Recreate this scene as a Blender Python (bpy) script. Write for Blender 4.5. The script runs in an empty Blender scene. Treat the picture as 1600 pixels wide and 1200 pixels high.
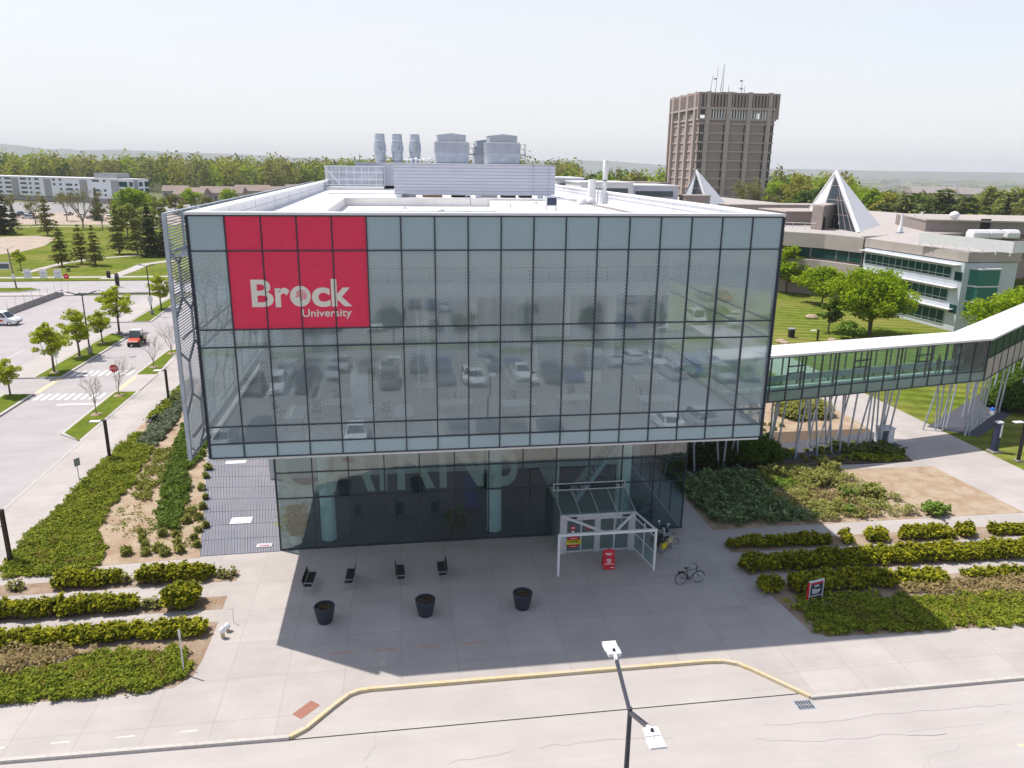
import bpy, math, random
import numpy as np
from mathutils import Vector, Matrix
sc = bpy.context.scene
COL = sc.collection
R = math.radians
# ------------------------------------------------------------------ camera
CAM = np.array([8.86554, -35.05413, 22.093]); PITCH, YAW, ROLL, FPX = 0.27722, 0.14761, 0.01231, 1201.428
_cp, _sp, _cy, _sy, _cr, _sr = math.cos(PITCH), math.sin(PITCH), math.cos(YAW), math.sin(YAW), math.cos(ROLL), math.sin(ROLL)
FW = np.array([_sy*_cp, _cy*_cp, -_sp]); _r = np.array([_cy, -_sy, 0.]); _u = np.cross(_r, FW)
RT = _cr*_r+_sr*_u; UP = -_sr*_r+_cr*_u
cd = bpy.data.cameras.new("camera"); cam = bpy.data.objects.new("camera", cd); COL.objects.link(cam)
cd.sensor_width = 36; cd.lens = 36*FPX/1600; cd.clip_start = .1; cd.clip_end = 60000
cam.matrix_world = Matrix(((RT[0], UP[0], -FW[0], CAM[0]), (RT[1], UP[1], -FW[1], CAM[1]), (RT[2], UP[2], -FW[2], CAM[2]), (0, 0, 0, 1)))
sc.camera = cam
# ------------------------------------------------------------------ sky, sun, exposure
SUNV = Vector((-.42286, .25295, 1)).normalized()
w = bpy.data.worlds.new("World"); sc.world = w; w.use_nodes = True
nt = w.node_tree; bg = nt.nodes['Background']; sky = nt.nodes.new('ShaderNodeTexSky'); sky.sky_type = 'NISHITA'
sky.sun_disc = False; sky.sun_elevation = math.asin(SUNV.z); sky.sun_rotation = math.atan2(SUNV.x, SUNV.y)
sky.altitude = 120; sky.air_density = 1.0; sky.dust_density = 1.0; sky.ozone_density = 1.0
bg.inputs['Strength'].default_value = .106
# thin bright haze: the sky pales towards the horizon
hs = nt.nodes.new('ShaderNodeHueSaturation'); hs.inputs['Saturation'].default_value = .78; nt.links.new(sky.outputs[0], hs.inputs['Color'])
tc = nt.nodes.new('ShaderNodeTexCoord'); sx_ = nt.nodes.new('ShaderNodeSeparateXYZ'); nt.links.new(tc.outputs['Generated'], sx_.inputs[0])
mr = nt.nodes.new('ShaderNodeMapRange'); mr.interpolation_type = 'SMOOTHSTEP'; mr.inputs['From Min'].default_value = .02; mr.inputs['From Max'].default_value = .55; mr.inputs['To Min'].default_value = .86; mr.inputs['To Max'].default_value = 0.
nt.links.new(sx_.outputs['Z'], mr.inputs['Value']); hm = nt.nodes.new('ShaderNodeMixRGB'); hm.inputs[2].default_value = (4.95, 4.95, 5.08, 1)
nz_ = nt.nodes.new('ShaderNodeTexNoise'); nm = nt.nodes.new('ShaderNodeMapping'); nm.inputs['Scale'].default_value = (1.4, 1.4, 7); nt.links.new(tc.outputs['Generated'], nm.inputs[0]); nt.links.new(nm.outputs[0], nz_.inputs['Vector']); nz_.inputs['Scale'].default_value = 1.6; nz_.inputs['Detail'].default_value = 6
nr = nt.nodes.new('ShaderNodeMapRange'); nr.inputs['From Min'].default_value = .3; nr.inputs['From Max'].default_value = .7; nr.inputs['To Min'].default_value = -.2; nr.inputs['To Max'].default_value = .14; nt.links.new(nz_.outputs['Fac'], nr.inputs['Value'])
ad = nt.nodes.new('ShaderNodeMath'); ad.operation = 'ADD'; ad.use_clamp = True; nt.links.new(mr.outputs[0], ad.inputs[0]); nt.links.new(nr.outputs[0], ad.inputs[1])
nt.links.new(ad.outputs[0], hm.inputs[0]); nt.links.new(hs.outputs[0], hm.inputs[1]); nt.links.new(hm.outputs[0], bg.inputs['Color'])
sl = bpy.data.lights.new("sun", 'SUN'); sl.energy = 2.95; sl.angle = R(.5); sl.color = (1, .94, .88)
so = bpy.data.objects.new("sun", sl); COL.objects.link(so); so.rotation_euler = SUNV.to_track_quat('Z', 'Y').to_euler(); so.location = (0, 0, 200)
sc.view_settings.view_transform = 'Standard'; sc.view_settings.look = 'None'; sc.view_settings.exposure = .85; sc.view_settings.gamma = 1
sc.cycles.max_bounces = 8; sc.cycles.transparent_max_bounces = 12; sc.cycles.caustics_reflective = False; sc.cycles.caustics_refractive = False
# ------------------------------------------------------------------ survey helpers: where a sight line of the survey photo meets the ground, or a wall plane
def _d(px, py): return FW+(px-800)/FPX*RT-(py-600)/FPX*UP
def G(px, py, z=0.):
    d = _d(px, py); return CAM+(z-CAM[2])/d[2]*d
def Yp(px, py, y):
    d = _d(px, py); return CAM+(y-CAM[1])/d[1]*d
def proj(P):
    d = np.asarray(P, float)-CAM; w_ = d@FW; return 800+FPX*(d@RT)/w_, 600-FPX*(d@UP)/w_
def hgt(x, y, py):
    lo, hi = -5., 120.
    for _ in range(40):
        m = (lo+hi)/2
        if proj((x, y, m))[1] > py: lo = m
        else: hi = m
    return lo
def G2(*pts): return [tuple(G(*p)[:2]) for p in pts]
# ------------------------------------------------------------------ materials
MATS = {}
def nodes(name):
    m = bpy.data.materials.new(name); m.use_nodes = True; t = m.node_tree
    for n in list(t.nodes):
        if n.type != 'OUTPUT_MATERIAL': t.nodes.remove(n)
    out = [n for n in t.nodes if n.type == 'OUTPUT_MATERIAL'][0]
    MATS[name] = m
    return m, t, out
class NT:
    def __init__(s, t): s.t = t
    def n(s, typ, **kw):
        x = s.t.nodes.new('ShaderNode'+typ)
        for k, v in kw.items(): setattr(x, k, v)
        return x
    def l(s, a, b): s.t.links.new(a, b)
    def val(s, sock, v):
        if hasattr(v, 'is_output') or hasattr(v, 'links') and not isinstance(v, (int, float)): s.l(v, sock)
        else: sock.default_value = v
    def math(s, op, a, b=0., c=None):
        x = s.n('Math', operation=op); s.val(x.inputs[0], a); s.val(x.inputs[1], b)
        if c is not None: s.val(x.inputs[2], c)
        return x.outputs[0]
    def noise(s, vec, scale, detail=4, rough=.55):
        x = s.n('TexNoise'); s.l(vec, x.inputs['Vector']); x.inputs['Scale'].default_value = scale; x.inputs['Detail'].default_value = detail
        x.inputs['Roughness'].default_value = rough; return x.outputs['Fac']
    def ramp(s, fac, stops, interp='LINEAR'):
        x = s.n('ValToRGB'); s.l(fac, x.inputs[0]); e = x.color_ramp.elements; x.color_ramp.interpolation = interp
        while len(e) < len(stops): e.new(.5)
        for el, (p, c) in zip(e, stops):
            el.position = p; el.color = (c, c, c, 1) if isinstance(c, (int, float)) else tuple(c)+(1,)
        return x.outputs[0]
    def mix(s, fac, a, b, mode='MIX'):
        x = s.n('MixRGB', blend_type=mode); s.val(x.inputs[0], fac)
        for i, c in ((1, a), (2, b)):
            if isinstance(c, tuple): x.inputs[i].default_value = c+(1,) if len(c) == 3 else c
            else: s.l(c, x.inputs[i])
        return x.outputs[0]
    def pos(s): return s.n('NewGeometry').outputs['Position']
    def obj(s): return s.n('TexCoord').outputs['Object']
def mat(name, c, rough=.7, var=.12, scale=3., metal=0., bump=0., bscale=None, spec=.3, c2=None, big=None, world=True):
    """principled with two octaves of colour variation, optional second colour in patches and bump"""
    if name in MATS: return MATS[name]
    m, t, out = nodes(name); q = NT(t); p = q.n('BsdfPrincipled'); q.l(p.outputs[0], out.inputs[0])
    v = q.pos() if world else q.obj()
    f = q.noise(v, scale, 6)
    lo = tuple(x*(1-var) for x in c); hi = tuple(min(1, x*(1+var)) for x in c)
    col = q.ramp(f, [(.28, lo), (.72, hi)])
    if c2:
        g = q.noise(v, big or scale*.15, 5, .6)
        col = q.mix(q.ramp(g, [(.42, 0.), (.62, 1.)]), col, tuple(c2))
    q.l(col, p.inputs['Base Color']); p.inputs['Roughness'].default_value = rough; p.inputs['Metallic'].default_value = metal
    p.inputs['Specular IOR Level'].default_value = spec
    if bump:
        b = q.n('Bump'); b.inputs['Strength'].default_value = bump; b.inputs['Distance'].default_value = .05
        q.l(q.noise(v, bscale or scale*4, 5, .65), b.inputs['Height']); q.l(b.outputs[0], p.inputs['Normal'])
    return m
def paving(name, c, gx, gy, ox=0., oy=0., lw=.02, dark=.55, stain=.16, crack=False):
    m, t, out = nodes(name); q = NT(t); p = q.n('BsdfPrincipled'); q.l(p.outputs[0], out.inputs[0])
    v = q.pos(); s = q.n('SeparateXYZ'); q.l(v, s.inputs[0])
    f = q.noise(v, .35, 6, .6); f2 = q.noise(v, 22., 3, .7)
    col = q.ramp(f, [(.3, tuple(x*(1-stain) for x in c)), (.7, tuple(x*(1+stain*.5) for x in c))])
    col = q.mix(.5, col, q.ramp(f2, [(.3, tuple(x*.82 for x in c)), (.7, tuple(x*1.12 for x in c))]))
    line = None; ids = []
    for ax, g, o in (('X', gx, ox), ('Y', gy, oy)):
        if not g: continue
        a = q.math('DIVIDE', q.math('SUBTRACT', s.outputs[ax], o), g); fr = q.math('FRACT', a); ids.append(q.math('FLOOR', a))
        d = q.math('MULTIPLY', q.math('MINIMUM', fr, q.math('SUBTRACT', 1., fr)), g)
        ln = q.math('LESS_THAN', d, lw)
        line = ln if line is None else q.math('MAXIMUM', line, ln)
    if len(ids) == 2:
        cv = q.n('CombineXYZ'); q.l(ids[0], cv.inputs[0]); q.l(ids[1], cv.inputs[1])
        wn = q.n('TexWhiteNoise', noise_dimensions='2D'); q.l(cv.outputs[0], wn.inputs['Vector'])
        col = q.mix(1., col, q.ramp(wn.outputs['Value'], [(0., .94), (1., 1.03)]), 'MULTIPLY')
    # long faint wear streaks and drips
    st = q.n('Mapping'); q.l(v, st.inputs[0]); st.inputs['Scale'].default_value = (.12, 1.1, 1)
    col = q.mix(.35, col, q.mix(1., col, q.ramp(q.noise(st.outputs[0], 1.3, 5, .7), [(.3, .82), (.65, 1.06)]), 'MULTIPLY'))
    if crack:
        vo = q.n('TexVoronoi', feature='DISTANCE_TO_EDGE'); mp = q.n('Mapping'); q.l(v, mp.inputs[0]); mp.inputs['Scale'].default_value = (.05, .11, 1)
        dv = q.n('TexNoise'); q.l(v, dv.inputs[0]); dv.inputs['Scale'].default_value = .9; dv.inputs['Detail'].default_value = 5
        vv = q.n('VectorMath', operation='MULTIPLY_ADD'); q.l(dv.outputs['Color'], vv.inputs[0]); vv.inputs[1].default_value = (.12, .12, 0); q.l(mp.outputs[0], vv.inputs[2])
        q.l(vv.outputs[0], vo.inputs['Vector']); vo.inputs['Scale'].default_value = 1.
        ck = q.math('MULTIPLY', q.math('LESS_THAN', vo.outputs['Distance'], .0011), .25)
        col = q.mix(ck, col, tuple(x*.45 for x in c))
    if line is not None: col = q.mix(line, col, tuple(x*dark for x in c))
    q.l(col, p.inputs['Base Color']); p.inputs['Roughness'].default_value = .82; p.inputs['Specular IOR Level'].default_value = .25
    b = q.n('Bump'); b.inputs['Strength'].default_value = .25; b.inputs['Distance'].default_value = .01; q.l(f2, b.inputs['Height']); q.l(b.outputs[0], p.inputs['Normal'])
    return m
def leafmat(name, c, c2, trans=.35, rough=.55, clump=.6):
    """foliage: each leaf its own tint between c and c2, plus broad clumps"""
    m, t, out = nodes(name); q = NT(t)
    g = q.n('NewGeometry'); rnd = g.outputs['Random Per Island']
    f = q.noise(g.outputs['Position'], clump, 3)
    mixf = q.math('ADD', q.math('MULTIPLY', rnd, .55), q.math('MULTIPLY', f, .5))
    col = q.ramp(mixf, [(.2, c), (.85, c2)])
    d = q.n('BsdfPrincipled'); q.l(col, d.inputs['Base Color']); d.inputs['Roughness'].default_value = rough; d.inputs['Specular IOR Level'].default_value = .06
    tr = q.n('BsdfTranslucent'); q.l(q.mix(1., col, (1., 1.1, .5), 'MULTIPLY'), tr.inputs[0])
    mx = q.n('MixShader'); mx.inputs[0].default_value = trans; q.l(d.outputs[0], mx.inputs[1]); q.l(tr.outputs[0], mx.inputs[2]); q.l(mx.outputs[0], out.inputs[0])
    return m
def schlick(q, f0):
    lw = q.n('LayerWeight'); lw.inputs[0].default_value = .5
    return q.math('MULTIPLY_ADD', q.math('POWER', lw.outputs['Facing'], 5.), 1-f0, f0)
def one_side(q, o, out):
    # a pane acts once per crossing: its second face lets the light straight through
    g = q.n('NewGeometry'); tb = q.n('BsdfTransparent'); mb = q.n('MixShader'); q.l(g.outputs['Backfacing'], mb.inputs[0]); q.l(o, mb.inputs[1]); q.l(tb.outputs[0], mb.inputs[2]); q.l(mb.outputs[0], out.inputs[0])
def glassmat(name, tint, base=.12, rough=0., body=None, bodyfac=0.):
    m, t, out = nodes(name); q = NT(t)
    tr = q.n('BsdfTransparent'); tr.inputs[0].default_value = tint+(1,)
    gl = q.n('BsdfGlossy'); gl.inputs['Roughness'].default_value = rough
    fac = schlick(q, .04+base)
    mx = q.n('MixShader'); q.l(fac, mx.inputs[0]); q.l(tr.outputs[0], mx.inputs[1]); q.l(gl.outputs[0], mx.inputs[2])
    o = mx.outputs[0]
    if body:
        d = q.n('BsdfDiffuse'); d.inputs[0].default_value = body+(1,)
        m2 = q.n('MixShader'); m2.inputs[0].default_value = bodyfac; q.l(o, m2.inputs[1]); q.l(d.outputs[0], m2.inputs[2]); o = m2.outputs[0]
    one_side(q, o, out); return m
def emis(name, c, s):
    m, t, out = nodes(name); q = NT(t); e = q.n('Emission'); e.inputs[0].default_value = c+(1,); e.inputs[1].default_value = s; q.l(e.outputs[0], out.inputs[0]); return m
# ------------------------------------------------------------------ mesh builder
class MB:
    def __init__(s): s.v = []; s.f = []; s.mi = []
    def add(s, vs, fs, mi=0):
        k = len(s.v); s.v += [tuple(map(float, p)) for p in vs]; s.f += [tuple(i+k for i in f) for f in fs]; s.mi += [mi]*len(fs); return s
    def box(s, x0, x1, y0, y1, z0, z1, mi=0):
        return s.add([(x0, y0, z0), (x1, y0, z0), (x1, y1, z0), (x0, y1, z0), (x0, y0, z1), (x1, y0, z1), (x1, y1, z1), (x0, y1, z1)],
                     [(0, 3, 2, 1), (4, 5, 6, 7), (0, 1, 5, 4), (1, 2, 6, 5), (2, 3, 7, 6), (3, 0, 4, 7)], mi)
    def prism(s, poly, z0, z1, mi=0, bottom=True):
        n = len(poly)
        a = sum(poly[i][0]*poly[(i+1) % n][1]-poly[(i+1) % n][0]*poly[i][1] for i in range(n))
        if a < 0: poly = poly[::-1]
        vs = [(p[0], p[1], z0) for p in poly]+[(p[0], p[1], z1) for p in poly]
        fs = [tuple(range(n, 2*n))]+[(i, (i+1) % n, n+(i+1) % n, n+i) for i in range(n)]
        if bottom: fs.append(tuple(range(n-1, -1, -1)))
        return s.add(vs, fs, mi)
    def xprism(s, prof, x0, x1, mi=0):   # profile in (y,z) extruded along x
        n = len(prof); vs = [(x0, p[0], p[1]) for p in prof]+[(x1, p[0], p[1]) for p in prof]
        return s.add(vs, [tuple(range(n)), tuple(range(2*n-1, n-1, -1))]+[(i, n+i, n+(i+1) % n, (i+1) % n) for i in range(n)], mi)
    def quad(s, a, b, c, d, mi=0): return s.add([a, b, c, d], [(0, 1, 2, 3)], mi)
    def slab(s, a, b, c, d, th, mi=0):   # a quad with thickness
        a, b, c, d = map(np.array, (a, b, c, d)); n = np.cross(b-a, d-a).astype(float); n = n/np.linalg.norm(n)*th
        return s.add([a, b, c, d, a-n, b-n, c-n, d-n], [(0, 1, 2, 3), (7, 6, 5, 4), (0, 4, 5, 1), (1, 5, 6, 2), (2, 6, 7, 3), (3, 7, 4, 0)], mi)
    def tube(s, p0, p1, r0, r1=None, n=8, mi=0, cap=True):
        r1 = r0 if r1 is None else r1; p0, p1 = np.array(p0, float), np.array(p1, float); d = p1-p0; L = np.linalg.norm(d)
        if L < 1e-6: return s
        d /= L; a = np.cross(d, (0, 0, 1) if abs(d[2]) < .9 else (1, 0, 0)); a /= np.linalg.norm(a); b = np.cross(d, a)
        vs = []
        for p, r in ((p0, r0), (p1, r1)):
            for i in range(n):
                t = 2*math.pi*(i+.5)/n; vs.append(p+r*(math.cos(t)*a+math.sin(t)*b))
        fs = [(i, (i+1) % n, n+(i+1) % n, n+i) for i in range(n)]
        if cap: fs += [tuple(range(n-1, -1, -1)), tuple(range(n, 2*n))]
        return s.add(vs, fs, mi)
    def path(s, pts, r, n=6, mi=0):
        for a, b in zip(pts, pts[1:]): s.tube(a, b, r, r, n, mi)
        return s
    def bar(s, p0, p1, w, h, mi=0, up=(0, 0, 1)):   # rectangular bar, w sideways, h along up
        p0, p1 = np.array(p0, float), np.array(p1, float); d = p1-p0; d /= np.linalg.norm(d); u = np.array(up, float)
        a = np.cross(d, u); 
        if np.linalg.norm(a) < 1e-4: a = np.cross(d, (1, 0, 0))
        a /= np.linalg.norm(a); b = np.cross(a, d); a *= -w/2; b *= h/2
        vs = [p+i*a+j*b for p in (p0, p1) for i, j in ((-1, -1), (1, -1), (1, 1), (-1, 1))]
        return s.add(vs, [(3, 2, 1, 0), (4, 5, 6, 7), (0, 1, 5, 4), (1, 2, 6, 5), (2, 3, 7, 6), (3, 0, 4, 7)], mi)
    def lathe(s, prof, c=(0, 0, 0), n=20, mi=0, capb=True, capt=True):
        vs = [(c[0]+r*math.cos(2*math.pi*i/n), c[1]+r*math.sin(2*math.pi*i/n), c[2]+z) for r, z in prof for i in range(n)]
        fs = [(k*n+i, k*n+(i+1) % n, (k+1)*n+(i+1) % n, (k+1)*n+i) for k in range(len(prof)-1) for i in range(n)]
        if capb: fs.append(tuple(range(n-1, -1, -1)))
        if capt: fs.append(tuple(range((len(prof)-1)*n, len(prof)*n)))
        return s.add(vs, fs, mi)
    def torus(s, c, r, rr, ax='y', n=24, m=6, mi=0, a0=0., a1=2*math.pi):
        full = abs(a1-a0-2*math.pi) < 1e-6; k = n if full else n+1; vs = []
        for i in range(k):
            t = a0+(a1-a0)*i/n
            for j in range(m):
                u = 2*math.pi*j/m; d = r+rr*math.cos(u); o = rr*math.sin(u)
                vs.append((c[0]+d*math.cos(t), c[1]+o, c[2]+d*math.sin(t)) if ax == 'y' else (c[0]+o, c[1]+d*math.cos(t), c[2]+d*math.sin(t)) if ax == 'x' else (c[0]+d*math.cos(t), c[1]+d*math.sin(t), c[2]+o))
        return s.add(vs, [(i*m+j, ((i+1) % k)*m+j, ((i+1) % k)*m+(j+1) % m, i*m+(j+1) % m) for i in range(n) for j in range(m)], mi)
    def mesh(s, name, mats):
        me = bpy.data.meshes.new(name); me.from_pydata(s.v, [], s.f)
        for m in (mats if isinstance(mats, (list, tuple)) else [mats]): me.materials.append(m)
        if any(s.mi): me.polygons.foreach_set('material_index', s.mi)
        me.update(); return me
    def build(s, name, mats, parent=None, smooth=False, bevel=0., loc=None, rz=0.):
        me = s.mesh(name, mats); o = bpy.data.objects.new(name, me); COL.objects.link(o); o.parent = parent
        if smooth: me.polygons.foreach_set('use_smooth', [True]*len(me.polygons)); me.set_sharp_from_angle(angle=R(40))
        if bevel:
            b = o.modifiers.new('bevel', 'BEVEL'); b.width = bevel; b.segments = 2; b.limit_method = 'ANGLE'; b.angle_limit = R(40)
        if loc is not None: o.location = loc; o.rotation_euler.z = rz
        return o
def tag(o, label=None, cat=None, group=None, kind=None):
    if label: o['label'] = label
    if cat: o['category'] = cat
    if group: o['group'] = group
    if kind: o['kind'] = kind
    return o
def thing(name, label, cat, loc=(0, 0, 0), rz=0., group=None, scale=1.):
    o = bpy.data.objects.new(name, None); COL.objects.link(o); o.location = tuple(map(float, loc)); o.rotation_euler.z = rz; o.scale = (scale,)*3
    return tag(o, label, cat, group)
def struct(mb, name, m, **k): return tag(mb.build(name, m, **k), kind='structure')
KIDS = {}
def copy_tree(o, parent=None):
    c = o.copy(); COL.objects.link(c); c.parent = parent
    for ch in [x for x in o.children]: copy_tree(ch, c)
    return c
def put(proto, loc, rz=0., label=None, group=None, scale=None, used=set()):
    c = proto if proto.name not in used and not used.add(proto.name) else copy_tree(proto)
    c.location = tuple(map(float, loc)); c.rotation_euler.z = rz
    if scale is not None: c.scale = (scale,)*3 if isinstance(scale, (int, float)) else scale
    if label: c['label'] = label
    if group: c['group'] = group
    return c
def text_mesh(txt, size, name, m, parent=None, off=0., ext=.004, align='LEFT', sx=1., space=1.):
    cu = bpy.data.curves.new(name, 'FONT'); cu.body = txt; cu.size = size; cu.offset = off; cu.extrude = ext; cu.align_x = align; cu.space_character = space
    t = bpy.data.objects.new(name+'_tmp', cu); COL.objects.link(t); dg = bpy.context.evaluated_depsgraph_get(); dg.update()
    me = bpy.data.meshes.new_from_object(t.evaluated_get(dg)); me.name = name
    bpy.data.objects.remove(t); bpy.data.curves.remove(cu)
    n = len(me.vertices); a = np.empty(n*3); me.vertices.foreach_get('co', a); a = a.reshape(-1, 3); a[:, 0] *= sx; me.vertices.foreach_set('co', a.ravel())
    me.materials.clear(); me.materials.append(m)
    o = bpy.data.objects.new(name, me); COL.objects.link(o); o.parent = parent; return o, a
# ------------------------------------------------------------------ foliage builders (numpy)
RS = np.random.RandomState(7)
def leaf_obj(name, C, size, m, parent=None, up=0., aspect=1.6, seed=None, D=None):
    """quads centred on C (n,3); up pulls their normals towards the sky; D gives preferred long axes"""
    rs = RS if seed is None else np.random.RandomState(seed); n = len(C)
    N = rs.normal(size=(n, 3)); N /= np.linalg.norm(N, axis=1)[:, None]; N[:, 2] = np.abs(N[:, 2]) + up; N /= np.linalg.norm(N, axis=1)[:, None]
    A = rs.normal(size=(n, 3)) if D is None else D+rs.normal(size=(n, 3))*.25
    A -= (A*N).sum(1)[:, None]*N; A /= np.linalg.norm(A, axis=1)[:, None]+1e-9; B = np.cross(N, A)
    s = (np.asarray(size)*np.ones(n)*rs.uniform(.65, 1.35, n))[:, None]
    A = A*s*.5*aspect; B = B*s*.5
    V = np.stack([C-A, C-A*.1+B, C+A, C-A*.1-B], 1).reshape(-1, 3)
    me = bpy.data.meshes.new(name); me.vertices.add(4*n); me.vertices.foreach_set('co', V.ravel())
    me.loops.add(4*n); me.loops.foreach_set('vertex_index', np.arange(4*n, dtype=np.int32))
    me.polygons.add(n); me.polygons.foreach_set('loop_start', np.arange(0, 4*n, 4, dtype=np.int32)); me.polygons.foreach_set('loop_total', np.full(n, 4, dtype=np.int32))
    me.materials.append(m); me.update(calc_edges=True)
    o = bpy.data.objects.new(name, me); COL.objects.link(o); o.parent = parent; return o
def limb(mb, p0, p1, r0, r1, seed, segs=3, wob=.08, n=5):
    rs = np.random.RandomState(seed); p0, p1 = np.array(p0, float), np.array(p1, float); L = np.linalg.norm(p1-p0); pts = [p0]
    for i in range(1, segs+1):
        t = i/segs; pts.append(p0+(p1-p0)*t+(rs.normal(size=3)*wob*L*(t < 1))+np.array((0, 0, .12*L*math.sin(t*math.pi)*0)))
    for i in range(segs):
        mb.tube(pts[i], pts[i+1], r0+(r1-r0)*i/segs, r0+(r1-r0)*(i+1)/segs, n, cap=False)
def broadleaf(name, label, cat, h, r, trunk, m_leaf, m_bark, nclus=40, per=70, leaf=.22, seed=1, stems=1, flat=1., group=None, low=0., tr=None):
    rs = np.random.RandomState(seed); o = thing(name, label, cat, group=group); tb = MB(); tr = tr or h*.018+.03
    cz = (trunk+h)/2; rz = (h-trunk)/2
    cl = []
    while len(cl) < nclus:
        p = rs.uniform(-1, 1, 3); d = np.linalg.norm(p)
        if d > 1 or d < .35: continue
        wid = 1-.35*max(0, p[2])-.25*max(0, -p[2]-.3)
        wob = 1+.22*math.sin(3*math.atan2(p[1], p[0])+seed)+.12*rs.normal()
        cl.append((p[0]*r*wid*wob*.86, p[1]*r*wid*wob*.86, cz+p[2]*rz*.88*flat))
    for s_ in range(stems):
        off = (rs.normal()*.25*(stems > 1), rs.normal()*.25*(stems > 1)); top = (off[0]*2.5, off[1]*2.5, trunk+(h-trunk)*.55)
        limb(tb, (off[0], off[1], -.1), (off[0]*1.5, off[1]*1.5, trunk), tr, tr*.8, seed+s_, 3, .015, 8)
        limb(tb, (off[0]*1.5, off[1]*1.5, trunk), top, tr*.8, tr*.25, seed+s_+50, 3, .05, 6)
    for i, c in enumerate(cl):
        if i % 2 == 0: limb(tb, (0, 0, min(trunk*.9+.5*(c[2]-trunk)*rs.uniform(.2, .8), h*.8)), c, tr*.33, tr*.06, seed+i+99, 3, .06, 4)
    tb.build('trunk', m_bark, o)
    C = []
    for c in cl:
        k = int(per*rs.uniform(.6, 1.4)); q = rs.normal(size=(k, 3)); q /= np.linalg.norm(q, axis=1)[:, None]; q *= (rs.uniform(.25, 1, k)**.6)[:, None]
        sg = r*.30*rs.uniform(.75, 1.25); C.append(np.array(c)+q*np.array((sg, sg, sg*.62)))
    leaf_obj('crown', np.concatenate(C), leaf, m_leaf, o, .35, 1.5, seed)
    return o
def conifer(name, label, cat, h, r, m_leaf, m_bark, seed=1, nw=16, per=9, leaf=.35, open_=.12, group=None, bare=.1, power=.8):
    rs = np.random.RandomState(seed); o = thing(name, label, cat, group=group); tb = MB(); tr = h*.014+.05
    tb.tube((0, 0, -.1), (0, 0, h*.97), tr, tr*.15, 7); C = []; D = []
    for i in range(nw):
        t = (i+rs.uniform(-.3, .3))/nw; t = min(max(t, 0), .98); z = h*(bare+(1-bare)*t); rad = r*(1-t)**power*rs.uniform(.75, 1.12)
        for k in range(per):
            a = 2*math.pi*(k+rs.uniform(-.35, .35))/per+i*.7; rr = rad*rs.uniform(.65, 1.1); drop = rr*rs.uniform(-.05, .28)
            e = np.array((rr*math.cos(a), rr*math.sin(a), z-drop)); b = np.array((0, 0, z+rr*.05))
            if rs.rand() < .5: tb.tube(b, e, tr*.25, .01, 3, cap=False)
            m = max(5, int(22*rr/r)); tt = rs.uniform(open_, 1, m)[:, None]
            sp = rs.normal(size=(m, 3))*np.array((.16, .16, .07))*rr*(.4+tt)
            C.append(b+(e-b)*tt+sp); D.append(np.repeat((e-b)[None]/(np.linalg.norm(e-b)+1e-6), m, 0))
    tb.build('trunk', m_bark, o)
    leaf_obj('crown', np.concatenate(C), leaf, m_leaf, o, .5, 2.2, seed, np.concatenate(D)); return o
def bare_tree(name, label, cat, h, r, m_bark, seed=1, depth=5, group=None, trunk=.3, tr=None, buds=None, nb=3, budn=0, budsize=.15):
    rs = np.random.RandomState(seed); o = thing(name, label, cat, group=group); tb = MB(); br = MB(); tips = []
    tr = tr or h*.012+.02
    def grow(p, d, L, rad, k):
        e = p+d*L*rs.uniform(.8, 1.15); (tb if k == 0 else br).tube(p, e, rad, rad*.66, 6 if k < 2 else 3, cap=False)
        tips.append(e)
        if k >= depth: return
        for i in range(nb if k else nb+2):
            az = rs.uniform(0, 2*math.pi); sp = rs.uniform(.3, .75) if k else rs.uniform(.35, .7)
            v = np.array((math.cos(az), math.sin(az), 0)); v = v-d*(v@d); v /= np.linalg.norm(v)+1e-6
            nd = d*math.cos(sp)+v*math.sin(sp); nd[2] += .12; nd /= np.linalg.norm(nd)
            grow(p+(e-p)*(rs.uniform(.55, 1.) if i else 1.), nd, L*rs.uniform(.58, .76) if k else h*(1-trunk)*.42*rs.uniform(.8, 1.1), rad*.58, k+1)
    grow(np.array((0, 0, -.1)), np.array((rs.normal()*.03, rs.normal()*.03, 1.)), h*trunk, tr, 0)
    # fit to the wanted spread and height
    V = np.array(br.v); zt = V[:, 2].max(); xr = np.percentile(np.hypot(V[:, 0], V[:, 1]), 97)
    sx, sz = r/xr, (h-h*trunk*.0)/zt
    fit = lambda L: [(x*min(1, sx) if sx < 1 else x*sx, y*sx, z*sz) for x, y, z in L]
    br.v = fit(br.v); tb.v = [(x, y, z*sz) for x, y, z in tb.v]
    tb.build('trunk', m_bark, o); br.build('branches', m_bark, o)
    if buds:
        T = np.array(fit(tips)); C = T[rs.randint(len(T)//3, len(T), budn)]+rs.normal(size=(budn, 3))*r*.05; leaf_obj('young_leaves', C, budsize, buds, o, .2, 1.5, seed)
    return o
def inside(P, poly):
    x, y = P[:, 0], P[:, 1]; c = np.zeros(len(P), bool); n = len(poly)
    for i in range(n):
        (x0, y0), (x1, y1) = poly[i], poly[(i+1) % n]
        if y0 == y1: continue
        c ^= ((y0 > y) != (y1 > y)) & (x < (x1-x0)*(y-y0)/(y1-y0)+x0)
    return c
def scatter(poly, dens, seed):
    rs = np.random.RandomState(seed); p = np.array(poly); lo, hi = p.min(0), p.max(0); n = int((hi-lo).prod()*dens); P = rs.uniform(lo-.15, hi+.15, (n, 2)); J = P+(np.column_stack([vnoise(P, 2.3, seed+2), vnoise(P, 2.3, seed+3)])-.5)*.7+rs.normal(size=P.shape)*.06; return P[inside(J, poly)]
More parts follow.
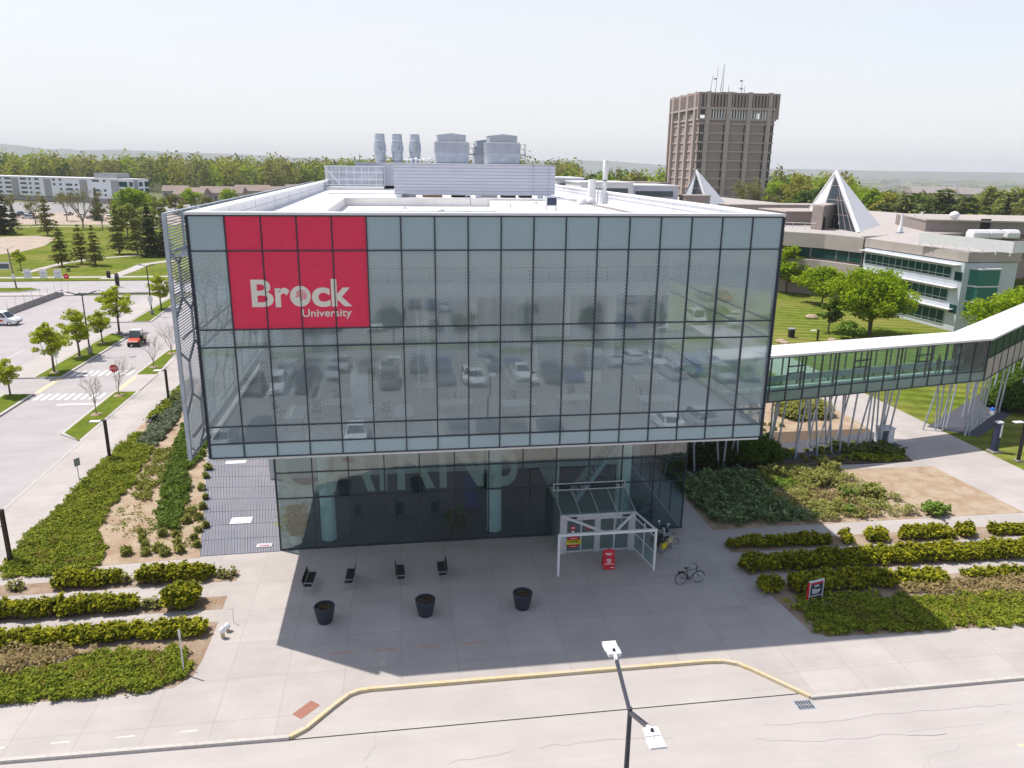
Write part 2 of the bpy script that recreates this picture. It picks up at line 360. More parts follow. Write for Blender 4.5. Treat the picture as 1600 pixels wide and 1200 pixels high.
def vnoise(P, s, seed=0):
    """smooth value noise on (n,2), 0..1"""
    rs = np.random.RandomState(seed); T = rs.rand(64, 64); q = P*s; i = np.floor(q).astype(int); f = q-i; f = f*f*(3-2*f); a = lambda dx, dy: T[(i[:, 0]+dx) % 64, (i[:, 1]+dy) % 64]
    return (a(0, 0)*(1-f[:, 0])+a(1, 0)*f[:, 0])*(1-f[:, 1])+(a(0, 1)*(1-f[:, 0])+a(1, 1)*f[:, 0])*f[:, 1]
def cover(name, poly, m, h=.35, dens=140, size=.16, seed=1, lump=1.1, up=.6, z0=0., thresh=None, aspect=2.2, bias=(0, 0, 0), soft=.5):
    """low ground cover over a bed: sprays of foliage on a bumpy surface"""
    P = scatter(poly, dens, seed); b = vnoise(P, lump, seed)*.65+vnoise(P, lump*3, seed+1)*.35
    if thresh is not None: k = b > thresh+np.random.RandomState(seed).normal(size=len(P))*.05; P, b = P[k], b[k]
    # thin towards the bed's edge
    rs = np.random.RandomState(seed+5); z = z0+h*(.10+.95*b)*rs.uniform(.3, 1.15, len(P))
    C = np.column_stack([P, z]); D = np.column_stack([rs.normal(size=len(P)), rs.normal(size=len(P)), rs.uniform(0, .8, len(P))])
    return tag(leaf_obj(name, C, size, m, None, up, aspect, seed, D), kind='stuff')
def shrub_mass(path, wdt, h, seed, dens=420, ragged=.25):
    """leaf points over a clipped-ragged hedge along a path of (x,y)"""
    rs = np.random.RandomState(seed); C = []; core = MB(); path = [np.array(p, float) for p in path]
    for a, b in zip(path, path[1:]):
        L = np.linalg.norm(b-a); nl = max(1, int(L/.42)); d = (b-a)/L; pr = np.array((-d[1], d[0]))
        for i in range(nl):
            for sgn in (-.27, .27):
                c = a+d*L*(i+.5+rs.uniform(-.3, .3))/nl+pr*wdt*(sgn+rs.uniform(-.1, .1)); rr = wdt*.36*rs.uniform(.8, 1.25); hh = h*rs.uniform(1-ragged, 1+ragged*.5)
                n = int(dens*rr*(rr+hh)*2.2); u = rs.normal(size=(n, 3)); u /= np.linalg.norm(u, axis=1)[:, None]; u[:, 2] = np.abs(u[:, 2])*1.0-.12
                k = rs.uniform(.72, 1.12, n)[:, None]
                base = np.array((c[0], c[1], hh*.45))+u*k*np.array((rr*1.15, rr*1.15, hh*.55)); ns = max(6, n//13); sp_ = base[:ns]+np.column_stack([np.zeros((ns, 2)), rs.uniform(-.02, .16, ns)*(u[:ns, 2] > .2)])
                pick = rs.randint(0, ns, n); C.append(np.where(rs.rand(n)[:, None] < .72, sp_[pick]+rs.normal(size=(n, 3))*np.array((.055, .055, .065))*(.6+wdt*.5), base))
                core.lathe([(rr*.5, 0.), (rr*.72, hh*.3), (rr*.62, hh*.6), (rr*.25, hh*.82)], (c[0], c[1], 0), 7)
    C = np.concatenate(C); C[:, 2] = np.maximum(C[:, 2], .03); return C, core
def hedge(path, wdt, h, m, label, seed, cat='hedge', name='clipped_hedge', size=.13, dens=420, group=None, ragged=.25, core_m=None):
    c0 = np.mean(np.array(path), 0); C, core = shrub_mass([np.array(p)-c0 for p in path], wdt, h, seed, dens, ragged)
    o = thing(name, label, cat, (c0[0], c0[1], 0), group=group)
    leaf_obj('foliage', C, size, m, o, .7, 1.7, seed); core.build('branches', core_m or MATS['twig'], o, smooth=True); return o
# ------------------------------------------------------------------ palette
paving('plaza_concrete', (.45, .407, .376), 2.55, 2.75, .85, 1.15, .011, .68, stain=.24)
paving('walk_concrete', (.455, .415, .387), 0, 2.9, 0, .4, .012, .72)
paving('road_concrete', (.455, .417, .39), 0, 0, crack=True, stain=.12)
paving('asphalt', (.40, .368, .358), 0, 0, crack=True, stain=.2)
paving('lot_asphalt', (.30, .285, .275), 0, 0, crack=True, stain=.25)
paving('roof_membrane', (.84, .82, .80), 2.0, 0, .3, 0, .012, .78, stain=.22)
mat('kerb', (.47, .44, .40), .85, .12, 6)
mat('kerb_yellow', (.58, .47, .27), .7, .14, 5, c2=(.54, .47, .35), big=1.1)
mat('mark_white', (.70, .69, .67), .6, .15, 8, c2=(.52, .5, .48), big=2.2)
mat('mark_tan', (.62, .49, .33), .7, .12, 5)
mat('mark_orange', (.52, .27, .17), .7, .2, 9)
mat('red_plate', (.34, .16, .11), .7, .15, 12, bump=.4, bscale=30)
mat('lawn', (.125, .165, .024), .95, .38, .8, bump=.9, bscale=9, c2=(.20, .205, .05), big=.09, spec=0)
mat('verge', (.11, .148, .022), .95, .28, 2.2, bump=.9, bscale=14, c2=(.15, .185, .024), big=.5, spec=0)
mat('field', (.10, .12, .035), .95, .3, .02, c2=(.16, .15, .075), big=.006)
mat('mulch', (.30, .205, .135), .95, .35, 9, bump=1., bscale=26, c2=(.40, .31, .23), big=.7)
mat('mulch_pale', (.44, .345, .245), .95, .28, 9, bump=1., bscale=24, c2=(.36, .25, .165), big=.8)
mat('soil_dark', (.12, .085, .06), .95, .3, 9, bump=1., bscale=24)
mat('sand', (.40, .32, .25), .95, .15, .3)
mat('shade_toned_gravel', (.075, .077, .095), .95, .2, 8)  # gravel darkened: the footbridge's shade is put into its colour
mat('crown_recess_shade', (.13, .10, .09), .9, .1, 2)  # crown wall darkened: shade between the fins is put into its colour
mat('twig', (.10, .07, .045), .9, .3, 8)
mat('bark', (.13, .10, .075), .9, .3, 9, bump=.5)
mat('bark_grey', (.24, .20, .165), .9, .2, 8)
mat('bark_pine', (.15, .095, .065), .9, .3, 8)
leafmat('leaf_maple', (.27, .33, .02), (.54, .55, .05), .4)
leafmat('leaf_linden', (.16, .26, .012), (.40, .48, .022), .38, clump=.45)
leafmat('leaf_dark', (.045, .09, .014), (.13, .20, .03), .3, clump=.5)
leafmat('leaf_pale', (.20, .23, .05), (.34, .36, .10), .35)
leafmat('leaf_yellow', (.24, .24, .035), (.38, .35, .07), .35, clump=.2)
leafmat('leaf_olive', (.15, .15, .045), (.28, .26, .09), .3, clump=.15)
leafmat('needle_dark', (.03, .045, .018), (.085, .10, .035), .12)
leafmat('needle', (.06, .09, .022), (.19, .21, .055), .15)
leafmat('needle_olive', (.12, .125, .028), (.27, .25, .06), .15)
leafmat('yew', (.035, .065, .008), (.46, .43, .022), .25, clump=1.3)
leafmat('juniper', (.075, .125, .010), (.34, .36, .035), .22, clump=1.0)
leafmat('juniper_tip', (.15, .12, .02), (.25, .20, .05), .22, clump=1.0)
leafmat('grass_blue', (.11, .14, .09), (.21, .24, .16), .25, clump=1.2)
leafmat('grass_tuft', (.17, .20, .035), (.36, .34, .10), .3)
leafmat('grass_tuft_dry', (.07, .055, .03), (.15, .11, .06), .2)
leafmat('grass_green', (.08, .135, .025), (.23, .30, .06), .3, clump=.8)
leafmat('shrub_gold', (.18, .20, .045), (.40, .39, .12), .3, clump=.9)
leafmat('shrub_broad', (.07, .12, .045), (.30, .39, .18), .25, clump=.9)
leafmat('shrub_tan', (.24, .185, .08), (.42, .32, .15), .25, clump=1.0)
leafmat('shrub_bright', (.13, .22, .03), (.24, .33, .06), .3, clump=1.0)
mat('mullion', (.042, .050, .066), .45, .15, 4)
mat('cap_white', (.72, .71, .71), .45, .05, 2)
mat('panel_white', (.66, .67, .70), .5, .07, .6)
mat('panel_lilac', (.50, .51, .58), .5, .05, .5)
mat('steel_grey', (.36, .38, .43), .45, .10, 1.5, metal=.2)
mat('steel_white', (.72, .72, .73), .5, .06, 2)
mat('galv', (.42, .46, .52), .42, .16, 1.2, metal=.35)
mat('alu', (.62, .62, .64), .4, .06, 3, metal=.3)
mat('wall_inner', (.82, .79, .73), .85, .06, .6)
mat('floor_inner', (.14, .145, .155), .55, .15, .8)
mat('ceiling_inner', (.88, .88, .86), .9, .04, 1)
mat('upper_floor', (.62, .60, .57), .6, .12, .8)
mat('column_inner', (.90, .89, .85), .7, .06, 1)
mat('desk_white', (.82, .82, .80), .5, .05, 2)
mat('wood_inner', (.30, .19, .105), .6, .2, 2)
mat('blue_inner', (.03, .06, .25), .6, .1, 2)
mat('chair_dark', (.05, .045, .05), .6, .2, 3)
mat('dark_gap', (.02, .02, .022), .8, .2, 2)
mat('black_metal', (.022, .020, .022), .45, .2, 5)
mat('brown_metal', (.035, .020, .017), .5, .2, 5)
mat('navy_pot', (.035, .040, .055), .55, .12, 6)
mat('pole_grey', (.075, .08, .10), .4, .15, 3, metal=.3)
mat('lamp_head', (.74, .74, .75), .45, .04, 3)
mat('lens', (.55, .55, .56), .2, .05, 3)
mat('red_sign', (.56, .018, .035), .45, .06, 4)
mat('red_paint', (.55, .07, .035), .35, .1, 3)
mat('white_paint', (.76, .76, .77), .3, .03, 2)
mat('yellow_sign', (.66, .56, .02), .5, .05, 5)
mat('navy_sign', (.035, .045, .09), .4, .1, 4)
mat('cream_film', (.74, .68, .60), .6, .06, 2)
mat('tyre', (.018, .018, .019), .85, .2, 6)
mat('rim', (.45, .45, .46), .35, .08, 6, metal=.6)
mat('carglass', (.018, .022, .028), .06, .1, 3, spec=.8)
mat('blue_plastic', (.02, .12, .55), .4, .1, 5)
mat('concrete_old', (.30, .27, .255), .9, .2, 1.6, bump=.3)
mat('brick_brown', (.35, .268, .242), .9, .08, 1.5, bump=.3, bscale=20)
mat('brick_roof', (.27, .225, .205), .9, .1, .8)
mat('brick_dark', (.31, .255, .23), .9, .10, 1.5)
mat('brick_pale', (.46, .38, .345), .9, .08, .6)
mat('fascia', (.40, .35, .315), .85, .08, .4)
mat('roof_gravel', (.41, .37, .34), .95, .14, 1.2, bump=.3)
mat('office_panel', (.52, .56, .60), .4, .05, .5)
mat('res_white', (.74, .76, .78), .7, .05, .1)
mat('res_grey', (.30, .30, .31), .7, .1, .1)
mat('roof_brown', (.26, .20, .17), .9, .15, .1)
mat('house_wall', (.42, .36, .32), .9, .1, .1)
mat('tan_paint', (.50, .40, .25), .4, .1, 5)
mat('skin', (.50, .30, .22), .6, .05, 8)
mat('cloth_dark', (.03, .035, .05), .9, .2, 12)
mat('cloth_jacket', (.05, .055, .07), .9, .2, 12)
mat('hair', (.03, .02, .015), .7, .2, 12)
glassmat('glass_clear', (.57, .76, .78), .13)
glassmat('glass_green', (.36, .58, .48), .04, body=(.30, .40, .35), bodyfac=.55)
glassmat('glass_vest', (.58, .74, .74), .03, body=(.36, .48, .48), bodyfac=.22)
glassmat('glass_bridge', (.66, .86, .78), .02, body=(.20, .32, .27), bodyfac=.10)
glassmat('glass_slate', (.1, .15, .17), .02, body=(.05, .07, .085), bodyfac=.7)
glassmat('glass_bay', (.1, .3, .25), .03, body=(.06, .24, .19), bodyfac=.65)
glassmat('glass_dark', (.05, .13, .115), .0, body=(.015, .075, .065), bodyfac=.72)
glassmat('glass_far', (.12, .18, .18), .10, body=(.10, .14, .15), bodyfac=.6)
def facade_mats():
    for nm, red in (('frit_glass', 0), ('frit_red', 1)):
        m, t, out = nodes(nm); q = NT(t); P = q.pos(); s = q.n('SeparateXYZ'); q.l(P, s.inputs[0]); X, Z = s.outputs['X'], s.outputs['Z']
        u = q.math('ADD', X, s.outputs['Y'])
        k = 2*math.pi/.125
        dots = q.math('MULTIPLY', q.math('SINE', q.math('MULTIPLY', u, k)), q.math('SINE', q.math('MULTIPLY', Z, k*.72)))
        # share of the pane that is printed, by height up the wall: spandrels almost solid, vision bands open
        zr = q.math('DIVIDE', q.math('SUBTRACT', Z, 8.81), 11.06)
        cov = q.ramp(zr, [(0, .93), (.062, .93), (.064, .38), (.137, .36), (.139, .33), (.30, .35), (.46, .48), (.48, .46), (.55, .38), (.62, .36), (.72, .54), (.86, .72), (.864, .90), (1, .93)])
        # scattered clusters of a coarser print
        cl = q.noise(P, .75, 2, .5)
        cov = q.math('ADD', cov, q.math('MULTIPLY', q.math('SUBTRACT', cl, .5), .35))
        th = q.math('SUBTRACT', 1., q.math('MULTIPLY', cov, 2.))
        frit = q.math('MULTIPLY_ADD', q.math('SUBTRACT', dots, th), 1.6, .5); frit.node.use_clamp = True
        tr = q.n('BsdfTransparent'); tr.inputs[0].default_value = (.93, .98, .97, 1)
        gl = q.n('BsdfGlossy'); gl.inputs['Roughness'].default_value = .003; gl.inputs[0].default_value = (.84, .95, 1., 1)
        wob = q.n('Bump'); wob.inputs['Strength'].default_value = .02; wob.inputs['Distance'].default_value = .05; q.l(q.noise(P, .8, 2), wob.inputs['Height']); q.l(wob.outputs[0], gl.inputs['Normal'])
        ti = q.n('CombineXYZ'); q.l(q.math('FLOOR', q.math('DIVIDE', X, 1.5)), ti.inputs[0]); q.l(q.math('FLOOR', q.math('DIVIDE', Z, 1.9)), ti.inputs[1])
        wn = q.n('TexWhiteNoise', noise_dimensions='2D'); q.l(ti.outputs[0], wn.inputs['Vector'])
        v1 = q.n('VectorMath', operation='SUBTRACT'); q.l(wn.outputs['Color'], v1.inputs[0]); v1.inputs[1].default_value = (.5, .5, .5)
        v2 = q.n('VectorMath', operation='MULTIPLY_ADD'); q.l(v1.outputs[0], v2.inputs[0]); v2.inputs[1].default_value = (.012, 0, .012); q.l(wob.outputs[0], v2.inputs[2])
        v3 = q.n('VectorMath', operation='NORMALIZE'); q.l(v2.outputs[0], v3.inputs[0]); q.l(v3.outputs[0], gl.inputs['Normal'])
        fac = schlick(q, .225)
        m1 = q.n('MixShader'); q.l(fac, m1.inputs[0]); q.l(tr.outputs[0], m1.inputs[1]); q.l(gl.outputs[0], m1.inputs[2])
        d = q.n('BsdfPrincipled'); d.inputs['Roughness'].default_value = .25; d.inputs['Specular IOR Level'].default_value = .6
        if red:
            wv = q.noise(P, 2.5, 4); c = q.ramp(wv, [(.3, (.70, .014, .075)), (.7, (.78, .02, .09))]); lin = q.math('LESS_THAN', q.math('FRACT', q.math('MULTIPLY', Z, 9.)), .22)
            q.l(q.mix(q.math('MULTIPLY', lin, .12), c, (.5, .02, .06)), d.inputs['Base Color']); q.l(d.outputs[0], out.inputs[0])
        else:
            d.inputs['Base Color'].default_value = (.345, .445, .485, 1)
            m2 = q.n('MixShader'); q.l(frit, m2.inputs[0]); q.l(m1.outputs[0], m2.inputs[1]); q.l(d.outputs[0], m2.inputs[2]); one_side(q, m2.outputs[0], out)
m_, t_, o_ = nodes('lobby_film'); q_ = NT(t_); d_ = q_.n('BsdfDiffuse'); d_.inputs[0].default_value = (.72, .70, .60, 1); x_ = q_.n('BsdfTransparent'); mx_ = q_.n('MixShader'); mx_.inputs[0].default_value = .42; q_.l(x_.outputs[0], mx_.inputs[1]); q_.l(d_.outputs[0], mx_.inputs[2]); q_.l(mx_.outputs[0], o_.inputs[0])
t_ = MATS['lawn'].node_tree; q_ = NT(t_); pb = [n for n in t_.nodes if n.type == 'BSDF_PRINCIPLED'][0]; src = pb.inputs['Base Color'].links[0].from_socket
sp_ = q_.n('SeparateXYZ'); q_.l(q_.pos(), sp_.inputs[0]); st_ = q_.math('SINE', q_.math('ADD', q_.math('MULTIPLY', q_.math('ADD', q_.math('MULTIPLY', sp_.outputs['X'], .35), sp_.outputs['Y']), 2.6), q_.math('MULTIPLY', q_.noise(q_.pos(), .15, 3), 3.)))
q_.l(q_.mix(1., src, q_.ramp(q_.math('MULTIPLY_ADD', st_, .5, .5), [(.35, .80), (.65, 1.08)]), 'MULTIPLY'), pb.inputs['Base Color'])
facade_mats()
M = MATS
# ------------------------------------------------------------------ ground, roads, walks
def sheet(name, poly, z, m, z0=-.35): return struct(MB().prism([tuple(p) for p in poly], z0, z), name, M[m])
g = MB(); n_ = 64
rings = [0, 150, 850, 1500, 6000, 16000, 40000]; ringz = [0, -.36, -.36, -66, -70, -72, -75]
g.add([(0, 0, -.36)]+[(r*math.cos(2*math.pi*i/n_), r*math.sin(2*math.pi*i/n_), z_) for r, z_ in zip(rings[1:], ringz[1:]) for i in range(n_)],
      [(0, 1+i, 1+(i+1) % n_) for i in range(n_)]+[(1+k*n_+i, 1+(k+1)*n_+i, 1+(k+1)*n_+(i+1) % n_, 1+k*n_+(i+1) % n_) for k in range(len(rings)-2) for i in range(n_)])
struct(g, 'ground', M['field'])
RZ = -.13
sheet('front_road', [(-80, -16.8), (110, -16.8), (110, -8), (-80, -8)], RZ, 'road_concrete')
sheet('layby', [(3.6, -8.0), (27, -8.0), (27, -5), (3.6, -5)], RZ-.004, 'walk_concrete')
sheet('side_road', [(-26.75, -8.0), (-17.25, -8.0), (-17.25, 29), (-19.6, 31), (-19.6, 107), (-26.75, 107)], RZ, 'asphalt')
sheet('left_lot', [(-140, -8.0), (-33, -8.0), (-33, 104), (-140, 104)], RZ, 'asphalt')
sheet('left_lot_link', [(-33, 43.2), (-26.75, 43.2), (-26.75, 49.4), (-33, 49.4)], RZ, 'asphalt')
sheet('left_lot_link', [(-33, 71.5), (-26.75, 71.5), (-26.75, 79.5), (-33, 79.5)], RZ, 'asphalt')
sheet('far_road', [(-160, 107), (20, 107), (20, 121.5), (-160, 121.5)], RZ, 'asphalt')
# raised walks
sheet('left_walk', [(-33, -8.0), (-29.8, -8.0), (-29.8, 43.2), (-33, 43.2)], 0, 'walk_concrete')
sheet('left_walk', [(-33, 49.4), (-29.7, 49.4), (-29.5, 71.5), (-33, 71.5)], 0, 'walk_concrete')
sheet('left_walk', [(-33, 79.5), (-29.5, 79.5), (-29.5, 107), (-33, 107)], 0, 'walk_concrete')
sheet('lot_end_walk', [(-140, 104), (-46, 104), (-46, 107), (-140, 107)], 0, 'walk_concrete')
plaza = [(-17.2, -8.05), (4.1, -8.3), (5.6, -6.6), (6.3, -5.9), (7.1, -5.7), (22.6, -5.72), (23.6, -5.85), (24.3, -6.35), (26., -8.7), (110, -8.75), (110, 7.1), (56, 13.6), (55.6, 70), (50.6, 70), (49.5, 21), (48.6, 16.4), (28, 16.4), (28, 62), (-17.0, 62), (-17.0, 43), (-17.2, 28.6)]
sheet('plaza', plaza, 0, 'plaza_concrete')
sheet('walk_beside_road', [(-19.6, 31.0), (-17.2, 29.0), (-17.0, 62), (-16, 107), (-19.4, 107)], -.003, 'walk_concrete')
sheet('behind_walk', [(-19.4, 62), (28, 62), (28, 107), (-19.4, 107)], -.006, 'walk_concrete')
# near side of the front road (mirrored in the glass front)
sheet('lot_verge', [(-80, -20.5), (110, -20.5), (110, -16.8), (-80, -16.8)], 0, 'verge')
sheet('mirrored_lot', [(-80, -130), (110, -130), (110, -20.5), (-80, -20.5)], RZ, 'lot_asphalt')
sheet('lot_island', [(-60, -61), (80, -61), (80, -57.5), (-60, -57.5)], 0, 'verge')
sheet('lot_sand', [(-80, -175), (110, -175), (110, -130), (-80, -130)], -.05, 'sand')
# lawns
sheet('right_lawn', [(54.6, 13.2), (110, 6.5), (190, 6.5), (190, 260), (28, 260), (28, 61), (54.6, 69)], -.004, 'lawn')
sheet('inner_lawn', [(28, 24), (49.7, 24), (50.6, 62), (28, 62)], .006, 'lawn')
sheet('left_lawn', [(-400, 127.2), (40, 127.2), (40, 330), (-400, 330)], -.02, 'lawn')
sheet('far_verge', [(-160, 121.5), (20, 121.5), (20, 125.2), (-160, 125.2)], 0, 'verge')
sheet('far_walk', [(-160, 125.2), (20, 125.2), (20, 127.2), (-160, 127.2)], .0, 'walk_concrete')
sheet('far_car_park', [(-330, 262), (20, 262), (20, 420), (-330, 420)], -.01, 'sand')
sheet('far_plain_lot', [(-330, 330), (20, 330), (20, 420), (-330, 420)], 0, 'lot_asphalt')
# strips of grass with kerbs along the side road
def strip(poly, nm='grass_strip'):
    struct(MB().prism(poly, -.35, .0), 'kerb_strip', M['kerb'])
    c = np.mean(poly, 0); inn = [tuple(c+(np.array(p)-c)*np.array((1-.32/max(1.5, abs(p[0]-c[0])*1.), 1-.16/max(1, abs(p[1]-c[1]))))) for p in poly]
    struct(MB().prism(inn, -.1, .03), nm, M['verge'])
strip([(-19.6, 30.6), (-17.25, 28.6), (-17.05, 43.0), (-19.5, 43.0)])
strip([(-19.5, 49.4), (-16.95, 49.4), (-17.9, 61.5), (-19.2, 60.8)])
strip([(-29.7, 49.4), (-26.65, 49.4), (-26.3, 69), (-28.9, 71.5), (-29.4, 71.5)])
strip([(-29.8, -8), (-26.85, -8), (-26.85, 43.2), (-29.8, 43.2)])
strip([(-29.4, 79.5), (-26.4, 79.5), (-27.0, 93), (-29.4, 101)])
strip([(-130, 108.5), (-56, 108.5), (-54, 111), (-56, 113), (-130, 113)])
# dirt patch, paths on the left lawn
def ribbon(name, pts, wd, m, z=.01):
    mb = MB(); P = [np.array(p[:2]) for p in pts]
    L, Rr = [], []
    for i, p in enumerate(P):
        d = (P[min(i+1, len(P)-1)]-P[max(i-1, 0)]); d /= np.linalg.norm(d); n = np.array((-d[1], d[0]))*wd/2; L.append(p+n); Rr.append(p-n)
    for i in range(len(P)-1): mb.add([(*L[i], z), (*Rr[i], z), (*Rr[i+1], z), (*L[i+1], z), (*L[i], z-.1), (*Rr[i], z-.1), (*Rr[i+1], z-.1), (*L[i+1], z-.1)], [(0, 1, 2, 3), (0, 4, 5, 1), (3, 2, 6, 7)])
    return struct(mb, name, M[m])
sheet('dirt_patch', G2((-40, 372), (60, 368), (88, 372), (70, 384), (30, 394), (-40, 402)), .0, 'sand')
ribbon('lawn_path', G2((40, 426), (100, 411), (150, 404), (215, 399), (262, 392)), 2.0, 'walk_concrete')
ribbon('lawn_path', G2((165, 436), (205, 422), (225, 413), (270, 407)), 2.6, 'walk_concrete')
ribbon('lawn_path', G2((-60, 358), (60, 354), (170, 353), (260, 356)), 2.5, 'walk_concrete')
# painted markings
mk = MB()
for y0, y1 in ((41.2, 43.3), (50.0, 52.2)):
    for i in range(9): x = -26.3+i*.72; mk.box(x, x+.38, y0-.15*i/9, y1-.1*i/9, RZ-.02, RZ+.004)
mk.box(-23.4, -19.7, 39.3, 39.75, RZ-.02, RZ+.004)
for x in np.arange(-70, -34, 2.8):
    for y0 in (14, 36, 58): mk.box(x, x+.1, y0, y0+5, RZ-.02, RZ+.004)
struct(mk, 'road_markings', M['mark_white'])
mk = MB()
for x in (-26.65-.5, -19.45): mk.box(x, x+.55, 43.6, 49.1, -.2, RZ+.012 if x < -20 else .006)
struct(mk, 'tactile_strip', M['mark_tan'])
mk = MB().box(33, 70, -13.0, -12.85, RZ-.02, RZ+.004).box(33, 70, -12.6, -12.45, RZ-.02, RZ+.004); struct(mk, 'centre_line', M['mark_tan'])
mk = MB()
for i in range(4): mk.box(5.2+i*2.05, 6.2+i*2.05, -3.08, -3.0, -.02, .004)
struct(mk, 'orange_survey_marks', M['mark_orange'])
mk = MB()
for i in range(4): mk.box(-7.6+i*2.4, -6.9+i*2.4, -7.55, -7.48, -.02, .004)
struct(mk, 'sidewalk_marks', M['mark_white'])
# kerbs along the front road: plain at both ends, yellow round the lay-by
def kerb(pts, name, m, wd=.18, top=.012):
    mb = MB(); P = [np.array(p) for p in pts]
    for a, b in zip(P, P[1:]): mb.bar((*a, (top-.3)/2), (*b, (top-.3)/2), wd, top+.3)
    return struct(mb, name, M[m])
kerb([(-60, -8.0), (-17.3, -8.05), (4.0, -8.32)], 'kerb', 'kerb')
kerb([(26.1, -8.75), (110, -8.8)], 'kerb', 'kerb')
kerb([(4.0, -8.32), (4.6, -7.9), (5.6, -6.66), (6.2, -6.0), (6.6, -5.82), (7.1, -5.75), (22.5, -5.76), (23.3, -5.84), (23.9, -6.1), (24.4, -6.6), (26.1, -8.72)], 'yellow_kerb', 'kerb_yellow', .17, .016)
kerb([(-17.2, -8), (-17.2, 28.8)], 'kerb', 'kerb', .16)
kerb([(-80, -16.8), (110, -16.8)], 'kerb', 'kerb')
gu = MB().box(3.6, 27, -8.42, -8.36, RZ-.02, RZ+.003); struct(gu, 'gutter_joint', M['dark_gap'])
def crack(pts, seed):
    rs = np.random.RandomState(seed); out = []
    for (a, b) in zip(pts, pts[1:]):
        n = max(2, int(math.hypot(b[0]-a[0], b[1]-a[1])/.5))
        for i in range(n): t = i/n; out.append((a[0]+(b[0]-a[0])*t+rs.normal()*.06, a[1]+(b[1]-a[1])*t+rs.normal()*.05))
    return out
for i, pts in enumerate((G2((840, 1166), (905, 1156), (1000, 1150), (1075, 1148)), G2((1190, 1128), (1300, 1122), (1420, 1108), (1600, 1096)), G2((700, 1190), (760, 1176), (830, 1168)), G2((1180, 1150), (1290, 1155), (1380, 1143), (1500, 1146)))):
    ribbon('road_crack', crack([tuple(p) for p in pts], i), .022, 'concrete_old', RZ+.004)
for i, (x0, x1, y0, y1) in enumerate(((-9, -4.5, -12.5, -10.4), (29, 32.5, -11.8, -10.2), (9, 11, -14.6, -12))): struct(MB().box(x0, x1, y0, y1, RZ-.02, RZ+.004), 'road_patch', M['walk_concrete'])
# ------------------------------------------------------------------ beds
def bed(poly, m, z=.012): return struct(MB().prism([tuple(p) for p in poly], -.05, z), 'planting_bed', M[m])
bed([(-13.9, 4.15), (-.45, 4.3), (-.45, 5.45), (-13.9, 5.3)], 'mulch')
bed([(-13.9, 1.55), (-.6, 1.5), (-.6, 2.75), (-13.9, 2.7)], 'mulch')
jf = [(-13.9, -4.6), (-8.3, -4.85), (-4.2, -4.9), (-1.4, -4.65), (-.75, -3.9), (-.6, -2.7), (-.55, .35), (-13.9, .4)]
bed(jf, 'mulch')
jl = [(-13.9, 7.7), (-13.2, 6.1), (-10.5, 6.1), (-8.0, 6.9), (-3.0, 7.2), (-6.3, 23.3), (-8.7, 36), (-10.5, 46), (-13.3, 46), (-13.9, 20)]
bed(jl, 'mulch_pale')
bed([(28.05, 4.0), (60, 3.7), (60, 5.25), (28.05, 5.3)], 'mulch')
bed([(27.9, 1.35), (60, .95), (60, 2.55), (27.9, 2.8)], 'mulch')
jr = [(28.1, .2), (60, -.1), (60, -5.2), (45, -5.1), (39.8, -5.0), (33, -4.9), (29.4, -4.75), (28.6, -4.3)]
bed(jr, 'mulch')
gar = [(28.1, 6.95), (50.1, 6.9), (49.4, 15.3), (28.1, 15.9)]
bed(gar, 'mulch_pale')
bed([(27.9, 16.7), (48.5, 16.6), (49.2, 20.2), (27.9, 20.4)], 'soil_dark')
bed([(28, 20.4), (49.4, 20.4), (49.6, 24.2), (28, 24.2)], 'soil_dark', .008)
bed([(36, 24.2), (49.6, 24.2), (50.3, 40), (34, 40)], 'mulch_pale', .014)
# ------------------------------------------------------------------ the glass building
ZR = [19.87, 18.37, 14.89, 14.08, 10.33, 9.50, 8.81]
BW, BL, GY = 27., 98., 7.5
B = thing('glass_building', 'long glass fronted building whose upper storeys overhang the plaza, red banner at one corner', 'building')
for i in range(18):
    for k in range(6):
        red = 1 <= i <= 4 and k < 2
        MB().box(1.5*i+.03, 1.5*i+1.47, 0, .03, ZR[k+1]+.03, ZR[k]-.03).build('red_glass_panel' if red else 'glass_panel', M['frit_red' if red else 'frit_glass'], B)
mm = MB()
for i in range(19):
    x = 1.5*i; wd = .055
    if 1 <= i <= 5 and i not in (1, 5): mm.box(x-.02, x+.02, -.035, .1, ZR[2], ZR[0]); mm.box(x-.0275, x+.0275, -.05, .12, ZR[6], ZR[2])
    else: mm.box(x-wd/2, x+wd/2, -.05, .12, ZR[6], ZR[0])
for k, z in enumerate(ZR):
    h = .055
    mm.box(0, 27, -.042, .11, z-h/2, z+h/2)
mm.box(-.09, .0, -.05, .35, ZR[6], ZR[0]); mm.box(27., 27.09, -.05, .35, ZR[6], ZR[0])
for x in (-.055, 27.055):      # toothed edge trims at the corners
    for j in range(64): mm.box(x-.05, x+.05, -.075, -.05, 8.9+j*.172, 8.98+j*.172)
mm.build('mullion_grid', M['mullion'], B)
mb = MB().box(-.1, 27.1, -.09, .62, 19.91, 20.02).box(-.1, .62, .62, BL, 19.91, 20.02).box(26.38, 27.1, .62, BL, 19.91, 20.02).box(.62, 26.38, BL-.62, BL, 19.91, 20.02)
mb.build('parapet_cap', M['cap_white'], B)
mb = MB().box(.02, .55, .3, BL, 18.2, 19.91).box(26.45, 26.98, .3, BL, 18.2, 19.91).box(.55, 26.45, .3, .55, 18.2, 19.91).box(.55, 26.45, BL-.55, BL-.02, 18.2, 19.91)
mb.build('parapet', M['panel_white'], B)
mb = MB()
for s, x in ((1, .556), (-1, 26.444)):
    for y in np.arange(6, BL, 7.5): mb.box(x-.008, x+.008, y, y+.03, 19.06, 19.9)
    mb.box(x-.012, x+.012, 1, BL-8, 19.52, 19.56)
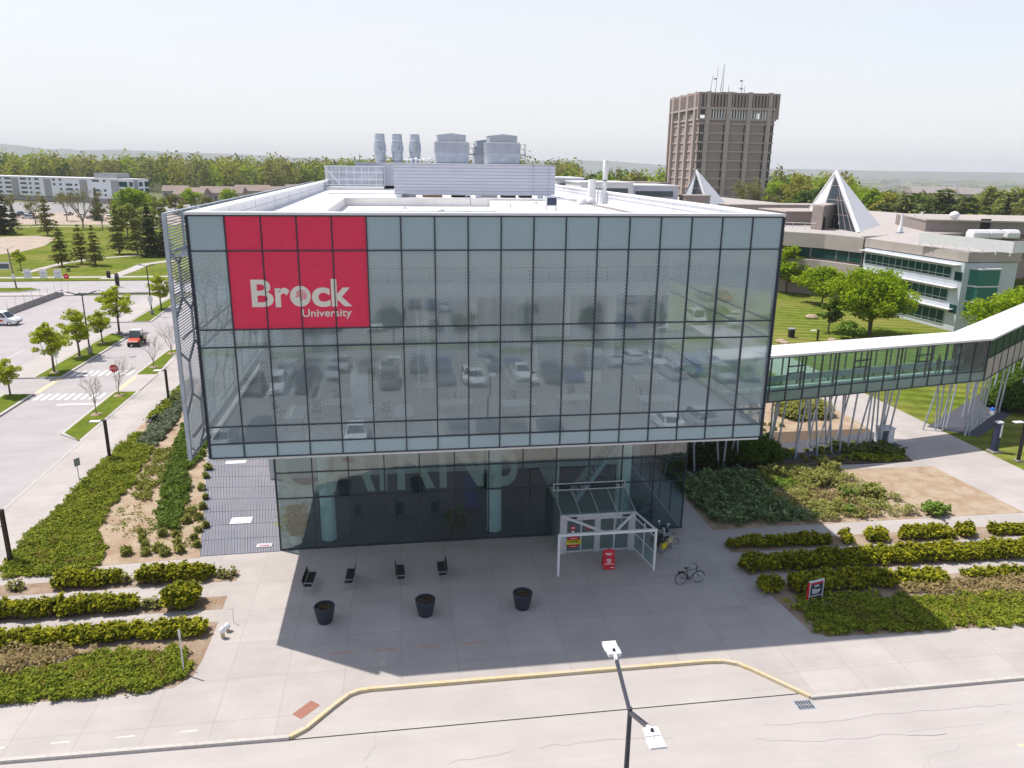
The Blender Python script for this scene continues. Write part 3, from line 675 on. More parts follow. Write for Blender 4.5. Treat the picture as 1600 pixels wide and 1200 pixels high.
mb.build('parapet_rail', M['steel_grey'], B)
# roof deck: a raised margin round a shallow well
dk = MB().box(.55, 4.3, .55, BL-.55, 18.3, 19.05).box(4.3, 26.45, 36.5, BL-.55, 18.3, 19.05).box(17.2, 23.2, 18.2, 36.5, 18.3, 18.98)
dk.prism([(17.5, 18.2), (23.2, 18.2), (23.2, .55), (20.6, .55)], 18.3, 18.95).box(23.2, 26.45, .55, 36.5, 18.3, 19.05)
dk.box(4.3, 23.2, .55, 36.5, 18.2, 18.42).build('roof_deck', M['roof_membrane'], B)
MB().box(4.2, 26.4, 36.3, 36.62, 19.05, 19.17).box(2.0, 9.6, 47, 47.12, 19.05, 19.2).box(4.1, 4.32, 8, 36.3, 19.05, 19.15).build('roof_kerb', M['cap_white'], B)
# sides, back, underside
fr = MB()
for x in (.0, 26.97):
    sd = MB()
    for i in range(int((BL-.4)/1.6)):
        for k in range(6): sd.box(x, x+.03, .4+1.6*i, .4+1.6*i+1.55, ZR[k+1]+.03, ZR[k]-.03)
    sd.build('side_glazing', M['frit_glass'], B)
for x in (.04, 26.86):
    for z in ZR: fr.box(x-.07+.07*(x > 1), x+.07+.04*(x > 1)*0, .36, BL, z-.04, z+.04)
fr.build('side_rails', M['mullion'], B)
MB().box(0, 27, BL-.02, BL+.1, 0, 19.9).build('rear_wall', M['panel_white'], B)
MB().box(.02, 26.98, .13, BL-.1, 8.62, 8.82).build('soffit', M['panel_white'], B)
# upper floors inside: a tall hall behind the glass, the top floor set back with a white slab edge
MB().box(.1, 26.9, .35, 30, 8.84, 9.42).box(.1, 26.9, 14.4, 30, 13.9, 14.6).build('floor_slab', M['upper_floor'], B)
MB().box(.1, 26.9, 14.3, 14.4, 13.85, 14.7).build('slab_edge', M['ceiling_inner'], B)
MB().box(.1, 26.9, .45, 30, 18.19, 18.28).box(.1, 26.9, 14.4, 30, 13.8, 13.89).build('ceiling', M['ceiling_inner'], B)
pw = MB().box(.1, 26.9, 22., 22.2, 9.42, 13.8).box(.1, 26.9, 17.5, 17.7, 14.6, 18.19).box(.12, .2, 14.4, 22, 9.42, 18.1).box(26.8, 26.88, 14.4, 22, 9.42, 18.1)
for x, h in ((2.2, 2.6), (9.8, 4.38), (16.8, 2.4)): pw.box(x, x+.12, 9, 22, 9.42, 9.42+h)
pw.build('inner_wall', M['wall_inner'], B)
MB().box(5.2, 9.7, 10.5, 10.7, 9.42, 12.6).box(12.5, 13.6, 13.0, 13.1, 9.42, 13.0).box(19, 21, 12, 12.1, 9.42, 11.6).build('inner_panels', M['tan_paint'], B)
for r_, (y, xs) in enumerate(((15.1, np.arange(1.0, 26.6, 3.15)), (18.4, np.arange(2.4, 26.6, 3.15)))):
    for x in xs: MB().lathe([(.36, 9.42), (.36, 13.8)], (x, y, 0), 14).build('inner_column', M['column_inner'], B, smooth=True)
rl = MB()
for x in np.arange(.4, 26.8, 1.3): rl.box(x-.02, x+.02, 14.35, 14.39, 14.7, 15.7)
rl.box(.2, 26.8, 14.34, 14.4, 15.66, 15.72).build('hall_balustrade', M['mullion'], B)
for i, (x, y, w_, d_) in enumerate(((3.6, 2.6, .9, 2.0), (5.7, 4.2, 1.6, 1.0), (7.0, 2.4, 1.0, 2.0), (8.9, 2.2, .9, 1.9), (11.6, 3.4, 1.8, .9), (14.9, 3.0, 1.8, .9), (18.0, 3.6, 1.8, .9), (22.4, 3.0, 1.8, .9), (2.4, 6.3, 1.6, .9), (10.5, 6.8, 1.8, .9), (16.0, 7.2, 1.8, .9), (23.3, 7.2, 1.8, .9))):
    dsk = thing('desk', ('pale desk' if i % 2 else 'white topped desk')+' seen through the glass, '+['behind the lower left panes', 'under the red banner', 'left of a white cabinet', 'with a bright top', 'beside the screen', 'mid floor below the parked car reflections', 'right of the middle of the hall', 'near the lower right corner', 'farther back at the left end of the hall', 'farther back left of the middle', 'farther back right of the middle', 'farther back at the right end'][i], 'desk', (x, y, 9.42), group='desks behind the glass front')
    MB().box(-w_/2, w_/2, -d_/2, d_/2, .70, .75).build('desk_top', M['desk_white'], dsk)
    lg = MB()
    for a in (-1, 1):
        for b in (-1, 1): lg.box(a*(w_/2-.05)-.025, a*(w_/2-.05)+.025, b*(d_/2-.05)-.025, b*(d_/2-.05)+.025, 0, .7)
    lg.build('leg_frame', M['steel_grey'], dsk)
def office_chair():
    o = thing('office_chair', '', 'chair'); MB().box(-.24, .24, -.24, .24, .42, .5).build('seat', M['chair_dark'], o, bevel=.03); MB().bar((0, .24, .55), (0, .3, 1.0), .44, .06, up=(0, 1, .2)).build('backrest', M['chair_dark'], o); MB().tube((0, 0, .08), (0, 0, .42), .03).bar((-.28, 0, .06), (.28, 0, .06), .05, .05).bar((0, -.28, .06), (0, .28, .06), .05, .05).build('base', M['steel_grey'], o); return o
oc = office_chair()
for i, (x, y) in enumerate(((4.5, 3.4), (2.7, 3.5), (5.6, 5.2), (8.0, 3.2), (11.4, 4.4), (14.6, 4.1), (18.2, 4.6), (22.1, 4.0), (10.2, 7.9), (16.4, 8.2))): put(oc, (x, y, 9.42), i*1.1, 'dark office chair among the desks behind the glass front', 'chairs behind the glass front')
for i, (x, y) in enumerate(((6.6, 5.4), (1.5, 8.2), (12.9, 10.), (20.4, 9.))):
    cb = thing('cabinet', ['tall white cabinet behind the glass below the banner', 'tall wooden cabinet behind the lowest panes at the left corner', 'tall wooden cabinet in the middle of the hall behind the glass', 'white cabinet behind the right half of the glass'][i], 'cabinet', (x, y, 9.42), group='cabinets behind the glass front')
    MB().box(-.45, .45, -.25, .25, .06, 2.1).box(-.4, .4, -.2, .2, 0, .06).build('carcass', M['desk_white' if i in (0, 3) else 'wood_inner'], cb)
    for s in (-1, 1): MB().box(.01 if s > 0 else -.43, .43 if s > 0 else -.01, -.27, -.25, .1, 2.06).build('door', M['desk_white' if i in (0, 3) else 'wood_inner'], cb)
# ground floor glazing, 12 bays
GX = np.linspace(1.52, 26.2, 13); GZ = [0.03, 3.3, 4.9, 6.6, 8.62]
for i in range(12):
    for k in range(4):
        if i == 8 or i == 9:
            if k == 0: continue
        MB().box(GX[i]+.03, GX[i+1]-.03, GY, GY+.025, GZ[k]+.03, GZ[k+1]-.03).build('lobby_glass_panel', M['glass_clear'], B)
mm = MB()
for i in range(13): mm.box(GX[i]-.03, GX[i]+.03, GY-.03, GY+.13, 3.3 if i == 9 else 0, 8.62)
for z in GZ[1:4]: mm.box(GX[0], GX[12], GY-.022, GY+.12, z-.03, z+.03)
mm.box(GX[0], 17.9, GY-.022, GY+.12, 0, .08); mm.box(22.2, GX[12], GY-.022, GY+.12, 0, .08)
mm.build('lobby_mullion_grid', M['mullion'], B)
# skewed left side wall of the lobby and the straight right one
sw = MB(); sm = MB(); gw = lambda t: np.array((1.5-2.62*t, 7.55+15.6*t, 0))
for i in range(8):
    a, b = gw(i/8+.004), gw((i+1)/8-.004)
    for k in range(4): sw.bar((a[0], a[1], (GZ[k]+GZ[k+1])/2), (b[0], b[1], (GZ[k]+GZ[k+1])/2), .025, GZ[k+1]-GZ[k]-.06)
    sm.bar((*gw(i/8)[:2], 0), (*gw(i/8)[:2], 8.62), .06, .1)
for z in GZ[1:4]: sm.bar((*gw(0)[:2], z), (*gw(1)[:2], z), .05, .06)
for i in range(8):
    y = GY+.15+i*2.1
    for k in range(4): sw.box(26.19, 26.215, y+.03, y+2.07, GZ[k]+.03, GZ[k+1]-.03)
    sm.box(26.16, 26.24, y+2.07, y+2.13, 0, 8.62)
for z in GZ[1:4]: sm.box(26.16, 26.235, GY+.15, 24.3, z-.03, z+.03)
sw.build('lobby_side_glass', M['glass_clear'], B); sm.build('lobby_side_mullions', M['mullion'], B)
MB().prism([(1.5, 7.56), (26.1, 7.6), (26.1, 24), (-1.1, 24)], -.1, .02).build('lobby_floor', M['floor_inner'], B)
MB().box(-.8, 26.1, 18.5, 18.7, .02, 8.6).box(19., 19.15, 12, 18.5, .02, 4).build('lobby_wall', M['wall_inner'], B)
for x in (4.2, 14.35, 22.6): MB().lathe([(.45, .02), (.45, 8.6)], (x, 8.75, 0), 20).build('lobby_column', M['column_inner'], B, smooth=True)
# a mezzanine balustrade and stair behind the glass
MB().box(5, 19, 13.0, 18.4, 4.0, 4.3).build('mezzanine', M['wall_inner'], B)
st = MB().bar((20.3, 12, .1), (25.8, 16.5, 4.2), .15, .35).bar((20.3, 13.6, .1), (25.8, 18.1, 4.2), .15, .35)
for i in range(18):
    t = i/18; st.box(20.3+5.5*t, 20.3+5.5*t+.3, 12+4.5*t, 13.6+4.5*t, .15+4.1*t, .2+4.1*t)
st.build('stair', M['panel_white'], B)
rl = MB()
for i in range(12): rl.tube((5+i*1.27, 13., 4.3), (5+i*1.27, 13., 5.35), .02, n=5)
rl.tube((5, 13, 5.35), (19, 13, 5.35), .03, n=6).build('balustrade', M['steel_grey'], B)
# name letters on the lobby glass, set across the first seven bays
lt, av = text_mesh('CAIRNS', 6.2, 'lobby_letters', M['lobby_film'], B, off=.035, ext=.006)
wx = av[:, 0].max()-av[:, 0].min(); s = 14.0/wx
n = len(lt.data.vertices); co = av.copy(); co[:, 0] = (co[:, 0]-co[:, 0].min())*s; lt.data.vertices.foreach_set('co', co.ravel()); lt.location = (1.62, GY+.05, 3.55); lt.rotation_euler = (R(90), 0, 0)
# interior odds and ends of the lobby
pl = thing('potted_plant', 'leafy pot plant standing inside the lobby glass by the middle column', 'plant', (11.9, 8.5, .02))
MB().lathe([(.22, 0), (.3, .5), (.26, .5), (.2, .42)], n=14).build('pot', M['navy_pot'], pl, smooth=True)
leaf_obj('foliage', np.random.RandomState(3).normal(size=(260, 3))*np.array((.3, .3, .3))+np.array((0, 0, 1.0)), .22, M['leaf_dark'], pl, .3, 2.2)
pl = thing('potted_plant', 'white flecked pot plant in the sunlit lobby corner at the left', 'plant', (2.3, 8.35, .02))
MB().lathe([(.3, 0), (.38, .6), (.33, .6), (.28, .5)], n=14).build('pot', M['desk_white'], pl, smooth=True)
leaf_obj('foliage', np.random.RandomState(4).normal(size=(320, 3))*np.array((.32, .3, .45))+np.array((0, 0, 1.45)), .24, M['leaf_pale'], pl, .3, 2.4)
ch = thing('banner_stand', 'tall blue banner stand inside the dark lobby behind the glass', 'banner stand', (13.2, 11.5, .02))
MB().box(-.45, .45, -.02, .02, .1, 2.6).build('banner_panel', M['blue_inner'], ch); MB().box(-.5, .5, -.2, .2, 0, .1).build('foot', M['black_metal'], ch)
# ------------------------------------------------------------------ lettering on the red corner
L = thing('banner_lettering', 'cream lettering with fingerprint emblem across the red glass corner', 'lettering', (0, -.012, 0))
o, av = text_mesh('Br ck', 1.0, 'letters', M['cream_film'], L, off=.028, ext=.003)
bpy.data.objects.remove(o)
def letter_row(txt, x0, x1, base, cap, name, off, m):
    o, av = text_mesh(txt, 1.0, name, m, L, off=off, ext=.003)
    ref, ar = text_mesh('B', 1.0, 'ref', m, None, off=off); hz = ar[:, 1].max()-max(0, ar[:, 1].min()); bpy.data.objects.remove(ref)
    co = av.copy(); co[:, 0] = (co[:, 0]-co[:, 0].min())/(co[:, 0].max()-co[:, 0].min())*(x1-x0); co[:, 1] *= cap/hz
    o.data.vertices.foreach_set('co', co.ravel()); o.location = (x0, 0, base); o.rotation_euler = (R(90), 0, 0); return o
letter_row('B', 2.39, 3.33, 15.93, 1.19, 'letter', .018, M['cream_film'])
letter_row('r', 3.40, 4.03, 15.93, 1.19, 'letter', .03, M['cream_film'])
letter_row('c', 4.99, 5.79, 15.93, 1.19, 'letter', .03, M['cream_film'])
letter_row('k', 5.84, 6.74, 15.93, 1.19, 'letter', .03, M['cream_film'])
dsc = MB(); N_ = 40
dsc.add([(4.49+.45*math.cos(2*math.pi*i/N_), y, 16.36+.47*math.sin(2*math.pi*i/N_)) for y in (-.003, .003) for i in range(N_)], [tuple(range(N_)), tuple(range(2*N_-1, N_-1, -1))]+[(i, N_+i, N_+(i+1) % N_, (i+1) % N_) for i in range(N_)])
dsc.build('letter', M['cream_film'], L)
fp = MB(); ca, sa = math.cos(R(-32)), math.sin(R(-32))
for j in range(5):
    r = .05+.06*j; a0, a1 = (-.5, 3.4+.1*j) if j < 3 else (.15, 2.9)
    pts = []
    for i in range(15):
        t = a0+(a1-a0)*i/14; u, v = r*.85*math.cos(t), r*1.15*math.sin(t)-.06; pts.append((4.49+u*ca-v*sa, -.005, 16.36+u*sa+v*ca))
    for a, b in zip(pts, pts[1:]): fp.bar(a, b, .006, .027, up=(0, 0, 1))
fp.build('fingerprint_emblem', M['frit_red'], L)
letter_row('University', 4.53, 6.70, 15.43, .345, 'small_letters', .012, M['cream_film'])
# ------------------------------------------------------------------ slatted screen standing off the left side
S = thing('slatted_screen', 'pale grey slatted metal screen with hexagonal tube frame standing off the left side', 'screen', (-1.03, .23, 8.7))
SL = 62.; sl_ = MB()
for j in range(88): z = .05+j*.127; sl_.box(-.012, .03, 0, SL, z, z+.045)
sl_.build('slats', M['steel_grey'], S)
hx = MB(); hw, ha, hb_ = 1.3, 1.55, .72; HP = 2*(ha+hb_)
def hseg(ya, za, yb, zb):
    if yb < -.01 or yb > SL+.01: return
    t0, t1 = 0., 1.
    if zb != za: t0 = max(0., (0-za)/(zb-za)); t1 = min(1., (11.2-za)/(zb-za))
    if t1 > t0+.02: hx.tube((.1, ya+(yb-ya)*t0, za+(zb-za)*t0), (.1, ya+(yb-ya)*t1, za+(zb-za)*t1), .058, n=6)
for c in range(int(SL/hw)+1):
    for r_ in range(-1, 4):
        y = c*hw; z = r_*HP+(c % 2)*HP/2+.6
        hseg(y, z, y, z+ha); hseg(y, z+ha, y+hw, z+ha+hb_); hseg(y, z+ha, y-hw, z+ha+hb_)
hx.build('hexagon_frame', M['galv'], S)
ed = MB().box(-.05, .12, -.06, .06, 0, 11.25).box(-.04, .1, 0, SL, 11.2, 11.26).box(-.04, .1, 0, SL, -.02, .05); ed.build('edge_frame', M['galv'], S)
for z, zz in ((9.6, 9.75), (5.6, 6.4), (.9, 2.1)):
    for y in np.arange(.6, SL, 6.2): MB().bar((.1, y, z), (1.0, y+.3, zz), .07, .1).build('stand_off_strut', M['steel_grey'], S)
MB().box(.12, 1.0, .5, SL, 9.35, 9.42).build('catwalk', M['alu'], S)
# ------------------------------------------------------------------ ventilation grating on the ground
gr = thing('ventilation_grating', 'large blue grey bar grating set in the ground beside the lobby', 'grating', (0, 0, 0))
Q = [np.array(p) for p in ((-3.0, 7.35), (1.46, 7.45), (-1.15, 23.1), (-6.2, 23.6))]
MB().prism([tuple(q) for q in Q], -.2, -.06).build('pit', M['dark_gap'], gr)
bb = MB(); nb = 48
for i in range(nb+1):
    t = i/nb; a = Q[0]+(Q[1]-Q[0])*t; b = Q[3]+(Q[2]-Q[3])*t; bb.bar((*a, -.005), (*b, -.005), .05, .07, 1 if i % 2 else 0)
for j in range(9):
    t = j/8; a = Q[0]+(Q[3]-Q[0])*t; b = Q[1]+(Q[2]-Q[1])*t; bb.bar((*a, -.012), (*b, -.012), .05, .05)
leafy = mat('grating_steel', (.07, .095, .15), .6, .25, .9, c2=(.10, .12, .17), big=.35)
leafy2 = mat('grating_bright', (.12, .15, .23), .55, .22, .9, c2=(.17, .19, .26), big=.3)
bb.build('bars', [leafy, leafy2], gr)
for i, (a, b) in enumerate((((-4.6, 21.9), (-3.1, 22.7)), ((-2.2, 11.4), (-.9, 12.3)))):
    t = thing('white_cover_plate', ['white cover plate on the far end of the bar grating', 'white cover plate on the near half of the bar grating'][i], 'plate', (*a, .03))
    tag(t, group='white plates on the grating'); MB().box(0, b[0]-a[0], 0, b[1]-a[1], 0, .02).build('plate', M['white_paint'], t, bevel=.005)
    MB().lathe([(.05, .02), (.05, .035)], (.12, .12, 0), 10).build('lifting_ring', M['steel_grey'], t)
t = thing('warning_plate', 'small white plate lying on the grating near the lobby corner', 'plate', (.0, 8.0, .03)); MB().box(0, .9, 0, .45, 0, .03).build('plate', M['alu'], t, bevel=.005); MB().box(.15, .75, .1, .2, .03, .034).build('strip', M['red_sign'], t)
# ------------------------------------------------------------------ entrance vestibule, door frame and canopy
V_ = thing('entrance_vestibule', 'glass vestibule with white framed sliding doors at the lobby front', 'entrance', (0, 0, 0))
X0, X1, YF = 17.95, 22.2, 5.15
f = MB().box(X0-.15, X0+.22, YF-.1, YF+.12, 0, 2.5).box(X1-.22, X1+.15, YF-.1, YF+.12, 0, 2.5).box(X0+.22, X1-.22, YF-.12, YF+.12, 2.16, 2.5)
f.box(19.93, 20.2, YF-.06, YF+.1, 0, 2.16).build('door_frame', M['alu'], V_, bevel=.01)
dx = [X0+.22, 19.08, 19.93, 20.2, 21.1, X1-.22]
for k, (a, b) in enumerate(((dx[0], dx[1]), (dx[1], dx[2]), (dx[3], dx[4]), (dx[4], dx[5]))):
    yy = YF+(.0 if k in (0, 3) else .045)
    d_ = MB().box(a, a+.05, yy-.02, yy+.02, .02, 2.16).box(b-.05, b, yy-.02, yy+.02, .02, 2.16).box(a+.05, b-.05, yy-.02, yy+.02, .02, .14).box(a+.05, b-.05, yy-.02, yy+.02, 2.08, 2.16).box(a+.05, b-.05, yy-.018, yy+.018, 1.08, 1.14).build('sliding_door', M['alu'], V_)
    MB().box(a+.05, b-.05, yy-.006, yy+.006, .14, 2.08).build('pane', M['glass_vest'], d_)
sg = MB()
for x in (X0-.1, X1+.1): sg.box(x-.012, x+.012, YF+.12, GY-.05, .08, 2.9)
sg.build('side_glass', M['glass_vest'], V_)
MB().slab((X0-.15, YF-.05, 2.52), (X1+.15, YF-.05, 2.52), (X1+.15, GY-.05, 3.0), (X0-.15, GY-.05, 3.0), .02).build('glass_roof', M['glass_vest'], V_)
f = MB().box(X0-.15, X1+.15, GY-.07, GY-.03, 3.0, 3.06).box(X0-.15, X1+.15, GY-.07, GY-.03, 3.42, 3.48).box(X0-.15, X0-.09, GY-.07, GY-.03, 3.06, 3.42).box(X1+.09, X1+.15, GY-.07, GY-.03, 3.06, 3.42)
for x in np.linspace(X0-.1, X1+.1, 5): f.bar((x, YF-.03, 2.55), (x, GY-.07, 3.02), .04, .05)
f.build('roof_frame', M['alu'], V_)
MB().box(18.3, 18.75, YF-.2, YF-.12, 2.28, 2.36).box(21.5, 21.95, YF-.2, YF-.12, 2.28, 2.36).build('door_sensor', M['black_metal'], V_)
def disc(mb, c, r, n=24, th=.006, mi=0, sq=1.):
    mb.add([(c[0]+r*math.cos(2*math.pi*i/n), c[1]+y, c[2]+r*sq*math.sin(2*math.pi*i/n)) for y in (-th, 0) for i in range(n)], [tuple(range(n)), tuple(range(2*n-1, n-1, -1))]+[(i, n+i, n+(i+1) % n, (i+1) % n) for i in range(n)], mi); return mb
t = thing('door_sticker', 'large round red sticker with a yellow band on the leftmost door', 'sticker', (18.62, YF-.03, .72))
disc(MB(), (0, 0, 0), .40).build('disc', M['red_sign'], t); MB().box(-.46, .46, -.02, -.008, -.16, .14).build('band', M['yellow_sign'], t)
o, a = text_mesh('COVID', .2, 'letters', M['black_metal'], t, .006, .002, 'CENTER'); o.location = (0, -.024, -.03); o.rotation_euler = (R(90), 0, 0)
MB().box(-.2, .2, -.012, -.007, .22, .25).box(-.17, .17, -.012, -.007, -.30, -.275).box(-.3, .3, -.024, -.021, -.12, -.10).build('small_print', M['white_paint'], t)
for i, x in enumerate((18.58, 19.5, 21.45)):
    t = thing('door_notice', ['small round red notice above the big sticker', 'small round red notice on the second door from the left', 'small round red notice on the right pair of doors'][i], 'sticker', (x, YF-.03+(.045 if i else 0), 1.62), group='round red notices on the doors')
    disc(MB(), (0, 0, 0), .16).build('disc', M['red_sign'], t); MB().box(-.1, .1, -.012, -.007, -.02, .05).build('print', M['white_paint'], t)
    if i != 1: MB().box(-.07, .07, -.008, -.002, -.36, -.19).build('paper', M['white_paint'], t)
C_ = thing('entrance_canopy_frame', 'open white steel frame with two posts in front of the doors', 'canopy frame', (0, 0, 0))
for x in (17.2, 22.75): MB().box(x-.06, x+.06, 2.54, 2.66, 0, 2.44).build('post', M['steel_white'], C_)
MB().box(17.14, 22.81, 2.53, 2.67, 2.44, 2.58).build('beam', M['steel_white'], C_)
MB().bar((17.95, YF-.15, 2.45), (19.8, 2.68, 2.5), .09, .12).bar((22.2, YF-.15, 2.45), (20.4, 2.68, 2.5), .09, .12).bar((19.75, 2.75, 2.5), (20.45, 2.75, 2.5), .1, .1).bar((22.3, YF, 2.45), (22.75, 2.67, 2.5), .07, .1).build('brace', M['steel_white'], C_)
gs = MB().bar((22.33, YF-.1, 1.1), (22.72, 2.72, 1.1), .012, 1.9); gs.build('glass_screen', M['glass_vest'], C_)
MB().bar((22.33, YF-.1, .14), (22.72, 2.72, .14), .04, .06).bar((22.33, YF-.1, 2.08), (22.72, 2.72, 2.08), .04, .06).bar((22.33, YF-.1, 1.1), (22.72, 2.72, 1.1), .03, .03).bar((22.52, 3.9, .1), (22.52, 3.9, 2.3), .05, .05).build('screen_rails', M['steel_white'], C_)
# ------------------------------------------------------------------ on the roof
def rp(px, py, y): return Yp(px, py, y)
ys = 40.
a, b = rp(617, 303, ys), rp(866, 301, ys); zt = rp(740, 258, ys)[2]; zb = a[2]
T = thing('roof_plant_screen', 'long lilac grey louvred screen wall raised on pads across the roof', 'screen', (a[0], ys, zb))
W_ = b[0]-a[0]; H_ = zt-zb; sc_ = MB()
for j in range(9): sc_.xprism([(0, j*H_/9+.012), (-.05, j*H_/9+.03), (-.03, (j+1)*H_/9-.012), (.03, (j+1)*H_/9-.012), (.03, j*H_/9+.012)], 0, W_)
sc_.box(0, W_, .03, .08, 0, H_).build('louvre_panel', M['panel_lilac'], T)
MB().box(-.04, .03, -.06, 9, 0, H_).box(W_-.03, W_+.04, -.06, 9, 0, H_).build('return_panel', M['panel_lilac'], T)
MB().box(-.04, W_+.04, -.07, .1, H_, H_+.05).box(W_-.62, W_-.58, -.075, -.05, 0, H_).box(W_-2.1, W_-2.06, -.075, -.05, 0, H_).box(W_-2.3, W_-1.9, -.1, .1, H_+.05, H_+.13).build('trim', M['steel_grey'], T)
for x in (.1, 7.6, 13.6, 18.6, W_-.9):
    if x < W_: MB().box(x, x+.55, -.1, .4, 19.0-zb, -.0).build('pad', M['panel_white'], T)
du = thing('roof_ductwork', 'dark ducts and pipes half hidden beneath the raised screen', 'ductwork', (a[0], ys+.8, 19.05))
for k, (x, w_, h_, m_) in enumerate(((.7, 1.3, .55, 'steel_grey'), (2.6, 1.9, .5, 'wood_inner'), (5.4, 1.8, .42, 'dark_gap'), (8.2, 1.6, .5, 'steel_grey'), (10.2, 1.4, .45, 'dark_gap'), (12, 1.2, .5, 'dark_gap'))): MB().box(x, x+w_, 0, 1.2, 0, h_).build('duct', M[m_], du, bevel=.03)
MB().tube((0, -.2, .3), (14.5, -.2, .3), .09).tube((4, .2, .42), (12, .2, .42), .06).build('pipe', M['galv'], du, smooth=True)
a2, b2 = rp(556, 285, 66), rp(862, 285, 66); zt2 = rp(600, 254.5, 66)[2]
ph = thing('roof_plant_house', 'plain lilac grey plant house behind the louvred screen', 'plant house', (a2[0], 66, 19.05))
MB().box(0, b2[0]-a2[0], 0, 22, .35, zt2-19.05-.05).build('wall', M['panel_lilac'], ph); MB().box(-.05, b2[0]-a2[0]+.05, -.05, 22.05, zt2-19.05-.05, zt2-19.05+.03).build('roof', M['panel_white'], ph); MB().box(.1, 3, .1, 21, 0, .35).build('plinth', M['dark_gap'], ph)
# white trellised skylight
p0, p1 = rp(508, 296, 60), rp(600, 297, 60); pt = rp(505, 259, 60)
K = thing('trellis_enclosure', 'white steel trellis enclosure with mesh panels on the back of the roof', 'enclosure', (p0[0], 60, 19.05)); Wk = p1[0]-p0[0]; Hk = pt[2]-19.05
fr = MB()
for x in np.linspace(0, Wk, 9): fr.bar((x, 0, .3), (x, 0, Hk-.1), .05, .05)
for z in (.3, .62, Hk*.45, Hk*.75, Hk): fr.bar((0, 0, z), (Wk, 0, z), .06, .08)
for y in np.linspace(0, 5, 6): fr.bar((0, y, Hk), (Wk, y, Hk), .05, .06); fr.bar((Wk, y, .3), (Wk, y, Hk), .05, .05); fr.bar((0, y, .3), (0, y, Hk), .05, .05)
fr.bar((0, -.05, Hk), (1.7, -.05, .7), .1, .12); fr.build('frame', M['steel_white'], K)
MB().box(0, Wk, -.1, 5, 0, .3).build('kerb', M['cap_white'], K); MB().box(.05, Wk-.05, 4.8, 4.9, .3, Hk).build('back_panel', M['galv'], K)
MB().box(Wk-.02, Wk+.05, .1, 4.9, .3, Hk-.08).build('side_panel', M['panel_white'], K)
mast = thing('weather_mast', 'thin weather mast standing on the plant house roof', 'mast', (*rp(562, 252, 68)[:2], zt2+.03)); MB().tube((0, 0, 0), (0, 0, 1.1), .02, n=5).build('pole', M['pole_grey'], mast); MB().tube((-.15, 0, .8), (.15, 0, .8), .015, n=5).lathe([(.04, 0), (.07, .1), (.03, .16)], (0, 0, .25), 8).build('sensors', M['pole_grey'], mast)
# exhaust stacks
q0, q1 = rp(585, 252, 74), rp(604, 252, 74); Rr = (q1[0]-q0[0])/2; ztop = rp(593, 209, 74)[2]; zb_ = zt2+.03; hs = ztop-zb_
def stack():
    o = thing('exhaust_stack', '', 'exhaust stack', group='exhaust stacks on the plant house')
    MB().lathe([(Rr*.75, 0), (Rr*.75, hs*.08), (Rr*.9, hs*.09), (Rr*.9, hs*.38)], n=22).build('base_drum', M['galv'], o, smooth=True)
    for k, z in enumerate((hs*.38, hs*.36)): MB().lathe([(Rr*1.0, z), (Rr*1.0, z+.05)], n=22).build('flange', M['steel_white'] if k == 0 else M['steel_grey'], o)
    body = MB(); n = 28; pr = [(1.04, .40), (1.02, .55), (.92, .70), (.82, .78), (.80, .80)]; pr2 = [(.78, .79), (.78, .99), (.72, 1.0), (.72, .82)]
    # two half shells with a lens shaped gap between them
    for a0, a1 in ((-math.pi/2, math.pi/2), (math.pi/2, 1.5*math.pi)):
        m_ = 12; vs = []
        for (r, z) in pr:
            gap = .30*math.sin(math.pi*min(1, max(0, (z-.40)/.38))); 
            for i in range(m_+1): t = a0+gap+(a1-a0-2*gap)*i/m_; vs.append((Rr*r*math.cos(t), Rr*r*math.sin(t), hs*z))
        body.add(vs, [(k*(m_+1)+i, k*(m_+1)+i+1, (k+1)*(m_+1)+i+1, (k+1)*(m_+1)+i) for k in range(len(pr)-1) for i in range(m_)])
    body.build('split_cone', M['galv'], o, smooth=True)
    MB().lathe([(Rr*.72, hs*.38), (Rr*.62, hs*.8)], n=14).build('inner_pipe', M['steel_white'], o, smooth=True)
    MB().lathe([(Rr*.86, hs*.77), (Rr*.78, hs), (Rr*.7, hs), (Rr*.7, hs*.8)], n=22, capb=False, capt=False).build('nozzle', M['galv'], o, smooth=True)
    MB().torus((0, 0, hs*.77), Rr*.88, .035, 'z', 22, 5).build('ring', M['steel_white'], o); return o
s0 = stack()
for i, px in enumerate((594, 621, 648.5)): put(s0, (rp(px, 240, 74)[0], 74, zb_), R(8), ['left one of the three split cone exhaust stacks on the roof', 'middle one of the three split cone exhaust stacks on the roof', 'right one of the three split cone exhaust stacks on the roof'][i])
# goose necks and small vents between stacks and towers
def vent(kind):
    o = thing('roof_vent', '', 'vent', group='small vents on the plant house')
    MB().lathe([(.16, 0), (.16, .45)], n=12).build('pipe', M['alu'], o, smooth=True)
    if kind: MB().lathe([(.24, .42), (.26, .56), (.12, .68)], n=12).build('hood', M['steel_white'], o, smooth=True)
    else: MB().lathe([(.2, .45), (.2, .55), (.05, .62)], n=12).build('hood', M['steel_white'], o, smooth=True)
    return o
v0 = vent(1)
for i, px in enumerate((636, 642, 650, 656, 662, 671)): put(v0, (*rp(px, 250, 70)[:2], zb_), 0, 'small white hooded vent between the stacks and the cooling towers', scale=.75+.12*(i % 3))
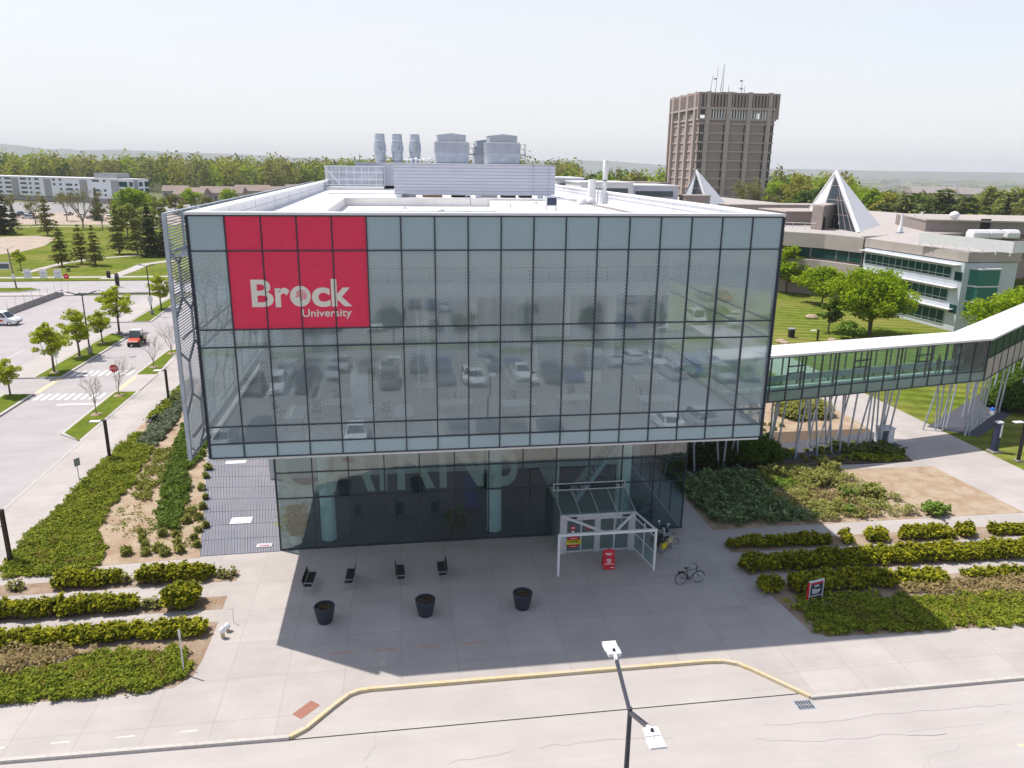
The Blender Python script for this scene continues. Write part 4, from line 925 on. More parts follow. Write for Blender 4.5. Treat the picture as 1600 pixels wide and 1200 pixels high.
# cooling towers
def cooler(wd, ht):
    o = thing('cooling_tower', '', 'cooling tower', group='blue grey cooling towers on the roof'); d = wd*.9; bw = wd*.9
    MB().box(-bw/2, bw/2, 0, d, ht*.04, ht*.36).build('lower_casing', M['galv'], o); MB().box(-bw/2+.04, bw/2-.04, .04, d-.04, 0, ht*.16).build('basin', M['steel_grey'], o)
    MB().box(-bw/2-.03, bw/2+.03, -.03, d+.03, ht*.36, ht*.70).build('upper_casing', M['steel_grey'], o)
    MB().box(-bw/2-.06, bw/2+.06, -.06, d+.06, ht*.70, ht*.73).build('ledge', M['alu'], o)
    MB().xprism([(0, 0)], 0, 0) if 0 else None
    m_ = MB().box(-bw*.42, bw*.42, .1, d-.1, ht*.73, ht*.94); m_.add([(-bw*.44, .06, ht*.94), (bw*.44, .06, ht*.94), (bw*.44, d-.06, ht*.94), (-bw*.44, d-.06, ht*.94), (0, .06, ht), (0, d-.06, ht)], [(0, 1, 4), (1, 2, 5, 4), (2, 3, 5), (3, 0, 4, 5)]); m_.build('fan_hood', M['galv'], o)
    lv = MB()
    for j in range(5): lv.box(-bw*.42-.01, bw*.42+.01, .085, .1, ht*(.75+.038*j), ht*(.765+.038*j))
    lv.build('hood_louvres', M['steel_grey'], o)
    ld = MB(); x = bw/2+.1
    for xx in (x, x+.75):
        for yy in (.2, 1.4): ld.tube((xx, yy, 0), (xx, yy, ht*.68), .03, n=4)
    for z in (.02, .3, .36, .5, .66):
        ld.tube((x, .2, ht*z), (x+.75, .2, ht*z), .025, n=4); ld.tube((x+.75, .2, ht*z), (x+.75, 1.4, ht*z), .025, n=4)
    ld.tube((x, .2, ht*.02), (x+.75, .2, ht*.3), .025, n=4).tube((x+.75, .2, ht*.36), (x, .2, ht*.62), .025, n=4).box(x, x+.8, .15, 1.45, ht*.31, ht*.33)
    ld.build('ladder_frame', M['pole_grey'], o); return o
ca, cb = rp(683, 252, 71), rp(740, 252, 71); ct = rp(711, 208.5, 71)[2]
c0 = cooler(cb[0]-ca[0], ct-zb_+.05)
for i, (px, y) in enumerate(((709, 71), (789, 71), (762, 77))): put(c0, (rp(px, 250, y)[0]-.2, y, zb_-.02), 0, ['left one of the two large cooling towers on the roof', 'right one of the two large cooling towers on the roof', 'cooling tower half hidden behind the two larger ones'][i], scale=(1, 1, 1) if i < 2 else (.75, .75, .86))
# condenser, goose necks, flues, domes on the front roof
ac = thing('condenser_unit', 'grey condenser unit on a stand on the roof near its front', 'air conditioner', (*Yp(861, 333, 20)[:2], 18.98))
MB().box(-.4, .4, -.2, .2, .35, 1.0).build('casing', M['alu'], ac, bevel=.02); MB().box(-.33, .33, -.215, -.2, .42, .94).build('grille', M['navy_sign'], ac); lg = MB()
for x in (-.35, .35):
    for y in (-.16, .16): lg.box(x-.02, x+.02, y-.02, y+.02, 0, .35)
lg.build('stand', M['steel_grey'], ac)
def goose():
    o = thing('gooseneck_pipe', '', 'pipe', group='goosenecks on the roof'); m_ = MB().tube((0, 0, 0), (0, 0, .7), .04, n=8)
    m_.torus((-.16, 0, .7), .16, .04, 'y', 10, 8, 0, 0, math.pi); m_.tube((-.32, 0, .7), (-.32, 0, .58), .04, n=8); m_.build('bent_pipe', M['steel_grey'], o, smooth=True); MB().lathe([(.12, 0), (.1, .06), (.05, .08)], n=10).build('flashing', M['cap_white'], o); return o
g0 = goose()
for i, (px, py, y) in enumerate(((735, 312, 34), (798, 325, 24), (845, 334, 17), (706, 318, 34), (752, 331, 20))): put(g0, (Yp(px, py, y)[0], y, 18.42 if px != 735 else 18.5), R(20*i), ['tallest bent vent pipe by the foot of the screen', 'bent vent pipe in the middle of the roof', 'low bent vent pipe close to the front parapet', 'small bent vent pipe left of the tall one', 'stub vent pipe in front of the middle one'][i], scale=(1.2, 1, .8, .45, .35)[i])
fl = thing('white_flue', 'tall white capped flue rising from the right side of the roof', 'flue', (*Yp(944, 312, 30)[:2], 18.95))
H1 = hgt(fl.location.x, 30, 250)-18.95
MB().lathe([(.17, 0), (.17, H1*.55)], n=14).build('lower_pipe', M['steel_white'], fl, smooth=True); MB().lathe([(.2, H1*.55), (.22, H1*.56), (.22, H1*.98), (.18, H1)], n=14).build('upper_pipe', M['cap_white'], fl, smooth=True); MB().torus((0, 0, H1*.55), .22, .03, 'z', 14, 5).build('collar', M['brown_metal'], fl)
f2 = thing('white_flue', 'shorter thicker white flue beside the tall one', 'flue', (*Yp(924, 315, 30)[:2], 18.95)); H2 = hgt(f2.location.x, 30, 281)-18.95
MB().lathe([(.34, 0), (.34, H2), (.3, H2+.02)], n=16).build('pipe', M['cap_white'], f2, smooth=True); MB().lathe([(.5, 0), (.42, .3)], n=16).build('skirt', M['steel_white'], f2)
for i, px in enumerate((934, 939)):
    t = thing('vent_pipe', ['thin pipe between the two white flues, left of the pair', 'thin pipe between the two white flues, right of the pair'][i], 'pipe', (*Yp(px, 314, 30)[:2], 18.95)); MB().tube((0, 0, 0), (0, 0, H2*.85), .05, n=8).build('pipe', M['alu'], t, smooth=True); MB().lathe([(.1, 0), (.07, .05)], n=8).build('flashing', M['cap_white'], t)
for i, (px, py, y, s) in enumerate(((912, 305, 30, .45), (922, 312, 29, .4), (909, 312, 28, .4), (978, 331, 12, .62))):
    t = thing('roof_dome_fan', ['white domed roof fan left of the flues', 'white domed roof fan at the foot of the flues', 'small white domed fan nearest the condenser', 'low white dome close behind the front parapet'][i], 'roof fan', (*Yp(px, py+6, y)[:2], 18.98)); MB().lathe([(s*.6, 0), (s*.6, .25)], n=14).build('curb', M['steel_white'], t); MB().lathe([(s, .22), (s*1.02, .3), (s*.8, .5), (s*.3, .62)] if i < 3 else [(s, .05), (s*.9, .14), (s*.4, .2)], n=16).build('dome', M['cap_white'], t, smooth=True)
for i, (x, y) in enumerate(((7, 12), (12.5, 30), (15.2, 9), (9.5, 33), (20.5, 31), (12, 5))):
    z = 18.42 if x < 17 else 18.98
    t = thing('roof_drain', ['roof drain in the left of the roof well', 'roof drain at the back of the roof well', 'roof drain in the right of the roof well', 'roof drain below the screen pads', 'roof drain on the raised deck near the screen', 'roof drain behind the front parapet'][i], 'drain', (x, y, z), group='roof drains'); MB().lathe([(.22, 0), (.2, .05), (.12, .12), (.02, .14)], n=12).build('strainer', M['steel_grey'], t, smooth=True); MB().lathe([(.4, 0), (.38, .02)], n=14).build('flange', M['concrete_old'], t)
cw = thing('roof_conduit', 'thin conduit run laid on blocks across the roof well', 'conduit', (5, 26, 18.42)); MB().tube((0, 0, .14), (11.6, .6, .14), .04, n=6).tube((11.6, .6, .14), (11.8, -9, .14), .04, n=6).build('pipe', M['galv'], cw)
m_ = MB()
for k in range(6): m_.box(.4+2.2*k, .65+2.2*k, -.2+.1*k, .2+.1*k, 0, .1)
m_.build('blocks', M['wood_inner'], cw)
pd = MB()
for k in range(22): pd.box(24.3, 25.1, 2+1.55*k, 3.4+1.55*k, 19.05, 19.075)
pd.build('walkway_pads', M['concrete_old'], B)
# ------------------------------------------------------------------ plaza furniture
def bench():
    o = thing('plaza_bench', '', 'bench'); st = MB()
    for i in range(5): st.box(-.20+.084*i, -.122+.084*i, -.76, .76, .42, .45)
    st.build('seat', M['black_metal'], o); bk = MB()
    for i in range(4): bk.box(-.24-.02*i, -.215-.02*i, -.76, .76, .48+.085*i, .555+.085*i)
    bk.build('backrest', M['black_metal'], o)
    for y in (-.68, .68):
        MB().bar((-.22, y, 0), (-.22, y, .42), .04, .04).bar((.22, y, 0), (.22, y, .58), .04, .04).bar((-.28, y, .58), (.24, y, .58), .04, .03).bar((-.22, y, .42), (-.30, y, .80), .04, .03).bar((-.22, y, .39), (.22, y, .39), .04, .03).build('leg', M['steel_grey'], o)
    return o
b0 = bench()
for x, y, rz, lb in ((3.65, 3.2, -4, 'leftmost of the four plaza benches, its back to the street side'), (5.75, 3.3, 177, 'second plaza bench from the left, back to back with none, tilted slightly'), (8.5, 3.4, 2, 'third plaza bench from the left, above the middle planter'), (10.75, 3.5, 181, 'rightmost of the four plaza benches near the door side')):
    put(b0, (x, y, 0), R(rz), lb.replace(', back to back with none, tilted slightly', ', its back towards the middle'), 'benches on the plaza')
b = copy_tree(b0); b.location = (-12.75, 32.2, 0); b.rotation_euler.z = R(175); b['label'] = 'lone bench beside the side road walk, facing the ground cover'; del b['group']; b.name = 'roadside_bench'
def planter():
    o = thing('round_planter', '', 'planter'); MB().lathe([(.34, 0), (.36, .03), (.50, .72), (.52, .88), (.50, .90), (.45, .90), (.43, .78)], n=32, capt=False).build('pot', M['navy_pot'], o, smooth=True)
    m_ = MB().lathe([(.44, .76), (.25, .80), (.02, .82)], n=20); m_.build('soil', M['soil_dark'], o, smooth=True)
    leaf_obj('dry_plants', np.random.RandomState(2).uniform(-.3, .3, (140, 3))*np.array((1, 1, .06))+np.array((0, 0, .83)), .06, M['grass_tuft_dry'], o, .5, 2.); return o
p0_ = planter()
for x, lb in ((4.72, 'left one of the three dark round planters on the plaza'), (9.72, 'middle one of the three dark round planters on the plaza'), (14.72, 'right one of the three dark round planters on the plaza')): put(p0_, (x, -.3, 0), x, lb, 'round planters on the plaza')
ab = thing('sandwich_board', 'red folding sandwich board with white print before the doors', 'sign', (20.25, 3.2, 0), R(-6))
for s in (-1, 1): MB().slab((-.33*1, s*.30, 0.02), (.33, s*.30, .02), (.33, s*.03, 1.12), (-.33, s*.03, 1.12), .03*(1 if s < 0 else -1)).build('panel', M['red_sign'], ab)
tx = MB()
for z, w_, h_ in ((.92, .22, .04), (.85, .12, .04), (.60, .13, .035), (.54, .15, .03), (.48, .10, .03), (.42, .08, .03), (.34, .26, .035)): 
    y = -.30+(z/1.12)*.27-.004; tx.bar((-w_, y, z), (w_, y, z), .006, h_, up=(0, .24, 1))
y = -.30+(.14/1.12)*.27-.004; tx.bar((.08, y, .14), (.28, y, .14), .006, .04, up=(0, .24, 1)); tx.build('print', M['white_paint'], ab)
MB().box(-.1, .1, -.03, .03, 1.1, 1.17).build('handle', M['red_sign'], ab)
# bicycles, scooter, racks
def bicycle(frame_m, name, label, basket=False):
    o = thing(name, label, 'bicycle'); r = .34
    for x in (-.52, .52):
        wh = MB().torus((x, 0, r), r, .018, 'y', 28, 6).build('wheel', M['tyre'], o, smooth=True); sp = MB()
        for i in range(14): t = 2*math.pi*i/14; sp.tube((x, 0, r), (x+(r-.02)*math.cos(t), 0, r+(r-.02)*math.sin(t)), .0035, n=3)
        sp.tube((x, -.05, r), (x, .05, r), .025, n=8).torus((x, 0, r), r-.025, .009, 'y', 24, 4).build('spokes', M['rim'], wh)
        MB().torus((x, 0, r), r+.035, .016, 'y', 14, 4, 0, .2, 2.6).build('mudguard', frame_m, o)
    bb_, st_, hd = (-.06, 0, .30), (-.20, 0, .78), (.38, 0, .86)
    MB().tube(bb_, st_, .02).tube(bb_, (.40, 0, .70), .021).tube(st_, hd, .018).tube((-.52, 0, r), bb_, .013).tube((-.52, 0, r), st_, .013).tube((.36, 0, .92), (.43, 0, .62), .022).tube((.43, .03, .62), (.52, .03, r), .013).tube((.43, -.03, .62), (.52, -.03, r), .013).tube(st_, (-.23, 0, .92), .014).build('frame', frame_m, o, smooth=True)
    MB().lathe([(.03, 0), (.10, .02), (.09, .06), (.02, .07)], (-.26, 0, .92), 10).tube((-.2, 0, .96), (-.05, 0, .965), .03, .015).build('saddle', M['black_metal'], o, smooth=True)
    MB().tube((.36, 0, .92), (.35, 0, 1.05), .014).path([(.24, -.28, 1.04), (.36, -.2, 1.06), (.36, .2, 1.06), (.24, .28, 1.04)], .013).build('handlebar', M['black_metal'], o)
    MB().torus((-.06, 0, .30), .09, .012, 'y', 16, 4).tube((-.06, .03, .30), (.06, .06, .18), .012).tube((-.06, -.03, .30), (-.18, -.06, .42), .012).box(.02, .12, .06, .14, .165, .185).box(-.24, -.14, -.14, -.06, .41, .43).tube((-.06, .02, .39), (-.52, .02, .39), .006).build('crank_and_pedals', M['black_metal'], o)
    MB().bar((-.72, 0, .76), (-.34, 0, .76), .13, .015).tube((-.62, .05, .75), (-.54, .04, r), .008).tube((-.62, -.05, .75), (-.54, -.04, r), .008).build('rear_rack', M['black_metal'], o)
    if basket: MB().box(-.72, -.34, .07, .2, .42, .72).box(-.72, -.34, -.2, -.07, .42, .72).build('pannier', M['yellow_sign'], o, bevel=.02); MB().box(-.1, .3, -.03, .03, .45, .78).build('frame_bag', M['tan_paint'], o, bevel=.02)
    return o
bk = bicycle(M['black_metal'], 'bicycle', 'black bicycle parked alone at the front bike rack'); bk.location = (24.25, .95, 0); bk.rotation_euler.z = R(4)
bk = bicycle(M['tan_paint'], 'bicycle', 'tan bicycle with yellow pannier standing beside the black scooter'); bk.children[0]; bk.location = (24.35, 4.7, 0); bk.rotation_euler.z = R(28)
for c in list(bk.children):
    pass
pn = MB().box(-.72, -.34, -.2, -.07, .38, .7).build('pannier', M['yellow_sign'], bk, bevel=.02); MB().box(-.08, .32, -.03, .03, .48, .80).build('frame_bag', M['tan_paint'], bk, bevel=.02)
sco = thing('mobility_scooter', 'black and white mobility scooter behind the glass canopy screen', 'scooter', (24.2, 5.75, 0), R(40))
for x, y in ((-.5, -.25), (-.5, .25), (.5, -.22), (.5, .22)):
    w_ = MB().torus((x, y, .16), .12, .055, 'y', 18, 8).build('wheel', M['tyre'], sco, smooth=True); MB().tube((x, y-.04, .16), (x, y+.04, .16), .08, n=12).build('hub', M['rim'], w_)
MB().box(-.7, .62, -.26, .26, .16, .27).build('floor_board', M['black_metal'], sco, bevel=.03); MB().box(-.75, -.25, -.27, .27, .27, .52).build('rear_housing', M['black_metal'], sco, bevel=.06)
MB().box(-.6, -.15, -.25, .25, .62, .72).box(-.42, -.36, -.05, .05, .5, .63).build('seat', M['black_metal'], sco, bevel=.03); MB().bar((-.58, 0, .7), (-.72, 0, 1.15), .46, .08, up=(1, 0, .3)).build('backrest', M['black_metal'], sco, bevel=.03)
MB().bar((.48, 0, .25), (.30, 0, .95), .16, .1).build('steering_column', M['white_paint'], sco, bevel=.03); MB().tube((.3, -.28, .95), (.3, .28, .95), .02).box(.26, .4, -.12, .12, .93, 1.02).build('handlebar', M['black_metal'], sco)
MB().box(.45, .68, -.2, .2, .5, .75).build('basket', M['chair_dark'], sco, bevel=.02)
for s in (-1, 1): MB().tube((.3, s*.28, .95), (.3, s*.32, 1.2), .01).lathe([(.07, 0), (.07, .09)], (.3, s*.32, 1.18), 10).build('mirror', M['lamp_head'], sco)
def rack():
    o = thing('bike_rack', '', 'bike rack'); MB().tube((-.3, 0, 0), (-.3, 0, .72), .022).torus((0, 0, .72), .3, .022, 'y', 14, 8, 0, 0, math.pi).tube((.3, 0, 0), (.3, 0, .72), .022).build('hoop', M['steel_grey'], o, smooth=True)
    MB().lathe([(.06, 0), (.06, .012)], (-.3, 0, 0), 10).lathe([(.06, 0), (.06, .012)], (.3, 0, 0), 10).build('foot_plates', M['steel_grey'], o); return o
r0 = rack()
for x, y, lb in ((24.3, 3.35, 'steel hoop bike rack farthest forward of the tan bicycle'), (24.25, 1.75, 'steel hoop bike rack behind the black bicycle'), (24.5, .3, 'steel hoop bike rack just in front of the black bicycle'), (24.4, 5.0, 'steel hoop bike rack holding the tan bicycle')): put(r0, (x, y, 0), R(8), lb, 'hoop bike racks')
# garden sign
sg = thing('garden_sign', 'dark blue directory sign with white frame and red edge in the right bed', 'sign', (29.75, -1.75, 0), R(14))
MB().box(0, .92, -.04, .04, .22, 1.22).build('panel', M['navy_sign'], sg); MB().box(-.02, .06, -.06, .06, 0, 1.24).box(.88, .96, -.06, .06, 0.1, 1.24).box(.06, .88, -.055, .055, 1.17, 1.24).build('frame', M['alu'], sg); MB().box(-.07, -.02, -.06, .06, 0, 1.2).box(.06, .88, -.05, -.041, 1.06, 1.15).build('red_edge', M['red_sign'], sg)
tx = MB()
for z, a, b in ((.97, .33, .6), (.90, .3, .65), (.75, .18, .4), (.69, .18, .76), (.63, .22, .74), (.57, .22, .68), (.51, .22, .60), (.36, .08, .86)): tx.box(a, b, -.05, -.041, z, z+.035)
tx.build('print', M['white_paint'], sg)
# hydrant-like valve post, stick and marker posts at the left bed's corner
hy = thing('valve_post', 'small valve post with white cap and tan base at the bed corner', 'valve post', (-.02, -1.1, 0)); MB().lathe([(.10, 0), (.10, .32)], n=12).build('base', M['tan_paint'], hy, smooth=True); MB().lathe([(.13, .32), (.14, .42), (.1, .55), (.03, .60)], n=12).tube((-.16, 0, .42), (.16, 0, .42), .05).build('cap', M['white_paint'], hy, smooth=True)
h2 = thing('valve_post', 'second valve post with white cap, behind the first at the bed corner', 'valve post', (.08, -.55, 0)); MB().lathe([(.09, 0), (.09, .2)], n=12).build('base', M['tan_paint'], h2, smooth=True); MB().lathe([(.15, .2), (.16, .32), (.1, .42), (.03, .46)], n=12).tube((-.16, 0, .32), (.16, 0, .32), .05).build('cap', M['white_paint'], h2, smooth=True)
sk = thing('marker_stake', 'bent metal stake standing by the white capped valve posts', 'stake', (.25, .1, 0)); MB().tube((0, 0, 0), (0, 0, .8), .012).tube((0, 0, .8), (-.22, 0, .82), .012).build('rod', M['steel_grey'], sk)
sk = thing('marker_post', 'slim pale post standing in the front ground cover at left', 'post', (-1.15, -3.75, 0)); MB().tube((0, 0, 0), (0, 0, 2.25), .035, n=8).build('post', M['alu'], sk); MB().box(-.05, .05, -.012, .012, 1.9, 2.28).build('tag_plate', M['alu'], sk)
t = thing('access_cover', 'rusty red rectangular cover plate set in the front sidewalk', 'cover plate', (4.5, -6.82, 0), R(48)); MB().box(-.52, .52, -.27, .27, -.02, .008).build('plate', M['red_plate'], t)
dm = MB()
for i in range(16):
    for j in range(8): dm.box(-.47+i*.062, -.45+i*.062, -.22+j*.06, -.20+j*.06, .008, .013)
dm.build('studs', M['red_plate'], t)
t = thing('storm_drain', 'iron storm drain grate by the right end of the yellow kerb', 'drain', (25.65, -9.1, RZ)); MB().box(-.4, .4, -.3, .3, -.02, .006).build('frame', M['steel_grey'], t); m_ = MB()
for i in range(6): m_.box(-.34+i*.12, -.27+i*.12, -.25, -.02, .0, .010).box(-.34+i*.12, -.27+i*.12, .02, .25, .0, .010)
m_.build('slots', M['dark_gap'], t)
t = thing('manhole_cover', 'round brown manhole cover in the path between the right hedges', 'manhole', (36.05, 1.0, 0)); t.location.y = .65; MB().lathe([(.42, -.02), (.42, .008)], n=24).build('frame', M['red_plate'], t); MB().lathe([(.37, 0), (.37, .012)], n=24).build('lid', M['red_plate'], t)
# ------------------------------------------------------------------ lamps and signs
FG = G(985, 1101, 7.7)
def twin_lamp(label, h, arm, rz, loc, base=True, gn=None, tilt=.55):
    o = thing('twin_street_lamp', label, 'street lamp', loc, rz, gn)
    MB().tube((0, 0, .0), (0, 0, h), .10, .065, 10).build('pole', M['pole_grey'], o, smooth=True)
    if base: MB().lathe([(.28, 0), (.28, .75), (.24, .8)], n=18).build('concrete_base', M['concrete_old'], o)
    for s in (-1, 1):
        a = MB().bar((0, 0, h-.15), (s*arm, 0, h+tilt), .09, .11); ar = a.build('arm', M['pole_grey'], o)
        e = np.array((s*arm, 0, h+tilt)); hd = MB().tube(e-np.array((s*.05, 0, .02)), e+np.array((s*.16, 0, .05)), .06, n=10)
        hd.box(*sorted((e[0]+s*.12, e[0]+s*.42)), -.20, .20, e[2]-.02, e[2]+.10)
        for k in range(4): y = -.2+.4*k/3; hd.box(*sorted((e[0]+s*.42, e[0]+s*.78)), y-.055+(.055 if k == 0 else -.055 if k == 3 else 0), y+.055+(.055 if k == 0 else -.055 if k == 3 else 0), e[2]+.0, e[2]+.07)
        hd.box(*sorted((e[0]+s*.78, e[0]+s*.81)), -.22, .22, e[2], e[2]+.07).box(*sorted((e[0]+s*.42, e[0]+s*.78)), -.22, .22, e[2]-.02, e[2]+.0)
        h_ = hd.build('lamp_head', M['lamp_head'], o, bevel=.01); MB().lathe([(.045, 0), (.045, .06), (.02, .08)], (e[0]+s*.27, 0, e[2]+.10), 10).build('photocell', M['black_metal'], h_)
    return o
H1 = G(955, 1030, 8.2); H2 = G(1008, 1145, 8.2); dv = H1-H2; L2 = np.linalg.norm(dv[:2])/2
twin_lamp('tall twin armed street lamp with white heads in the foreground', 7.6, max(1.4, L2-.1), math.atan2(dv[1], dv[0]), (FG[0], FG[1], 0))
twin_lamp('tall twin armed lamp among the green trees by the left lot', 7.1, 1.6, R(12), (-27.6, 59.8, 0), tilt=.35)
def tall_lamp(label, x, y, h, signs=True):
    o = thing('tall_street_lamp', label, 'street lamp', (x, y, 0)); MB().tube((0, 0, 0), (0, 0, h), .11, .07, 10).build('pole', M['black_metal'], o, smooth=True); MB().lathe([(.25, 0), (.25, .7), (.2, .75)], n=16).build('concrete_base', M['concrete_old'], o)
    for s in (-1, 1): MB().bar((0, 0, h-.05), (s*.9, 0, h+.12), .06, .07).box(*sorted((s*.7, s*1.1)), -.16, .16, h+.1, h+.2).build('lamp_head', M['pole_grey'], o)
    if signs: MB().box(-.35, .35, -.13, -.10, h*.28, h*.38).box(-.2, .2, -.13, -.10, h*.2, h*.26).build('sign_plate', M['white_paint'], o)
    return o
tall_lamp('tall dark street lamp with sign plate beside the slatted screen', -27.7, 84.5, 7.3)
x, y = G(248, 477)[:2]
u = thing('utility_pole', 'pale wooden pole with street sign and notices by the far road', 'pole', (*G(26, 451)[:2], 0)); h = 7.
MB().tube((0, 0, 0), (-.45, 0, h), .14, .1, 8).build('pole', M['bark_grey'], u); MB().box(-2.4, -.5, -.1, -.05, 3.4, 4.7).build('sign_board', M['panel_white'], u); MB().box(-2.3, -.6, -.12, -.1, 3.55, 4.4).build('sign_print', M['glass_far'], u); MB().bar((-.45, 0, h-.1), (-1.9, 0, h+.35), .06, .06).bar((-.45, 0, h-.1), (.8, 0, h+.5), .06, .06).build('arm', M['galv'], u); MB().box(-.45, .05, -.18, -.14, 1.7, 2.6).build('notice', M['white_paint'], u)
def path_lamp(label, x, y, h=3.2, rz=math.pi, m='brown_metal'):
    o = thing('path_lamp', label, 'lamp post', (x, y, 0), rz, 'square path lamps'); MB().box(-.1, .1, -.1, .1, 0, h).build('post', M[m], o, bevel=.01); MB().box(.1, .30, -.03, .03, h-.12, h-.05).build('arm', M[m], o); MB().box(.28, 1.05, -.2, .2, h-.14, h-.06).build('lamp_head', M['lamp_head'], o, bevel=.02); return o
path_lamp('brown square path lamp at the middle of the left ground cover', -13.5, 24.0)
path_lamp('brown square path lamp farther back beside the side road walk', -13.2, 39.0)
o = path_lamp('black path lamp at the right edge beside the wide path', 57.0, 15.5, 3.4, math.pi, 'black_metal'); MB().box(-.25, .25, -.25, .25, 0, .12).build('footing', M['concrete_old'], o)
path_lamp('black path lamp on the lawn behind the footbridge', *G(1277, 531)[:2], hgt(*G(1277, 531)[:2], 515), math.pi, 'black_metal')
o = thing('banner_post', 'dark brown post with small red banner at the left edge', 'banner post', (-13.45, 7.9, 0)); MB().box(-.1, .1, -.1, .1, 0, 3.3).build('post', M['brown_metal'], o, bevel=.01); MB().box(-1.0, -.1, -.02, .02, 3.2, 3.23).box(-1.0, -.1, -.02, .02, 2.25, 2.28).build('banner_arm', M['brown_metal'], o); MB().box(-.85, -.2, -.015, .015, 2.4, 2.97).build('banner', M['red_sign'], o); MB().box(-.72, -.30, -.022, -.015, 2.58, 2.66).build('print', M['white_paint'], o)
e = thing('emergency_phone', 'dark emergency phone pillar with blue top lamp by the right path', 'emergency phone', (*G(1553, 706)[:2], 0)); MB().box(-.22, .22, -.2, .2, .12, 2.5).build('pillar', M['navy_sign'], e, bevel=.03); MB().box(-.45, .45, -.4, .4, 0, .12).build('footing', M['concrete_old'], e); MB().box(-.24, .24, -.22, .22, 2.5, 2.62).build('cap', M['lamp_head'], e); MB().box(.05, .2, -.215, -.2, 1.3, 2.4).build('sign_strip', M['white_paint'], e); MB().tube((-.12, .3, 0), (-.12, .3, 3.6), .05).tube((-.12, .3, 3.5), (-.55, .3, 3.5), .03).build('rear_pole', M['brown_metal'], e)
MB().lathe([(.18, 3.5), (.16, 3.65), (.05, 3.75)], (-.6, .3, 0), 12).build('blue_lamp', M['blue_plastic'], e, smooth=True); MB().lathe([(.04, 3.05), (.15, 3.18), (.15, 3.42), (.17, 3.5)], (-.6, .3, 0), 12).build('camera_dome', M['lamp_head'], e, smooth=True)
def road_sign(label, x, y, h, kind, r=.3, rz=0.):
    o = thing('road_sign', label, 'road sign', (x, y, 0), rz); MB().tube((0, 0, 0), (0, 0, h), .03, n=6).build('post', M['galv'], o)
    if kind == 'stop':
        m_ = MB(); n = 8; k = [(r*math.cos(R(22.5+45*i)), r*math.sin(R(22.5+45*i))) for i in range(n)]
        m_.add([(a, yy, h+b) for yy in (-.06, -.03) for a, b in k], [tuple(range(8)), tuple(range(15, 7, -1))]+[(i, 8+i, 8+(i+1) % 8, (i+1) % 8) for i in range(8)]); m_.build('plate', M['red_sign'], o)
        t_, a = text_mesh('STOP', .24, 'lettering', M['white_paint'], o, .004, .002, 'CENTER'); t_.location = (0, -.064, h-.085); t_.rotation_euler.x = R(90)
    else: MB().box(-r*.6, r*.6, -.05, -.03, h-.75*r, h+.75*r).build('plate', M['white_paint' if kind == 'white' else 'steel_grey'], o)
    return o
road_sign('red octagonal stop sign in the grass strip by the near crosswalk', -19.3, 43.4, 2.3, 'stop', .42)
road_sign('red octagonal stop sign far off by the lot exit', *G(107, 455)[:2], 2.6, 'stop', .5)
road_sign('grey rectangular sign on a thin post beside the left ground cover', -13.95, 19.3, 1.65, 'grey', .38, R(60))
road_sign('small white sign on a thin post under the first green tree', *G(91, 584)[:2], 2.1, 'white', .4)
for i, px in enumerate((44, 69, 91.5)):
    x, y = G(px, 437)[:2]; o = thing('lawn_sign', ['left of three white lawn signs along the far road', 'middle of three white lawn signs along the far road', 'right of three white lawn signs along the far road'][i], 'sign', (x, y, 0), group='white lawn signs by the far road'); MB().box(-.65, .65, -.03, .03, .35, 2.0).build('panel', M['white_paint'], o); MB().box(-.6, -.52, -.02, .02, 0, .4).box(.52, .6, -.02, .02, 0, .4).build('legs', M['steel_grey'], o); MB().box(-.45, .45, -.04, -.03, 1.1, 1.4).box(-.3, .3, -.04, -.03, .7, .85).build('print', M['panel_lilac'], o)
for i, (px, py, h, m_, lb) in enumerate(((170, 434, 1.4, 'black_metal', 'black litter bin by the far walk'), (184, 447, 2.4, 'black_metal', 'dark bollard-like cabinet leaning at the path junction'), (107, 424, .9, 'needle', 'small green bin at the edge of the left lawn'))):
    o = thing('street_bin', lb.replace('bollard-like cabinet leaning', 'narrow cabinet standing'), 'bin', (*G(px, py)[:2], 0)); MB().lathe([(.35, 0), (.38, h*.85), (.3, h*.95), (.1, h)], n=12).build('body', M[m_], o, smooth=True); MB().lathe([(.4, h*.8), (.4, h*.85)], n=12).build('rim', M['steel_grey'], o)
a, b_ = G(13, 491)[:2], G(98, 460)[:2]
bar_ = thing('concrete_barrier', 'long low concrete barrier with thin posts across the left lot', 'barrier', (*a, RZ), math.atan2(b_[1]-a[1], b_[0]-a[0])); Lb = np.linalg.norm(b_-a); m_ = MB()
for i in range(7): x0_ = Lb*i/7+.04; x1_ = Lb*(i+1)/7-.04; m_.add([(x, y, z) for x in (x0_, x1_) for y, z in ((-.3, 0), (.3, 0), (.3, .1), (.13, .4), (.1, .95), (-.1, .95), (-.13, .4), (-.3, .1))], [tuple(range(7, -1, -1)), tuple(range(8, 16))]+[(i_, (i_+1) % 8, 8+(i_+1) % 8, 8+i_) for i_ in range(8)])
m_.build('wall', M['concrete_old'], bar_)
for i in range(8): MB().tube((Lb*i/7, 0, .5), (Lb*i/7, 0, 2.3), .025, n=5).build('post', M['steel_grey'], bar_)
